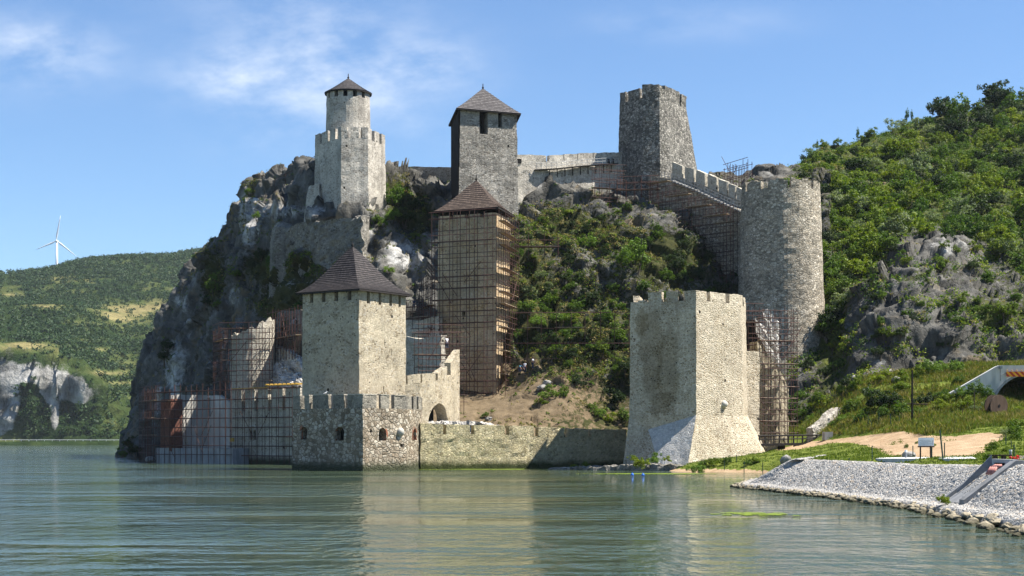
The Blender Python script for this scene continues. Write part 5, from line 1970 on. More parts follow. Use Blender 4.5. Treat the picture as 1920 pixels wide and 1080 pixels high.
def crown_mesh(name, rng, mat, nclump=46, nleaf=32, size=.13, tall=1.0, open_=.5):
    """crown of unit half-width standing on z = 0, with lobes and gaps"""
    nl = rng.integers(4, 7)
    lob = np.column_stack([rng.uniform(-.55, .55, nl), rng.uniform(-.55, .55, nl), rng.uniform(.45, 1.25, nl) * tall])
    lr = rng.uniform(.36, .56, nl)
    lob[0] = (0, 0, .7 * tall)
    lr[0] = .62
    k = rng.integers(0, nl, nclump)
    d = rng.normal(size=(nclump, 3))
    d[:, 2] = np.where(d[:, 2] < -.2, -d[:, 2] * .5, d[:, 2])
    d /= np.linalg.norm(d, axis=1, keepdims=True)
    c = lob[k] + d * (lr[k] * rng.uniform(.62, 1.08, nclump))[:, None] * (1, 1, tall * .95)
    c[:, 2] = np.maximum(c[:, 2], .12)
    rad = rng.uniform(.11, .25, nclump)
    v = clump_leaves(c, rad, nleaf, size, rng)
    me = fast_mesh(name, v, quads_of(len(v)))
    me.materials.append(mat)
    return me


def trunk_mesh(name, rng, stems=3):
    mb = MB()
    for k in range(stems):
        a = rng.uniform(0, 6.28)
        p = Vector((.05 * math.cos(a), .05 * math.sin(a), -.25))
        q = Vector((.16 * math.cos(a), .16 * math.sin(a), .35))
        e = Vector((rng.uniform(.25, .5) * math.cos(a), rng.uniform(.25, .5) * math.sin(a), rng.uniform(.8, 1.15)))
        mb.tube(p, q, .055, .04, 6)
        mb.tube(q, e, .04, .012, 5)
        for j in range(2):
            b = q.lerp(e, .35 + .3 * j)
            mb.tube(b, b + Vector((rng.uniform(-.35, .35), rng.uniform(-.35, .35), rng.uniform(.1, .35))), .02, .006, 4)
    me = bpy.data.meshes.new(name)
    me.from_pydata(mb.v, [], mb.f)
    me.materials.append(M['bark'])
    return me


SPEC = {  # material, clumps, leaves, leaf size, height, variants
    'yellow': ('leaf_yellow', 50, 32, .125, .95, 4), 'mid': ('leaf_mid', 50, 32, .125, 1.0, 4), 'dark': ('leaf_dark', 54, 34, .125, 1.05, 2),
    'silver': ('leaf_silver', 44, 32, .11, 1.0, 3), 'bright': ('leaf_bright', 60, 40, .10, 1.15, 3)}
CR, TK = {}, []
for kname, (mt, nc, nlv, sz, tall, nv) in SPEC.items():
    CR[kname] = [crown_mesh('crown_' + kname, np.random.default_rng(100 + 7 * i + len(kname)), M[mt], nc, nlv, sz, tall) for i in range(nv)]
TK = [trunk_mesh('stems', np.random.default_rng(60 + i)) for i in range(3)]


def plant(name, label, cat, group, loc, r, kind, rng, tilt=0.0, hz=1.0, trunk=True):
    e = thing(name, label, cat, loc, group)
    e.rotation_euler = (rng.uniform(-tilt, tilt), rng.uniform(-tilt, tilt), rng.uniform(0, 6.28))
    e.scale = (r, r, r * hz)
    o = bpy.data.objects.new('crown', CR[kind][rng.integers(0, len(CR[kind]))])
    C.objects.link(o)
    o.parent = e
    if trunk:
        s = bpy.data.objects.new('trunk', TK[rng.integers(0, 3)])
        C.objects.link(s)
        s.parent = e
    return e


rng = np.random.default_rng(5)
LAB = {'yellow': 'yellow green leafy shrub on the wooded hillside behind the round tower', 'mid': 'mid green leafy shrub on the wooded hillside behind the round tower',
       'dark': 'dark green dense tree on the wooded hillside behind the round tower', 'silver': 'pale silvery green shrub on the wooded hillside behind the round tower'}
cliff_px = [1380, 1545, 1590, 1630, 1660, 1700, 1760, 1800, 1850, 1920, 2000]
cliff_py = [500, 640, 560, 505, 470, 440, 435, 445, 485, 520, 530]
bare = [(1665, 347, 20, 7), (1770, 405, 18, 9), (1810, 235, 10, 8), (1720, 388, 14, 7), (1740, 458, 40, 14), (1905, 365, 14, 9)]
cnt = 0
spots = []
for gy_ in range(150, 640, 17):
    for gx_ in range(1392, 1975, 23):
        px, py = gx_ + rng.uniform(-11, 11) + (gy_ % 2) * 11, gy_ + rng.uniform(-8, 8)
        lim = np.interp(px, cliff_px, cliff_py)
        if py > lim or any(((px - a) / c_) ** 2 + ((py - b) / d_) ** 2 < 1 for a, b, c_, d_ in bare):
            continue
        d = np.hypot(hill.px - px, hill.py - py)
        if d.min() > 6:
            continue
        i = hill.at(px, py, 5)
        if abs(hill.p[i, 1]) > 465 or hill.p[i, 1] < 240:
            continue
        if px < 1500 and py < 335:
            continue
        if px < 1545 and py > 345 and py < 650 and px < 1535:
            continue
        spots.append((px, py, i))
rng.shuffle(spots)
for px, py, i in spots[:292]:
    i = int(i)
    r = rng.uniform(.55, 1.1) ** 1.1 * 3.6
    k = rng.choice(['yellow', 'mid', 'dark', 'silver'], p=[.45, .31, .09, .15])
    ridge_ = np.interp(px, [1400, 1440, 1500, 1560, 1620, 1700, 1780, 1860, 1940], [322, 318, 314, 294, 272, 245, 228, 202, 192])
    if py < ridge_ + 22 and px < 1760:
        r *= .5 if px < 1640 else .7
    if (1750 < px < 1830 and 205 < py < 260) or (1855 < px and py < 215):
        k = rng.choice(['dark', 'mid'])
        r *= 1.25
    plant('shrub', LAB[k], 'shrub', 'shrubs on the wooded hillside', tuple(hill.p[i] - (0, 0, .35 * r)), r * (.75 if py > 400 and px < 1600 else 1), k, rng, .25, rng.uniform(.8, 1.15), trunk=False)

# slender saplings on the skyline
for px, h in ((1700, 2.6), (1712, 2.0), (1608, 1.9), (1530, 1.5), (1811, 2.8)):
    m_ = np.abs(hill.px - px) < 3
    i = np.where(m_)[0][np.argmin(hill.py[m_])]
    plant('sapling', 'thin young tree sticking up from the hillside skyline', 'sapling', 'saplings on the hillside skyline', tuple(hill.p[i]), h * .32, 'mid', rng, .1, 3.0)

# shrubs on the castle rock, where the photo shows them
cr_list = [(735, 405, 16, 'bright', 'bright green bush on the crag right of the octagonal tower'), (1108, 462, 22, 'bright', 'bright green bush on the shaded slope, left of the larger rounded one'), (1196, 500, 31, 'bright', 'large rounded bright green bush on the slope below the dark tower'),
           (733, 510, 12, 'bright', 'small bright bush between the dark shingle roof and the scaffolded tower'), (1022, 520, 12, 'silver', None), (985, 548, 14, 'silver', None), (735, 372, 22, 'mid', None), (712, 352, 12, 'mid', None), (716, 420, 14, 'mid', None), (762, 410, 18, 'dark', None), (780, 390, 16, 'dark', None),
           (1030, 570, 18, 'mid', None), (1050, 600, 18, 'mid', None), (1008, 610, 16, 'bright', None), (1080, 580, 14, 'mid', None), (1120, 560, 16, 'dark', None), (1160, 640, 22, 'mid', None), (1140, 600, 17, 'mid', None), (1100, 640, 17, 'dark', None), (1170, 690, 18, 'dark', None), (1040, 655, 14, 'mid', None), (980, 580, 14, 'mid', None),
           (1065, 610, 14, 'yellow', None), (1130, 655, 15, 'yellow', None), (1160, 575, 14, 'mid', None), (1000, 500, 12, 'mid', None), (1060, 520, 12, 'dark', None), (1150, 540, 12, 'mid', None), (1240, 470, 14, 'dark', None), (1270, 500, 18, 'dark', None), (1310, 520, 18, 'dark', None), (1255, 520, 14, 'mid', None), (1230, 440, 12, 'mid', None),
           (1350, 545, 18, 'dark', None), (1285, 460, 12, 'dark', None), (1085, 718, 13, 'dark', None), (1035, 745, 16, 'bright', None), (1055, 738, 13, 'mid', None), (1015, 752, 13, 'yellow', None), (1160, 750, 18, 'dark', None), (1125, 775, 14, 'bright', None), (1145, 785, 14, 'yellow', None), (1170, 780, 14, 'mid', None), (1110, 762, 10, 'mid', None), (905, 780, 8, 'mid', None),
           (395, 540, 14, 'mid', None), (400, 520, 10, 'bright', None), (385, 565, 12, 'dark', None), (490, 480, 14, 'dark', None), (505, 492, 14, 'mid', None), (470, 500, 12, 'dark', None), (487, 412, 8, 'bright', None), (405, 570, 10, 'mid', None), (305, 672, 16, 'dark', None), (318, 650, 12, 'dark', None), (440, 510, 12, 'mid', None), (545, 490, 10, 'yellow', None),
           (585, 480, 10, 'yellow', None), (640, 500, 11, 'yellow', None), (560, 570, 9, 'mid', None), (575, 520, 9, 'mid', None), (240, 838, 14, 'dark', None), (228, 852, 10, 'mid', None), (250, 850, 12, 'dark', None), (470, 365, 8, 'bright', None), (784, 640, 12, 'yellow', None), (770, 650, 8, 'mid', None), (805, 640, 10, 'mid', None),
           (1490, 660, 12, 'mid', None), (1510, 690, 14, 'dark', None), (1530, 665, 14, 'mid', None), (1560, 650, 12, 'yellow', None), (1545, 700, 16, 'dark', None), (1580, 660, 12, 'yellow', None), (1500, 740, 14, 'mid', None), (1505, 780, 14, 'mid', None), (1535, 750, 14, 'mid', None), (1520, 795, 12, 'bright', None), (1565, 690, 14, 'mid', None), (1590, 720, 14, 'dark', None),
           (1605, 735, 14, 'mid', None), (1575, 740, 14, 'mid', None), (1620, 690, 12, 'dark', None), (1650, 660, 12, 'dark', None), (1560, 610, 14, 'yellow', None), (1575, 580, 14, 'mid', None), (1880, 590, 18, 'yellow', None), (1790, 600, 14, 'mid', None), (1800, 560, 12, 'yellow', None), (1760, 500, 14, 'mid', None), (1850, 520, 14, 'mid', None), (1650, 600, 10, 'mid', None), (1900, 560, 14, 'mid', None),
           (1560, 545, 14, 'dark', None), (1590, 530, 16, 'dark', None), (1575, 500, 16, 'mid', None), (1610, 500, 14, 'mid', None), (1700, 585, 10, 'mid', None)]
r2 = np.random.default_rng(77)
for _ in range(150):
    px, py = r2.uniform(962, 1185), r2.uniform(470, 700)
    if (py > 560 or r2.random() < .2) and not (px < 1060 and py > 660):
        cr_list.append((px, py, r2.uniform(5, 12), r2.choice(['mid', 'dark', 'yellow', 'mid', 'silver'], p=[.3, .42, .1, .13, .05]), None))
for _ in range(110):
    px, py = r2.uniform(1585, 1930), r2.uniform(450, 675)
    if fbm(np.array([[px / 60, py / 22, 3.3]]), 3, 88)[0] > .5 or py < 500:
        cr_list.append((px, py, r2.uniform(5, 13), r2.choice(['mid', 'dark', 'yellow']), None))
for _ in range(32):
    cr_list.append((r2.uniform(965, 1200), r2.uniform(385, 480), r2.uniform(4, 9), r2.choice(['dark', 'mid', 'dark', 'yellow']), None))
for _ in range(26):
    cr_list.append((r2.uniform(1190, 1380), r2.uniform(420, 560), r2.uniform(6, 13), r2.choice(['dark', 'mid']), None))
for px, py, rp, k, lab in cr_list:
    if px < 1480:
        S_ = crag
    else:
        i1, i2 = crag.at(px, py), hill.at(px, py)
        S_ = crag if (crag.p[i1, 1] < hill.p[i2, 1] and np.hypot(crag.px[i1] - px, crag.py[i1] - py) < 6) else hill
    i = S_.at(px, py)
    r = rp * S_.p[i, 1] / F
    g = None
    if lab is None:
        lab = {'mid': 'mid green bush growing among the rocks around the castle', 'dark': 'dark green bush growing among the rocks around the castle', 'yellow': 'yellowish bush growing among the rocks around the castle',
               'silver': 'pale silvery bush growing among the rocks around the castle', 'bright': 'small bright green bush growing among the rocks around the castle'}[k]
        g = 'bushes on the rocks'
    plant('bush', lab, 'bush', g, tuple(S_.p[i] - (0, 0, .8 * r)), r * 1.35, k, rng, .2, rng.uniform(.85, 1.1))

# weeds and bushes on the grassy bank
bk_list = [(1205, 868, 17, 'yellow', 188), (1225, 862, 14, 'bright', 190), (1188, 862, 10, 'yellow', 190), (1250, 860, 9, 'yellow', 193), (1305, 876, 17, 'bright', 189), (1340, 862, 15, 'yellow', 193), (1322, 866, 10, 'mid', 191), (1415, 858, 13, 'yellow', 195), (1400, 866, 9, 'mid', 192), (1360, 862, 11, 'mid', 194), (1480, 868, 10, 'bright', 150),
           (1100, 872, 9, 'yellow', 203), (1075, 874, 9, 'yellow', 203), (1130, 876, 6, 'mid', 202)]
for px, py, rp, k, Y in bk_list:
    p = P(px, py, Y)
    r = rp * Y / F
    if Y == 203 or Y == 202 or px < 1260:
        p.z = max(p.z - r * .6, .0)
    else:
        i = bank.at(px, min(py + rp * .5, 886), 6)
        p = Vector(bank.p[i] - (0, 0, .1))
    plant('bush', 'low leafy bush at the foot of the pale tower near the water', 'bush', 'bushes along the shore below the pale tower', tuple(p - Vector((0, 0, .3 * r))), r * 1.3, k, rng, .1, rng.uniform(.75, .95), trunk=False)
p = P(1767, 938, 80.5)
plant('bush', 'small green plant growing at the foot of the concrete drain chute', 'plant', None, (p.x, p.y, .36), .55, 'yellow', rng, .05, .9, trunk=False)
weeds = []
for px, py, rp, k in [(1645, 768, 20, 'dark'), (1670, 760, 18, 'dark'), (1625, 775, 13, 'mid'), (1690, 775, 15, 'mid'), (1735, 755, 14, 'dark'), (1725, 775, 12, 'mid'), (1610, 790, 12, 'mid'), (1655, 785, 12, 'mid'), (1745, 700, 13, 'bright'), (1765, 693, 11, 'bright'), (1795, 695, 12, 'bright'), (1800, 718, 9, 'mid'),
                      (1760, 745, 13, 'mid'), (1785, 750, 13, 'yellow'), (1805, 745, 14, 'bright'), (1830, 742, 14, 'mid'), (1850, 745, 12, 'mid'), (1815, 762, 12, 'yellow'), (1770, 765, 12, 'yellow'), (1840, 765, 10, 'silver'), (1610, 725, 13, 'yellow'), (1650, 715, 14, 'yellow'), (1690, 715, 12, 'yellow'), (1720, 705, 12, 'yellow'), (1630, 745, 13, 'mid'),
                      (1700, 730, 14, 'yellow'), (1580, 790, 12, 'bright'), (1565, 800, 10, 'mid'), (1595, 770, 14, 'mid'), (1900, 820, 12, 'mid'), (1880, 815, 8, 'silver'), (1910, 800, 14, 'yellow'), (1860, 840, 10, 'mid'), (1722, 828, 3, 'mid'), (1700, 836, 4, 'mid'), (1750, 834, 3.5, 'bright'), (1890, 845, 9, 'yellow'), (1915, 770, 10, 'yellow'), (1850, 858, 7, 'mid')]:
    i = bank.at(px, py, 5)
    r = rp * bank.p[i, 1] / F * 1.9
    plant('weed_bush', {'dark': 'dark leafy weeds on the grassy slope near the track', 'mid': 'green leafy weeds on the grassy slope near the track', 'bright': 'bright tall weeds on the grassy slope near the track', 'yellow': 'yellowish weeds on the grassy slope near the track', 'silver': 'pale grey green weeds on the grassy slope near the track'}[k],
          'weeds', 'weeds on the grassy slope', tuple(bank.p[i] - (0, 0, .35 * r)), r, k, rng, .1, rng.uniform(.7, 1.0), trunk=False)


# ground cover: tufts nobody could count
def tufts(name, label, S, idx, rad, nleaf, size, mat, rng, up=.6, squash=.7, lift=.15):
    p = S.p[idx] + S.nrm[idx] * lift * np.asarray(rad).reshape(-1, 1)
    v = clump_leaves(p, rad, nleaf, size, rng, up, squash)
    me = fast_mesh(name, v, quads_of(len(v)))
    o = link(name, me, mat)
    o['kind'] = 'stuff'
    o['label'] = label
    return o


def blades(name, label, base, nb, h, mat, rng, spread=.25, wd=.035):
    """upright grass: thin tapering blades"""
    N = len(base) * nb
    b = np.repeat(base, nb, 0) + np.column_stack([rng.normal(size=(N, 2)) * spread, np.zeros(N)])
    hh = np.repeat(np.asarray(h).reshape(-1, 1), nb, 0)[:, 0] * rng.uniform(.45, 1.15, N)
    a = rng.uniform(0, 6.28, N)
    lean = rng.normal(size=(N, 2)) * .28
    dx = np.column_stack([np.cos(a), np.sin(a), np.zeros(N)]) * (wd * rng.uniform(.7, 1.4, N))[:, None]
    tip = b + np.column_stack([lean * hh[:, None], hh])
    mid = b + np.column_stack([lean * hh[:, None] * .3, hh * .55])
    v = np.stack([b - dx, b + dx, tip + dx * .15, mid - dx * .9], 1).reshape(-1, 3)
    me = fast_mesh(name, v, quads_of(len(v)))
    o = link(name, me, mat)
    o['kind'] = 'stuff'
    o['label'] = label
    return o


def pick(S, wgt, n, rng):
    w_ = np.clip(wgt, 0, None).astype(float)
    return rng.choice(len(w_), size=n, replace=True, p=w_ / w_.sum())


patch = np.clip((fbm(crag.p / 3.2, 3, 501) - .44) * 6, 0, 1)
upn = np.clip(crag.nrm[:, 2] + .35, .05, 1)
seen = (crag.px > 210) & (crag.px < 1640) & (crag.py > 290) & (crag.nrm[:, 1] < .35) & (crag.p[:, 2] > .8)
wv = np.clip(crag_veg + .07, 0, 1) ** 1.15 * patch * upn * seen
for nm, mt, lab, n, sz in (('ground_cover', 'grass_olive', 'olive low growth over the castle rock', 5200, .24), ('dry_grass', 'grass_dry', 'dry straw coloured grass over the castle rock', 2300, .22), ('undergrowth', 'leaf_mid', 'green low scrub over the castle rock', 3600, .28)):
    idx = pick(crag, wv * np.clip(fbm(crag.p / 5 + len(nm) * 9, 2, 505) * 3 - 1.0, .03, 1), n, rng)
    tufts(nm, lab, crag, idx, rng.uniform(.2, .6, n), 18, sz, M[mt], rng)
rs_ = seen & (crag.px > 955) & (crag.px < 1390) & (crag.py > 380) & (crag.py < 720)
for nm, mt, lab, n, sz in (('undergrowth', 'leaf_dark', 'dark green scrub on the shaded slope', 2200, .28), ('undergrowth', 'leaf_yellow', 'yellow green scrub on the slope right of the ochre tower', 1000, .26), ('dry_grass', 'grass_dry', 'dry grass among the rocks right of the ochre tower', 1200, .22)):
    idx = pick(crag, rs_ * np.clip(crag_veg + .05, .04, 1) * np.clip(fbm(crag.p / 3 + len(mt) * 4, 2, 531) * 3 - 1.0, .02, 1) * (crag.px < (1390 if mt == 'leaf_dark' else 1230)), n, rng)
    tufts(nm, lab, crag, idx, rng.uniform(.25, .75, n), 20, sz, M[mt], rng)
hp = np.clip((fbm(hill.p / 4.0, 3, 511) - .40) * 5, 0, 1)
seen = (hill.px > 1480) & (hill.px < 1960) & (hill.nrm[:, 1] < .4) & (hill.p[:, 2] > 8)
lim = np.interp(hill.px, cliff_px, cliff_py)
wv = np.clip(hill_veg + .12, 0, 1) * hp * seen * np.clip(hill.nrm[:, 2] + .4, .03, 1) * np.where(hill.py > lim, .55, 1.0)
for nm, mt, lab, n, sz, r0, r1 in (('undergrowth', 'leaf_yellow', 'yellow green scrub between the hillside shrubs', 5200, .36, .5, 1.3), ('undergrowth', 'leaf_mid', 'mid green scrub between the hillside shrubs', 5200, .36, .5, 1.3), ('dry_grass', 'grass_dry', 'dry grass between the hillside shrubs', 1200, .26, .3, .6)):
    idx = pick(hill, wv * np.clip(fbm(hill.p / 7 + len(mt) * 5, 2, 515) * 3 - 1.0, .03, 1), n, rng)
    tufts(nm, lab, hill, idx, rng.uniform(r0, r1, n), 24, sz, M[mt], rng)

# grass on the bank
seen = (bank.px > 1250) & (bank.px < 1950) & (bank.p[:, 2] > .35) & (bank.p[:, 1] > 55)
lawn = (bank.p[:, 1] < 178) & (bank.px < 1690) & (bank.py > 818)
wv = np.clip(bveg, 0, 1) * seen * (bank.p[:, 1] > 60)
rough_ = wv * (bank.p[:, 1] > 165) * (bank.py < 815) * (.15 + np.clip((fbm(bank.p / 3.5, 3, 521) - .38) * 4, 0, 1))
n = 6500
idx = pick(bank, rough_, n, rng)
blades('tall_grass', 'tall rough grass on the slope above the track', bank.p[idx], 9, rng.uniform(.25, .7, n), M['grass_green'], rng, .35, .05)
idx = pick(bank, rough_, n, rng)
blades('tall_grass', 'olive rough grass on the slope above the track', bank.p[idx], 9, rng.uniform(.25, .75, n), M['grass_olive'], rng, .35, .05)
idx = pick(bank, rough_ * np.clip((fbm(bank.p / 6, 2, 523) - .45) * 6, 0, 1), 1800, rng)
blades('dry_grass', 'straw coloured grass on the slope above the track', bank.p[idx], 8, rng.uniform(.3, .8, 1800), M['grass_dry'], rng, .3, .05)
n = 9000
idx = pick(bank, wv * (bank.p[:, 1] < 205) * np.where(bank.p[:, 1] < 140, 1.5, 1.0), n, rng)
blades('lawn_grass', 'short lawn grass on the bank above the embankment', bank.p[idx], 7, rng.uniform(.06, .2, n), M['grass_green'], rng, .22, .04)

# the far wood
seen = (farS.px > -700) & (farS.px < 560) & (farS.p[:, 2] > 7)
dens = np.clip(1.0 - far_dry * 1.5, .04, 1) * np.clip(1 - far_rock * 1.7, .015, 1) * seen * np.where((farS.px > 390) | (farS.px < -60), .25, 1)
area = np.clip(farS.p[:, 1] / 1300, 1, 2.2)
n = 17000
idx = pick(farS, dens * np.where(farS.p[:, 1] < 1560, 1.6, area), n, rng)
pp = farS.p[idx] + np.column_stack([rng.uniform(-4, 4, (n, 2)), np.zeros(n)])
rad = rng.uniform(2.0, 5.0, n) * np.where(rng.random(n) < .12, 1.4, 1)
pp[:, 2] += rad * .35
v = clump_leaves(pp, rad, 24, 2.5, rng, .3, .9)
me = fast_mesh('far_wood', v, quads_of(len(v)))
o = link('far_wood', me, M['leaf_far'])
o['kind'] = 'stuff'
o['label'] = 'distant dark green wood covering the hill across the river'

# algae on the water
def algae(label, cx_, cy_, rx, ry, n, seed, thr=.47):
    r_ = np.random.default_rng(seed)
    gx_, gy_ = np.meshgrid(np.linspace(-1, 1, n), np.linspace(-1, 1, n // 2))
    x, y = cx_ + gx_ * rx, cy_ + gy_ * ry
    k = fbm(np.column_stack([x.ravel() / (rx * .22), y.ravel() / (ry * .3), np.full(x.size, seed)]), 4, seed).reshape(x.shape) - np.sqrt(gx_ ** 2 + gy_ ** 2) ** 2 * .28 + .12
    h, w_ = x.shape
    id_ = np.arange(h * w_).reshape(h, w_)
    keep = (k[:-1, :-1] > thr)
    q_ = np.stack([id_[:-1, :-1], id_[:-1, 1:], id_[1:, 1:], id_[1:, :-1]], -1)[keep]
    z_ = np.full(x.size, .012) + r_.uniform(0, .02, x.size)
    o = link('algae', fast_mesh('algae', np.column_stack([x.ravel(), y.ravel(), z_]), q_), M['algae'])
    o['kind'] = 'stuff'
    o['label'] = label


algae('bright green algae floating in a flat patch off the embankment', XX(1415, 80), 80, 2.2, 2.3, 150, 3)
algae('yellow green algae drifting along the foot of the river wall', XX(920, 205), 205.4, 10, 2.4, 170, 8, .38)
algae('thin algae drifting below the quay', XX(1230, 178), 178, 9, 3.0, 130, 12, .50)
# ---------------------------------------------------------------- scaffolding
_t = MB()
_t.tube((0, 0, 0), (0, 0, 1), 1.0, n=6, cap=False)
TUBE = bpy.data.meshes.new('tube')
TUBE.from_pydata(_t.v, [], _t.f)
TUBE.materials.append(M['rust'])
_t = MB()
_t.box((0, 0, 0), (1, 1, 1))
PLK = bpy.data.meshes.new('plank')
PLK.from_pydata(_t.v, [], _t.f)
PLK.materials.append(M['plank'])


def rod(name, a, b, r, parent, mesh=None):
    a, b = Vector(a), Vector(b)
    o = bpy.data.objects.new(name, mesh or TUBE)
    C.objects.link(o)
    d = b - a
    o.parent = parent
    base = wloc(parent)
    o.matrix_local = Matrix.LocRotScale(a - base, d.to_track_quat('Z', 'Y'), (r, r, d.length))
    return o


def plank(a, b, w_, th, parent, name='plank_deck'):
    a, b = Vector(a), Vector(b)
    d = b - a
    o = bpy.data.objects.new(name, PLK)
    C.objects.link(o)
    o.parent = parent
    ang = math.atan2(d.y, d.x)
    pit = -math.asin(d.z / d.length)
    o.matrix_local = Matrix.LocRotScale((a + b) / 2 - wloc(parent), Matrix.Rotation(ang, 3, 'Z') @ Matrix.Rotation(pit, 3, 'Y'), (d.length, w_, th))
    return o


def scaffold(label, a, b, zlo, zhi, bay=1.5, lift=1.9, depth=1.0, decks=(), braces=3, out=.35, root=None, seed=0, r=.046, mid_rail=True, jut=.6, skip=.06):
    """a, b: (px, Y) ends of the wall face; zlo/zhi numbers or functions of t in 0..1"""
    rg = random.Random(seed)
    fc = Face((XX(a[0], a[1]), a[1]), (XX(b[0], b[1]), b[1]))
    if root is None:
        p = fc.pt(fc.L / 2, out, 0)
        root = thing('scaffolding', label, 'scaffolding', (p.x, p.y, max(0, zlo if not callable(zlo) else zlo(.5))))
    lo = zlo if callable(zlo) else (lambda t_: zlo)
    hi = zhi if callable(zhi) else (lambda t_: zhi)
    nb = max(2, int(round(fc.L / bay)))
    for i in range(nb + 1):
        t_ = i / nb
        d = fc.L * t_ + rg.uniform(-.12, .12)
        for o_ in (out, out + depth):
            lean = rg.uniform(-.05, .05)
            rod('upright', fc.pt(d, o_, lo(t_) - .3), fc.pt(d + lean, o_, hi(t_) + rg.uniform(.1, 1.3)), r, root)
    zmin, zmax = min(lo(0), lo(1), lo(.5)), max(hi(0), hi(1), hi(.5))
    nl = max(1, int(round((zmax - zmin) / lift)))
    for l in range(1, nl + 1):
        z_ = zmin + l * lift
        ts = [k / 20 for k in range(21) if lo(k / 20) - .2 <= z_ <= hi(k / 20) + .9]
        if len(ts) < 2:
            continue
        d0, d1 = fc.L * ts[0] - rg.uniform(0, jut), fc.L * ts[-1] + rg.uniform(0, jut)
        for o_, dz in ((out, 0), (out + depth, 0), (out + depth, .95 if mid_rail else 0)):
            if rg.random() < skip or (dz == 0 and o_ > out and not mid_rail and False):
                continue
            rod('ledger', fc.pt(d0, o_ + .05, z_ + dz + rg.uniform(-.06, .06)), fc.pt(d1, o_ + .05, z_ + dz + rg.uniform(-.06, .06)), r, root)
        for (lv, t0, t1) in decks:
            if lv == l:
                plank(fc.pt(fc.L * t0 - .3, out + depth / 2, z_ + .08), fc.pt(fc.L * t1 + .3, out + depth / 2, z_ + .08), depth * .95, .07, root)
    for k in range(braces):
        t0 = rg.uniform(.05, .75)
        z0_ = zmin + rg.uniform(.05, .7) * (zmax - zmin)
        dd = rg.choice((-1, 1)) * rg.uniform(2.2, 3.4)
        rod('brace', fc.pt(fc.L * t0, out + depth + .08, z0_), fc.pt(fc.L * t0 + dd, out + depth + .08, z0_ + rg.uniform(3, 4.6)), r, root)
    return root


# tall tower: front and right side
zt_ = ZZ(398, 239)
S1 = scaffold('tall dense rusty scaffolding wrapped round the ochre tower with the brown roof', (818, 241.9), (931, 237.4), 9, zt_ - .8, bay=1.5, lift=1.75, decks=[(9, 0, 1)], braces=9, seed=3, mid_rail=True, skip=.22, r=.05)
scaffold('', (931, 237.4), (956, 246.8), 10, zt_ - .8, bay=1.7, lift=1.75, decks=[(2, 0, 1), (4, 0, 1), (6, 0, .9), (8, 0, 1), (9, 0, 1), (11, 0, 1), (13, 0, 1), (14, 0, 1), (15, 0, .9)], braces=4, root=S1, seed=5)
# left return of the same scaffold
scaffold('', (803, 247), (819, 240), 17, zt_ - 10, bay=1.9, lift=1.75, decks=[(4, 0, 1), (8, 0, 1)], braces=1, root=S1, seed=6)
# low platform behind the climbing wall
zl = ZZ(659, 221)
S2 = scaffold('scaffold platform with a long plank deck behind the climbing wall', (776, 222), (861, 224), 7.5, zl + 2.3, bay=1.1, lift=1.6, depth=2.2, decks=[(5, 0, 1)], braces=2, seed=9)
# terraces
S3 = scaffold('small scaffold on the pale terraces between the square river tower and the ochre tower', (763, 245), (818, 241), 15.5, 24, bay=1.3, lift=1.7, decks=[(2, 0, 1), (4, 0, .8)], braces=1, seed=12)
# palace wall and concrete shell
S4 = scaffold('wide rusty scaffold covering the shaded pale wall with four slots', (434, 257.6), (560, 246.0), -.2, ZZ(738, 252), bay=1.65, lift=1.5, depth=.9, decks=[(3, .8, 1)], braces=2, seed=15, mid_rail=False, skip=.0)
S5 = scaffold('dense scaffold of red and brown tubes around the half built concrete shell', (292, 267.2), (437, 252.2), 0, ZZ(733, 260), bay=1.5, lift=1.45, depth=1.1, decks=[(7, .0, .22), (5, 0, .2), (3, .1, .25), (8, 0, .55)], braces=7, seed=18, mid_rail=False)
scaffold('', (276, 276), (298, 267), .2, ZZ(735, 270), bay=1.4, lift=1.45, decks=[(7, 0, 1), (5, 0, 1), (3, 0, 1)], braces=2, root=S5, seed=19)
# wooden ladder of the shell
la, lb = P(339, 787, 263.6), P(351, 837, 261.8)
L1 = thing('ladder', 'pale wooden ladder leaning inside the scaffold of the concrete shell', 'ladder', tuple(lb))
side = Vector((.42, .1, 0))
for s_ in (-.5, .5):
    o = rod('rail', lb + side * s_, la + side * s_, .05, L1)
    o.data = o.data.copy() if s_ < 0 else L1.children[0].data
    o.data.materials[0] = M['plank']
rail_mesh = L1.children[0].data
for k in range(11):
    p = lb.lerp(la, (k + .5) / 11)
    rod('rung', p - side * .5, p + side * .5, .035, L1, rail_mesh)
bx_ = MB()
f_ = pf
f_.block(bx_, f_.at_px(446), f_.at_px(452.5), 1.35, 1.6, ZZ(828, 256), ZZ(821, 256))
tag(bx_.build('site_sign', M['yellow']), 'small orange yellow board hanging on the scaffold of the pale wall', 'sign')
# left round tower
S6 = scaffold('rusty scaffold around the broken pale round tower', (424, 260), (512, 257.5), ZZ(735, 259), ZZ(622, 259), bay=1.15, lift=1.7, decks=[(6, 0, .35), (5, 0, .12), (3, 0, .1), (1, .6, 1)], braces=2, seed=22)
scaffold('', (415, 268), (430, 260), ZZ(735, 263), ZZ(625, 263), bay=1.4, lift=1.7, decks=[(5, 0, 1), (4, 0, 1)], braces=1, root=S6, seed=23)
S7 = scaffold('scaffold in front of the brown masonry wall left of the square tower', (516, 266.5), (568, 254.5), 17, ZZ(590, 262), bay=1.3, lift=1.7, decks=[(2, 0, 1)], braces=2, seed=25)
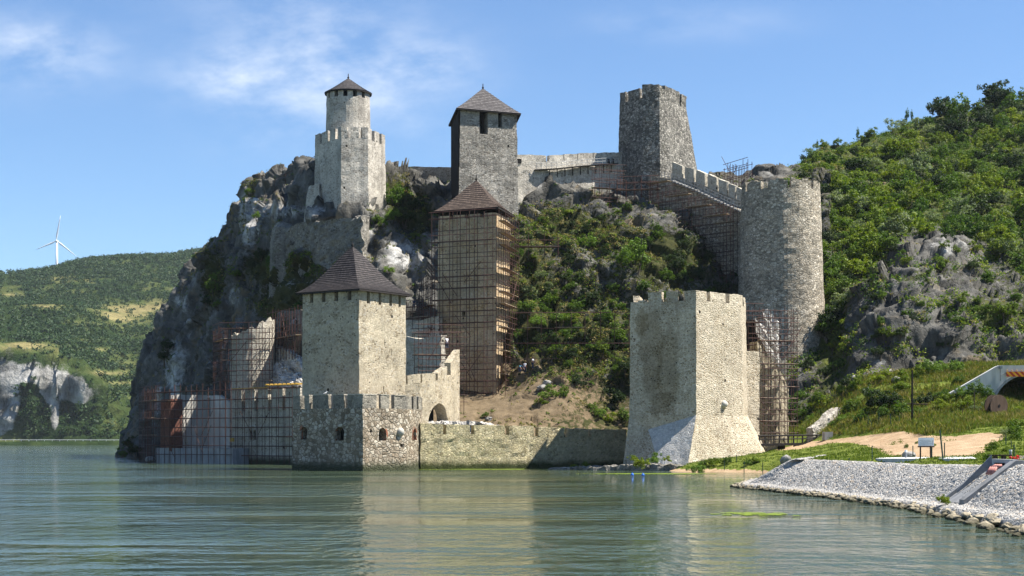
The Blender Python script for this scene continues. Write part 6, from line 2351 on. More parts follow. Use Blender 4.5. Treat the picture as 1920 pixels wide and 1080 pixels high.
# stepped wall
S8 = scaffold('large dark scaffold hung along the stepped wall beside the round tower', (1228, 275.6), (1392, 261.8), lambda q_: 41 - 24 * q_, lambda q_: ZZ(352, 275) - 6.2 * q_, bay=1.45, lift=1.6, decks=[], braces=4, out=1.3, seed=28, jut=.2)
fs_ = Face((XX(1228, 275.6), 275.6), (XX(1392, 261.8), 261.8))
for t0, t1, pp_ in ((.0, .26, 322), (.22, .5, 346), (.45, .72, 366), (.66, .92, 383), (.78, 1.0, 396)):
    Yd = 275.6 - 13.8 * (t0 + t1) / 2
    z_ = ZZ(pp_ + 6, Yd)
    plank(fs_.pt(fs_.L * t0, 1.9, z_ - 1.5), fs_.pt(fs_.L * t1, 1.9, z_ - 1.5), 1.1, .08, S8)
# scaffold at the curtain wall next to the dark tower
S9 = scaffold('scaffold with a wide deck between the curtain wall and the dark tower', (1108, 274.5), (1160, 276.5), ZZ(408, 275), ZZ(320, 275), bay=1.2, lift=1.6, decks=[(3, 0, 1)], braces=2, out=.8, seed=31)
scaffold('', (1160, 276), (1236, 274.6), ZZ(372, 275), ZZ(346, 275), bay=1.4, lift=1.3, decks=[(1, 0, 1)], braces=0, root=S9, out=.8, seed=32)
# on the wall behind the round tower
S10 = scaffold('small scaffold top sticking up behind the round tower battlement', (1370, 272), (1412, 266), ZZ(350, 268), ZZ(314, 268), bay=1.0, lift=1.7, decks=[], braces=2, out=.3, seed=35)
# gate ruin
S11 = scaffold('tall dark scaffold over the ruined gate beside the pale tower', (1421, 216.2), (1484, 218.4), 3.2, ZZ(592, 217), bay=.95, lift=1.55, depth=.9, decks=[(2, 0, 1), (4, 0, 1), (5, .1, .9), (7, 0, 1), (9, 0, .9)], braces=3, seed=38)
scaffold('', (1399, 218.8), (1420, 219), ZZ(690, 218), ZZ(585, 218), bay=.9, lift=1.55, decks=[(2, 0, 1), (4, 0, 1)], braces=1, root=S11, seed=39)
# long thin scaffold on the slope
S12 = scaffold('thin scaffold walkway strung across the green slope right of the ochre tower', (962, 241), (1178, 240.5), lambda q_: 15 + 1.5 * math.sin(q_ * 5), 22.2, bay=2.3, lift=2.3, depth=.9, decks=[(3, .12, .22), (3, .38, .62)], braces=1, out=2.2, seed=42, skip=.45, r=.028, mid_rail=False)
S13 = scaffold('plank platform on the shaded slope right of the brown roof', (965, 254), (1046, 254), ZZ(478, 253), ZZ(452, 253), bay=2.4, lift=1.0, depth=1.2, decks=[(1, 0, 1)], braces=0, out=2.5, seed=44, mid_rail=False)

# handrail on the crag, upper left
T = thing('handrail', 'thin black handrail climbing the skyline left of the octagonal tower', 'handrail', tuple(P(515, 336, 308)))
hr = [P(515, 337, 309), P(535, 326, 304), P(555, 316, 301), P(575, 304, 294), P(590, 293, 288)]
for k in range(4):
    rod('rail', hr[k], hr[k + 1], .05, T)
for p in hr:
    rod('post', p - Vector((0, 0, 2.2)), p, .05, T)
for o in T.children:
    pass

# ---------------------------------------------------------------- wind turbine
tb = P(106.5, 515, 2290)
T = thing('wind_turbine', 'white three bladed wind turbine on the distant hill skyline', 'wind turbine', tuple(tb))
hub = P(106.5, 452, 2290)
mb = MB()
mb.lathe((tb.x, tb.y, 0), [(2.0, tb.z - 6), (1.7, tb.z + 15), (1.3, hub.z - 1.0)], 16)
mb.build('tower', M['turbine'], T, smooth=True)
mb = MB()
mb.box((hub.x, hub.y + 1.5, hub.z), (2.6, 6.5, 2.6), R(8))
mb.build('nacelle', M['turbine'], T)
mb = MB()
mb.lathe((hub.x, hub.y - 2.6, hub.z - 1.4), [(.3, 0), (1.1, .4), (1.4, 1.4), (1.1, 2.4), (.3, 2.8)], 14)
mb.build('hub', M['turbine'], T, smooth=True)
for ex, ey in ((113.5, 404), (67.5, 468), (143.5, 481)):
    tip = P(ex, ey, 2287)
    root_ = Vector((hub.x, hub.y - 2.8, hub.z))
    d = (tip - root_)
    L = d.length
    d.normalize()
    ch = Vector((0, -1, 0)).cross(d).normalized()
    st = [(0, .55, .55), (.06, .7, .5), (.2, 1.35, .35), (.5, .9, .2), (.8, .55, .12), (1.0, .1, .04)]
    vs = []
    for s_, w_, th_ in st:
        c = root_ + d * (L * s_)
        for k in range(8):
            a = 2 * math.pi * k / 8
            vs.append(c + ch * (w_ * math.cos(a) + .3 * w_) + Vector((0, 1, 0)) * th_ * math.sin(a))
    fs = [(j * 8 + k, j * 8 + (k + 1) % 8, (j + 1) * 8 + (k + 1) % 8, (j + 1) * 8 + k) for j in range(len(st) - 1) for k in range(8)]
    mb = MB()
    mb.add(vs, fs + [tuple(range(40, 48))])
    mb.build('blade', M['turbine'], T, smooth=True)

# ---------------------------------------------------------------- far shore road
mb = MB()
pth = [(-200, 1322, -1, 2.2), (0, 1322, -1, 2.5), (120, 1322, -1, 2.1), (250, 1322, -1, 2.3), (420, 1322, -1, 2)]
wall_strip(mb, pth, 3, 6)
tag(mb.build('shore_wall', M['bricky'], None, rough=.5, rscale=4), 'pale stone embankment wall along the far shore', 'wall')
T = thing('guard_rail', 'white guard rail along the road on the far shore', 'guard rail', (XX(120, 1326), 1326, 3.2))
a_, b_ = Vector((XX(-40, 1326), 1326, 4.3)), Vector((XX(250, 1326), 1326, 4.2))
o = rod('rail', a_, b_, .13, T)
o.data = o.data.copy()
o.data.materials[0] = M['turbine']
for k in range(20):
    p = a_.lerp(b_, (k + .5) / 20)
    rod('post', p - Vector((0, 0, 1.4)), p, .16, T, o.data)

# ---------------------------------------------------------------- people and a gull
def skin_body(name, joints, edges, mat, parent, sub=2):
    """one continuous body grown round a skeleton: joints {name: (pos, radius or (rx, ry))}"""
    keys = list(joints)
    base = wloc(parent)
    me = bpy.data.meshes.new(name)
    me.from_pydata([tuple(Vector(joints[k][0])) for k in keys], [(keys.index(a), keys.index(b)) for a, b in edges], [])
    o = link(name, me, mat, parent)
    md = o.modifiers.new('skin', 'SKIN')
    md.use_smooth_shade = True
    for k, sv in zip(keys, me.skin_vertices[0].data):
        r_ = joints[k][1]
        sv.radius = r_ if isinstance(r_, tuple) else (r_, r_)
        sv.use_root = k == 'pelvis'
    s_ = o.modifiers.new('sub', 'SUBSURF')
    s_.levels = s_.render_levels = sub
    bpy.context.view_layer.update()
    dg = bpy.context.evaluated_depsgraph_get()
    nm_ = bpy.data.meshes.new_from_object(o.evaluated_get(dg))
    o.modifiers.clear()
    o.data = nm_
    if mat and not nm_.materials:
        nm_.materials.append(mat)
    return o


def person(label, foot, yaw, bend, shirt, group=None, arm=.4):
    """a standing or stooping worker about 1.75 m tall; bend: how far the trunk tips forward (radians)"""
    T_ = thing('person', label, 'person', tuple(foot), group)
    T_.rotation_euler = (0, 0, yaw)
    fw = Vector((0, -math.sin(bend), math.cos(bend)))
    pel = Vector((0, .10 * bend, .95))
    ch = pel + fw * .42
    nk = pel + fw * .56
    hd = nk + (fw + Vector((0, -.25, 0))).normalized() * .10
    ht = hd + (fw * .5 + Vector((0, 0, .5))).normalized() * .17
    J = {'pelvis': (pel, (.15, .12)), 'waist': (pel + fw * .2, (.14, .11)), 'chest': (ch, (.18, .125)), 'neck': (nk, .06), 'chin': (hd, (.075, .085)), 'brow': (hd.lerp(ht, .55), (.085, .10)), 'crown': (ht, .055)}
    E = [('pelvis', 'waist'), ('waist', 'chest'), ('chest', 'neck'), ('neck', 'chin'), ('chin', 'brow'), ('brow', 'crown')]
    for s_, sg in (('l', -1), ('r', 1)):
        sh_ = nk + Vector((sg * .19, 0, -.05))
        el = sh_ + Vector((sg * .05, -arm * .3, -.28))
        wr = el + Vector((-sg * .02, -arm * .5, -.24))
        J.update({'sh' + s_: (sh_, .062), 'el' + s_: (el, .045), 'wr' + s_: (wr, .03), 'palm' + s_: (wr + Vector((0, -.03, -.07)), (.038, .022))})
        E += [('chest', 'sh' + s_), ('sh' + s_, 'el' + s_), ('el' + s_, 'wr' + s_), ('wr' + s_, 'palm' + s_)]
        for q in range(5):
            off = Vector((0, (q - 2) * .017, -.075 - .012 * (2 - abs(q - 2)))) if q else Vector((-sg * .01, -.055, -.02))
            J['f%d%s' % (q, s_)] = (wr + Vector((0, -.03, -.07)) + off, .008)
            E.append(('palm' + s_, 'f%d%s' % (q, s_)))
        hp_ = pel + Vector((sg * .10, 0, -.06))
        kn = Vector((sg * .12, -.04 - .1 * bend, .50))
        an = Vector((sg * .13, .02, .08))
        toe = Vector((sg * .14, -.17, .04))
        J.update({'hp' + s_: (hp_, .10), 'kn' + s_: (kn, .065), 'an' + s_: (an, .045), 'toe' + s_: (toe, .04)})
        E += [('pelvis', 'hp' + s_), ('hp' + s_, 'kn' + s_), ('kn' + s_, 'an' + s_), ('an' + s_, 'toe' + s_)]
    skin_body('body', J, E, M['skin'], T_)
    S_ = {'pelvis': (pel + fw * .02, (.165, .135)), 'waist': (pel + fw * .2, (.155, .125)), 'chest': (ch, (.195, .14)), 'neck': (nk - fw * .02, (.085, .08))}
    Es = [('pelvis', 'waist'), ('waist', 'chest'), ('chest', 'neck')]
    Tr = {'pelvis': (pel, (.165, .135))}
    Et = []
    for s_ in 'lr':
        S_['sh' + s_] = (J['sh' + s_][0], .078)
        S_['el' + s_] = (J['sh' + s_][0].lerp(J['el' + s_][0], .8), .06)
        Es += [('chest', 'sh' + s_), ('sh' + s_, 'el' + s_)]
        Tr['hp' + s_] = (J['hp' + s_][0], .115)
        Tr['kn' + s_] = (J['kn' + s_][0], .082)
        Tr['an' + s_] = (J['an' + s_][0] + Vector((0, 0, .04)), .065)
        Et += [('pelvis', 'hp' + s_), ('hp' + s_, 'kn' + s_), ('kn' + s_, 'an' + s_)]
    skin_body('shirt', S_, Es, shirt, T_)
    skin_body('trousers', Tr, Et, M['trousers'], T_)
    mb = MB()
    c = hd.lerp(ht, .62)
    mb.lathe((c.x, c.y + .015, c.z), [(.103, -.02), (.105, .03), (.085, .085), (.02, .115)], 12)
    hb = mb.build('hair', M['hair'], None, smooth=True)
    hb.parent = T_
    # nose and ears belong to the head
    return T_


def on(S, px, py):
    return Vector(S.p[S.at(px, py)])


person('bending worker in a light blue shirt on the dug slope, left of two upright workers', on(crag, 972, 697), R(35), .9, M['shirt_blue'], None, .7)
person('worker in a white shirt seen from behind, standing between two others on the dug slope', on(crag, 983, 696), R(170), .08, M['shirt_white'])
person('worker in a white top with dark trousers, rightmost of the workers on the dug slope', on(crag, 995, 690), R(60), .15, M['shirt_white'])
person('worker in a dark blue top standing on the pale terrace beside the square tower', Vector((XX(776, 246), 246, ZZ(582, 246))), R(20), .1, M['trousers'])
person('person in a blue shirt seen through a gap of the river wall', Vector((XX(1106.5, 218.2), 218.2, ZZ(840, 218.2))), R(0), .05, M['shirt_blue'])
person('worker in a white shirt crouching over the scaffold platform deck', Vector((XX(838, 223), 223, ZZ(655, 223))), R(200), .2, M['shirt_white'])

gp = Vector((XX(607.5, 198.4), 198.4, ZP + 1.76)) if False else Vector(g1.pt(g1.at_px(607), -.3, ZZ(766, 197) + 1.76))
T = thing('gull', 'small white gull perched on a merlon of the gun bastion', 'bird', tuple(gp))
J = {'pelvis': (Vector((0, 0, .17)), (.075, .08)), 'rump': (Vector((-.14, 0, .14)), (.045, .035)), 'tail': (Vector((-.27, 0, .11)), (.03, .012)), 'breast': (Vector((.10, 0, .22)), (.07, .075)), 'neck': (Vector((.15, 0, .31)), .042), 'head': (Vector((.18, 0, .37)), .05), 'beak': (Vector((.28, 0, .355)), .012)}
skin_body('body', J, [('pelvis', 'rump'), ('rump', 'tail'), ('pelvis', 'breast'), ('breast', 'neck'), ('neck', 'head'), ('head', 'beak')], M['white_plumage'], T)
for s_ in (-.03, .03):
    mb = MB()
    mb.tube(gp + Vector((.02, s_, 0)), gp + Vector((.02, s_, .12)), .008, n=5)
    mb.build('leg', M['yellow'], T)

# ---------------------------------------------------------------- on the water
for px, py in ((1185.5, 890.5), (1205.5, 891)):
    Y = 11100 / (py - 826 + 1.0)
    mb = MB()
    c = Vector((XX(px, Y), Y, .07))
    mb.lathe(c, [(.02, -.17)] + [(.17 * math.cos(a), .17 * math.sin(a)) for a in np.linspace(-1.4, 1.4, 9)] + [(.04, .18), (.04, .24), (.02, .25)], 16)
    tag(mb.build('buoy', M['buoy'], None, smooth=True), 'small round bright blue buoy floating in front of the pale tower', 'buoy', 'blue buoys off the pale tower')

# ---------------------------------------------------------------- footbridge
T = thing('footbridge', 'black wooden footbridge with railings between the gate ruin and the little stone wall', 'bridge', (XX(1480, 211), 211, ZZ(836, 211)))
a, b = Vector((XX(1424, 209), 209, ZZ(832, 209))), Vector((XX(1531, 214), 214, ZZ(830, 214)))
d = (b - a).normalized()
n_ = Vector((-d.y, d.x, 0)).normalized()
mb = MB()
wv_ = Vector((0, 0, .3))
mb.hexa([a - n_ * .2 - wv_, b - n_ * .2 - wv_, b + n_ * 2 - wv_, a + n_ * 2 - wv_], [a - n_ * .2, b - n_ * .2, b + n_ * 2, a + n_ * 2], 99)
mb.build('deck', M['blackwood'], T)
for s_ in (0, 1.8):
    for k in range(5):
        p = a.lerp(b, k / 4) + n_ * s_
        mb = MB()
        mb.box(p + Vector((0, 0, .5)), (.16, .16, 1.05), math.atan2(d.y, d.x))
        mb.build('post', M['blackwood'], T)
    for hh, th_ in ((1.02, .1), (.55, .07)):
        mb = MB()
        q0, q1 = a + n_ * s_ + Vector((0, 0, hh)), b + n_ * s_ + Vector((0, 0, hh))
        mb.tube(q0, q1, th_, n=6)
        mb.build('rail', M['blackwood'], T)
for k in (.45, .72):
    p = a.lerp(b, k) + n_ * .8
    mb = MB()
    mb.box(p - Vector((0, 0, .75)), (1.0, .3, 1.0), math.atan2(d.y, d.x))
    mb.build('trestle', M['blackwood'], T)
mb = MB()
c = on(bank, 1548, 820)
mb.box(c + Vector((0, 0, .35)), (1.1, .8, 1.0), .2)
o = mb.build('concrete_block', M['dark_concrete'], None, rough=.05)
tag(o, 'dark square block beside the path at the end of the footbridge', 'block')

# ---------------------------------------------------------------- tunnel mouth
Yp = 195.0
T = thing('tunnel_portal', 'pale concrete tunnel mouth with sloping wing wall set in the grassy slope', 'tunnel', (XX(1935, Yp), Yp, 7))
cxp, czp, ra = XX(1930, Yp), ZZ(771, Yp), 4.45
out = []
xl = XX(1781, Yp)
z_l, z_t = ZZ(737, Yp), ZZ(685, Yp)
NA = 20
arc = [(cxp + ra * math.cos(math.pi * (1 - k / NA)), czp + ra * math.sin(math.pi * (1 - k / NA))) for k in range(NA + 1)]


def top_of(x):
    return float(np.interp(x, [xl, XX(1872, Yp), XX(1990, Yp), XX(2080, Yp)], [z_l, z_t, z_t, z_l]))


mb = MB()
xs = [xl, XX(1810, Yp), XX(1840, Yp)]
prof_t = [(x, top_of(x)) for x in xs] + [(x, top_of(x)) for x, _ in arc] + [(x, top_of(x)) for x in (XX(2020, Yp), XX(2050, Yp), XX(2080, Yp))]
prof_b = [(x, max(5.0, z_l - 1.2 - (x - xl) * .45)) for x in xs] + arc + [(x, 6.0) for x in (XX(2020, Yp), XX(2050, Yp), XX(2080, Yp))]
prof_b[3] = (arc[0][0], czp - 1)
for k in range(len(prof_t) - 1):
    (x0, t0), (x1, t1) = prof_t[k], prof_t[k + 1]
    (u0, b0), (u1, b1) = prof_b[k], prof_b[k + 1]
    fr_ = [(u0, Yp, b0), (u1, Yp, b1), (x1, Yp, t1), (x0, Yp, t0)]
    bk_ = [(q_[0], Yp + .9, q_[2]) for q_ in fr_]
    mb.grid(*fr_, 1.0)
    mb.add([fr_[3], fr_[2], bk_[2], bk_[3]], [(0, 1, 2, 3)])
    mb.add([fr_[1], fr_[0], bk_[0], bk_[1]], [(0, 1, 2, 3)])
mb.build('portal_wall', M['grey_concrete'], T)
mb = MB()
for k in range(NA):
    (x0, z0_), (x1, z1_) = arc[k], arc[k + 1]
    mb.add([(x0, Yp + .5, z0_), (x1, Yp + .5, z1_), (x1, Yp + 45, z1_), (x0, Yp + 45, z0_)], [(0, 1, 2, 3)])
    xo0, zo0 = cxp + (x0 - cxp) * 1.07, czp + (z0_ - czp) * 1.07
    xo1, zo1 = cxp + (x1 - cxp) * 1.07, czp + (z1_ - czp) * 1.07
    mb.add([(x0, Yp - .12, z0_), (x1, Yp - .12, z1_), (xo1, Yp - .12, zo1), (xo0, Yp - .12, zo0)], [(0, 1, 2, 3)])
    mb.add([(x0, Yp - .12, z0_), (x1, Yp - .12, z1_), (x1, Yp + .5, z1_), (x0, Yp + .5, z0_)], [(0, 1, 2, 3)])
    mb.add([(xo0, Yp - .12, zo0), (xo1, Yp - .12, zo1), (xo1, Yp + .02, zo1), (xo0, Yp + .02, zo0)], [(0, 1, 2, 3)])
mb.add([(cxp - ra, Yp + 45, czp - 1), (cxp + ra, Yp + 45, czp - 1), (cxp + ra, Yp + 45, czp + ra), (cxp - ra, Yp + 45, czp + ra)], [(0, 1, 2, 3)])
mb.build('lining', M['dark_concrete'], T, weld=False)
mb = MB()
sg0, sg1 = XX(1886, Yp), XX(1976, Yp)
cs = Vector(((sg0 + sg1) / 2, Yp - .2, ZZ(701.5, Yp)))
mb.box((0, 0, 0), (sg1 - sg0, .08, .62))
o = mb.build('chevron_sign', M['chevron'], None)
o.parent = T
o.location = cs - Vector(T.location)
for k in range(9):
    p = Vector((XX(1888 + k * 9, Yp), Yp - .1, ZZ(694.5, Yp)))
    mb = MB()
    mb.lathe(p, [(.06, -.06), (.09, 0), (.02, .07)], 8)
    mb.build('warning_lamp', M['yellow'], T)
mb = MB()
mb.box(P(1876, 689, Yp - .3), (.34, .5, .3))
mb.tube(P(1876, 690, Yp - .06), P(1876, 714, Yp - .06), .04)
mb.tube(P(1877, 703, Yp - .06), P(1888, 699, Yp - .06), .03)
mb.build('lamp_box', M['greymetal'], T)

# cable drum
c = on(bank, 1868, 775)
Yd = c.y
T = thing('cable_drum', 'big weathered wooden cable drum lying on edge beside the tunnel mouth', 'cable drum', tuple(c))
ax = Vector((.42, -.9, 0)).normalized()
ctr = Vector((c.x, c.y, c.z + 1.12))
for s_ in (-.45, .45):
    mb = MB()
    mb.tube(ctr + ax * (s_ - .06), ctr + ax * (s_ + .06), 1.25, n=32)
    fl = mb.build('flange', M['brownwood'], T)
    mb = MB()
    mb.tube(ctr + ax * (s_ - .09), ctr + ax * (s_ + .09), .17, n=14)
    mb.build('bush', M['void'], fl)
mb = MB()
mb.tube(ctr - ax * .38, ctr + ax * .38, .65, n=24)
mb.build('core', M['brownwood'], T)

# ---------------------------------------------------------------- poles, posts, boards on the bank
c = on(bank, 1710, 789)
T = thing('pole', 'tall dark wooden pole standing alone on the grassy slope', 'pole', tuple(c))
mb = MB()
top = ZZ(694, c.y)
mb.tube(c - Vector((0, 0, .5)), (c.x, c.y, top), .13, .10, 9)
mb.build('shaft', M['blackwood'], T)
mb = MB()
mb.tube((c.x, c.y - .1, top - .3), (c.x, c.y - .3, top - .3), .05, n=6)
mb.build('insulator', M['void'], T)
c0, c1 = on(bank, 1695, 765), on(bank, 1736, 765)
mb = MB()
mb.tube(c0 + Vector((0, 0, .7)), c1 + Vector((0, 0, .7)), .09, n=6)
tag(mb.build('log', M['brownwood']), 'dark horizontal beam lying in the weeds behind the tall pole', 'beam')


def post(label, px, py, hpx, r, mat, group=None, name='fence_post', cat='post', lean=0.0):
    c = on(bank, px, py)
    h = hpx * c.y / F
    mb = MB()
    mb.tube((c.x, c.y, c.z - .3), (c.x + lean * h, c.y, c.z + h), r, n=7)
    return tag(mb.build(name, mat), label, cat, group)


for px, py, h in ((1602, 794, 13), (1628, 796, 21), (1648, 791, 22), (1666, 800, 27), (1684, 792, 17)):
    post('dark green fence post on the grassy slope left of the tall pole', px, py, h, .05, M['greenpost'], 'fence posts on the slope')
post('leaning green strut beside a fence post on the slope', 1637, 798, 16, .05, M['greenpost'], None, 'strut', 'strut', -.45)
for px, py, h in ((1635, 862, 30), (1710, 858, 26), (1748, 857, 22), (1769, 857, 30), (1772, 857, 24), (1868, 862, 14), (1885, 832, 22), (1902, 855, 26), (1896, 835, 14)):
    post('thin dark post on the flat ground behind the embankment', px, py, h, .035, M['greenpost'], 'thin posts behind the embankment')
for px, py, h in ((1392, 884, 22), (1432, 884, 20), (1470, 880, 16), (1382, 862, 14), (1357, 878, 16), (1500, 868, 10), (1590, 864, 9), (1540, 866, 9)):
    post('short green post along the lawn edge by the shore', px, py, h, .05, M['greenpost'], 'green posts along the shore lawn')
post('leaning tall grey stake on the flat ground beside the white board', 1765, 862, 58, .05, M['greenpost'], None, 'stake', 'stake', -.12)
post('dark rod standing in the weeds left of the cable drum', 1828, 772, 42, .05, M['brownwood'], None, 'rod', 'rod')
post('short dark stake in the weeds below the tunnel wing wall', 1802, 774, 12, .05, M['brownwood'], None, 'stake', 'stake')
for px, py in ((1698, 862), (1893, 857)):
    c = on(bank, px, py)
    T = thing('bollard_lamp', 'grey steel bollard lamp, ' + ('left of the white board' if px < 1800 else 'right one near the weedy mound'), 'bollard', tuple(c))
    mb = MB()
    h = 23 * c.y / F if px < 1800 else 15 * c.y / F
    mb.tube((c.x, c.y, c.z - .2), (c.x, c.y, c.z + h * .8), .075, n=12)
    mb.build('post', M['greymetal'], T)
    mb = MB()
    mb.tube((c.x, c.y, c.z + h * .8), (c.x, c.y, c.z + h), .085, n=12)
    mb.build('head', M['white_paint'], T)

# information board
c = on(bank, 1736, 857)
Yb = c.y
T = thing('information_board', 'white information board on two brown posts in front of the sandy track', 'board', tuple(c))
mb = MB()
a, b = P(1721.5, 836, Yb), P(1750.5, 820.5, Yb)
mb.box(((a.x + b.x) / 2, Yb - .05, (a.z + b.z) / 2), (b.x - a.x, .06, b.z - a.z))
pn = mb.build('panel', M['white_paint'], T)
mb = MB()
mb.box(((a.x + b.x) / 2, Yb - .04, a.z - .05), (b.x - a.x + .06, .12, .08))
mb.build('frame', M['brownwood'], T)
for px in (1726, 1745):
    mb = MB()
    x_ = XX(px, Yb)
    mb.box((x_, Yb + .03, (c.z + b.z) / 2 - .25), (.08, .08, b.z - c.z + .2))
    mb.build('post', M['brownwood'], T)
mb = MB()
for k in range(5):
    mb.box((XX(1748, Yb), Yb - .084, b.z - .2 - k * .06), (.03, .008, .04))
for k in range(7):
    mb.box((XX(1732, Yb) + .12 * (k % 2), Yb - .084, b.z - .18 - k * .07), (.72 - .1 * (k % 3), .006, .012))
mb.build('print_marks', M['greymetal'], pn)

# bench
c = on(bank, 1874, 866)
T = thing('bench', 'dark plank bench on two block legs above the embankment at right', 'bench', tuple(c))
mb = MB()
wb_ = 41 * c.y / F
mb.box((c.x, c.y, c.z + .42), (wb_, .45, .07), -.04)
mb.build('seat', M['brownwood'], T)
for s_ in (-.22, .17):
    mb = MB()
    mb.box((c.x + s_ * wb_, c.y, c.z + .17), (.19, .38, .42), -.04)
    mb.build('leg', M['brownwood'], T)
# flower bed
r_ = np.random.default_rng(3)
for lab, mt, x0, x1, n in (('red flowers in a low bed right of the bench', 'red_flower', 1893, 1912, 60), ('white and pink flowers at the end of the low bed', 'white_flower', 1910, 1932, 60)):
    cs = np.array([on(bank, r_.uniform(x0, x1), r_.uniform(859, 862)) for _ in range(n)]) + (0, 0, .12)
    v = clump_leaves(cs, np.full(n, .10), 10, .07, r_)
    o = link('flower_bed', fast_mesh('flower_bed', v, quads_of(len(v))), M[mt])
    tag(o, lab, 'flowers')

# path slab on the lawn
mb = MB()
a, b, c_, d_ = (on(bank, q_, w_) for q_, w_ in ((1640, 858.5), (1832, 858.5), (1826, 856), (1650, 856)))
ps = [Vector((q_.x, q_.y, q_.z + .09)) for q_ in (a, b, c_, d_)]
mb.hexa([q_ - Vector((0, 0, .4)) for q_ in ps], ps, 99)
structure(mb.build('footpath', M['grey_concrete']), 'pale concrete footpath behind the embankment lawn')

# ---------------------------------------------------------------- boulders
def boulder_mesh(seed, mat, sub=3):
    bm = bmesh.new()
    bmesh.ops.create_icosphere(bm, subdivisions=sub, radius=1.0)
    v = np.array([q_.co[:] for q_ in bm.verts])
    _, val, fac = worley(v / 1.1 + seed * 7.3, seed)
    k = 1 + .45 * (val - .5) + .55 * fac + .25 * (fbm(v / .5 + seed, 3, seed) - .5)
    v = v * k[:, None] * (1.15, .9, .72)
    for q_, c in zip(bm.verts, v):
        q_.co = c
    me = bpy.data.meshes.new('boulder')
    bm.to_mesh(me)
    bm.free()
    me.materials.append(mat)
    return me


BM = [boulder_mesh(s_, M['boulder'], 2) for s_ in range(6)]
rg = random.Random(9)
sel = []
d_all = np.linalg.norm(np.diff(EW, axis=0), axis=1)
cum = np.concatenate([[0], np.cumsum(d_all)])
s0, s1 = cum[1], cum[13]
n_b = 270
for k in range(n_b):
    f_ = (k + rg.random()) / n_b
    s_ = s0 + (s1 - s0) * f_
    x, y = np.interp(s_, cum, EW[:, 0]), np.interp(s_, cum, EW[:, 1])
    iv = np.array([np.interp(s_, cum, inn[:, 0]), np.interp(s_, cum, inn[:, 1])])
    near = np.clip((84 - y) / 14, 0, 1)
    o_ = rg.uniform(-.30 - .45 * near, .42)
    r = rg.uniform(.12, .24) * (1 + .75 * near * rg.random())
    x, y = x + iv[0] * o_, y + iv[1] * o_
    o = bpy.data.objects.new('boulder', BM[k % 6])
    C.objects.link(o)
    o.location = (x, y, max(-.05, .10 + o_ * .30) + .02)
    o.rotation_euler = (rg.uniform(-.4, .4), rg.uniform(-.4, .4), rg.uniform(0, 6.28))
    o.scale = (r * rg.uniform(.9, 1.3), r * rg.uniform(.8, 1.2), r * rg.uniform(.7, 1.1))
    tag(o, 'wet brown boulder at the water edge along the foot of the stone embankment', 'boulder', 'boulders along the waterline')
BP_ = [boulder_mesh(20 + s_, M['boulder_pale']) for s_ in range(3)]
for px, py, rp, lab in ((1473, 862, 9.5, 'pale upright boulder on the lawn near the end of the embankment'), (1708, 855, 13, 'big grey boulder beside the bollard lamp and the white board'), (283, 857, 9, 'pale boulder in the water at the foot of the scaffolded plinth'),
                        (1668, 668, 9, 'pale boulder lodged under the cliff above the grassy slope'), (1600, 700, 9, 'grey boulder on the slope beside the round tower'), (1680, 712, 9, 'pale boulder at the top of the grassy slope'), (1660, 700, 7, 'small grey boulder at the top of the grassy slope'), (1488, 866, 4, 'small pale stone beside the upright boulder on the lawn'),
                        (1030, 718, 8, 'pale boulder on the dug slope, upper one'), (1015, 728, 9, 'pale boulder on the dug slope, lower one'), (914, 785, 6, 'dark boulder on the soil behind the river wall')):
    if px > 1400:
        S_ = bank
    else:
        S_ = crag
    if px == 283:
        c = Vector((XX(283, 268), 268, .3))
    else:
        c = on(S_, px, py)
    r = rp * c.y / F
    o = bpy.data.objects.new('boulder', BP_[int(px) % 3])
    C.objects.link(o)
    o.location = (c.x, c.y, c.z + .3 * r)
    o.scale = (r, r, r * (1.3 if px == 1473 else .95))
    o.rotation_euler = (0, 0, px)
    tag(o, lab, 'boulder')

# ---------------------------------------------------------------- concrete drain chute in the embankment
def bank_line(Y, f_):
    """a point of the embankment slope: f_=0 berm .. 1 top"""
    o_ = np.argsort(EW[2:, 1])
    xw = np.interp(Y, EW[2:, 1][o_], EW[2:, 0][o_])
    xb = xw + 1.25
    zb_ = .42 + .3 * np.clip((92 - Y) / 30, 0, 1)
    xt = top_x(Y)
    zt2 = 2.2 + .5 * np.clip((92 - Y) / 30, 0, 1)
    return Vector((xb + (xt - xb) * f_, Y, zb_ + (zt2 - zb_) * f_))


T = thing('drain_chute', 'grey concrete drain chute with two raised side walls set in the stone embankment', 'drain', tuple(bank_line(80, .5)))
for Yc, nm in ((82.8, 'side_wall'), (79.0, 'side_wall')):
    lo_, hi_ = bank_line(Yc, -.02), bank_line(Yc, 1.04)
    mb = MB()
    w_ = Vector((0, .17 if Yc > 80 else .42, 0))
    up_ = Vector((0, 0, .42))
    dn = Vector((0, 0, -.9))
    flat = Vector((.75, 0, 0))
    lo2, hi2 = lo_, hi_
    pr = [lo2 + dn * .3, hi2 + dn, hi2 + flat + dn, hi2 + flat + Vector((0, 0, .06)), hi2 + Vector((0, 0, .06)), lo2 + Vector((0, 0, .10))]
    n = len(pr)
    vs = [p_ - w_ for p_ in pr] + [p_ + w_ for p_ in pr]
    mb.add(vs, [tuple(range(n)), tuple(reversed(range(n, 2 * n)))] + [(k, k + n, (k + 1) % n + n, (k + 1) % n) for k in range(n)])
    o = mb.build(nm, M['dark_concrete'], T)
    o.location.z += .17
mb = MB()
l0, h0, l1, h1_ = bank_line(79.2, 0), bank_line(79.2, 1), bank_line(82.6, 0), bank_line(82.6, 1)
up_ = Vector((0, 0, .05))
mb.hexa([l0 - up_ * 4, l1 - up_ * 4, h1_ - up_ * 4, h0 - up_ * 4], [l0 + up_, l1 + up_, h1_ + up_, h0 + up_], 99)
mb.build('channel_floor', M['dark_concrete'], T)
mb = MB()
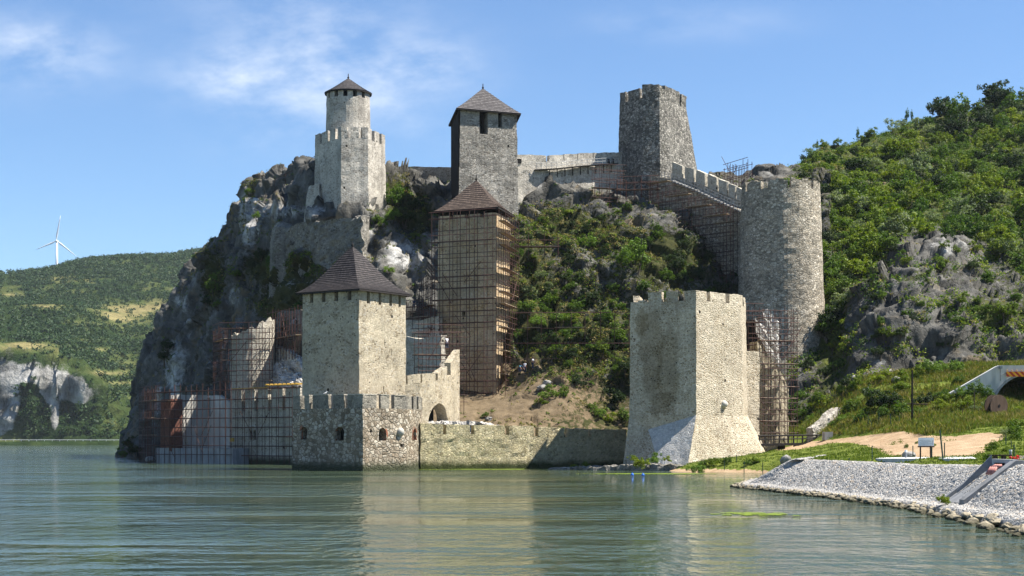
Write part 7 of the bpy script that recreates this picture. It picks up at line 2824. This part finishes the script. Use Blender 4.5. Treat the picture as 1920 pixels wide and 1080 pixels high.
hd_ = bank_line(80.9, .97)
mb.box(hd_ + Vector((.25, 0, .05)), (.25, 3.6, .75))
mb.build('head_wall', M['grey_concrete'], T)
mb = MB()
mb.box(hd_ + Vector((.1, .3, .05)), (.08, 1.5, .38))
mb.build('drain_opening', M['void'], T)
T2 = thing('hose_bundle', 'bundle of pink hoses hanging down the concrete drain chute', 'hoses', tuple(hd_))
for k in range(4):
    mb = MB()
    a = bank_line(80.2 + k * .32, .93) + Vector((0, 0, .2))
    b = bank_line(80.1 + k * .35, .72) + Vector((0, 0, .12))
    m_ = (a + b) / 2 + Vector((0, 0, .14))
    mb.tube(a, m_, .065, n=9)
    mb.tube(m_, b, .065, n=9)
    mb.build('hose', M['pipe'], T2, smooth=True)
mb = MB()
a, b = bank_line(81.9, .92) + Vector((0, 0, .75)), bank_line(82.1, .2) + Vector((0, 0, .22))
mb.hexa([b + Vector((0, -.04, -.1)), a + Vector((0, -.04, -.6)), a + Vector((0, .04, -.6)), b + Vector((0, .04, -.1))], [b + Vector((0, -.04, .05)), a + Vector((0, -.04, 0)), a + Vector((0, .04, 0)), b + Vector((0, .04, .05))], 99)
tag(mb.build('steel_plate', M['greymetal']), 'grey steel plate leaning inside the concrete drain chute', 'plate')
c = bank_line(83, -.3)
v = clump_leaves(np.array([tuple(c + Vector((rg.uniform(-.5, .25), rg.uniform(-1.6, 1.6), -.02))) for _ in range(40)]), np.full(40, .13), 22, .07, r_, 1.0, .3)
o = link('moss', fast_mesh('moss', v, quads_of(len(v))), M['yellowmoss'])
o['kind'] = 'stuff'
o['label'] = 'yellow brown moss below the concrete drain chute'
# ---------------------------------------------------------------- the air
mb = MB()
mb.hexa([(-1600, -80, -9), (1600, -80, -9), (1600, 3300, -9), (-1600, 3300, -9)], [(-1600, -80, 420), (1600, -80, 420), (1600, 3300, 420), (-1600, 3300, 420)], 9999)
hz_ = mb.build('haze', None)
hz_['kind'] = 'stuff'
hz_['label'] = 'thin summer haze in the air over the river'
m = bpy.data.materials.new('haze_air')
m.use_nodes = True
t = NT(m.node_tree)
t.n.remove(t.n['Principled BSDF'])
pv = t.node('ShaderNodeVolumePrincipled')
pv.inputs['Color'].default_value = (.80, .90, 1.0, 1)
pv.inputs['Density'].default_value = .00003
pv.inputs['Anisotropy'].default_value = .2
t.put(t.n['Material Output'].inputs['Volume'], pv.outputs[0])
hz_.data.materials.append(m)
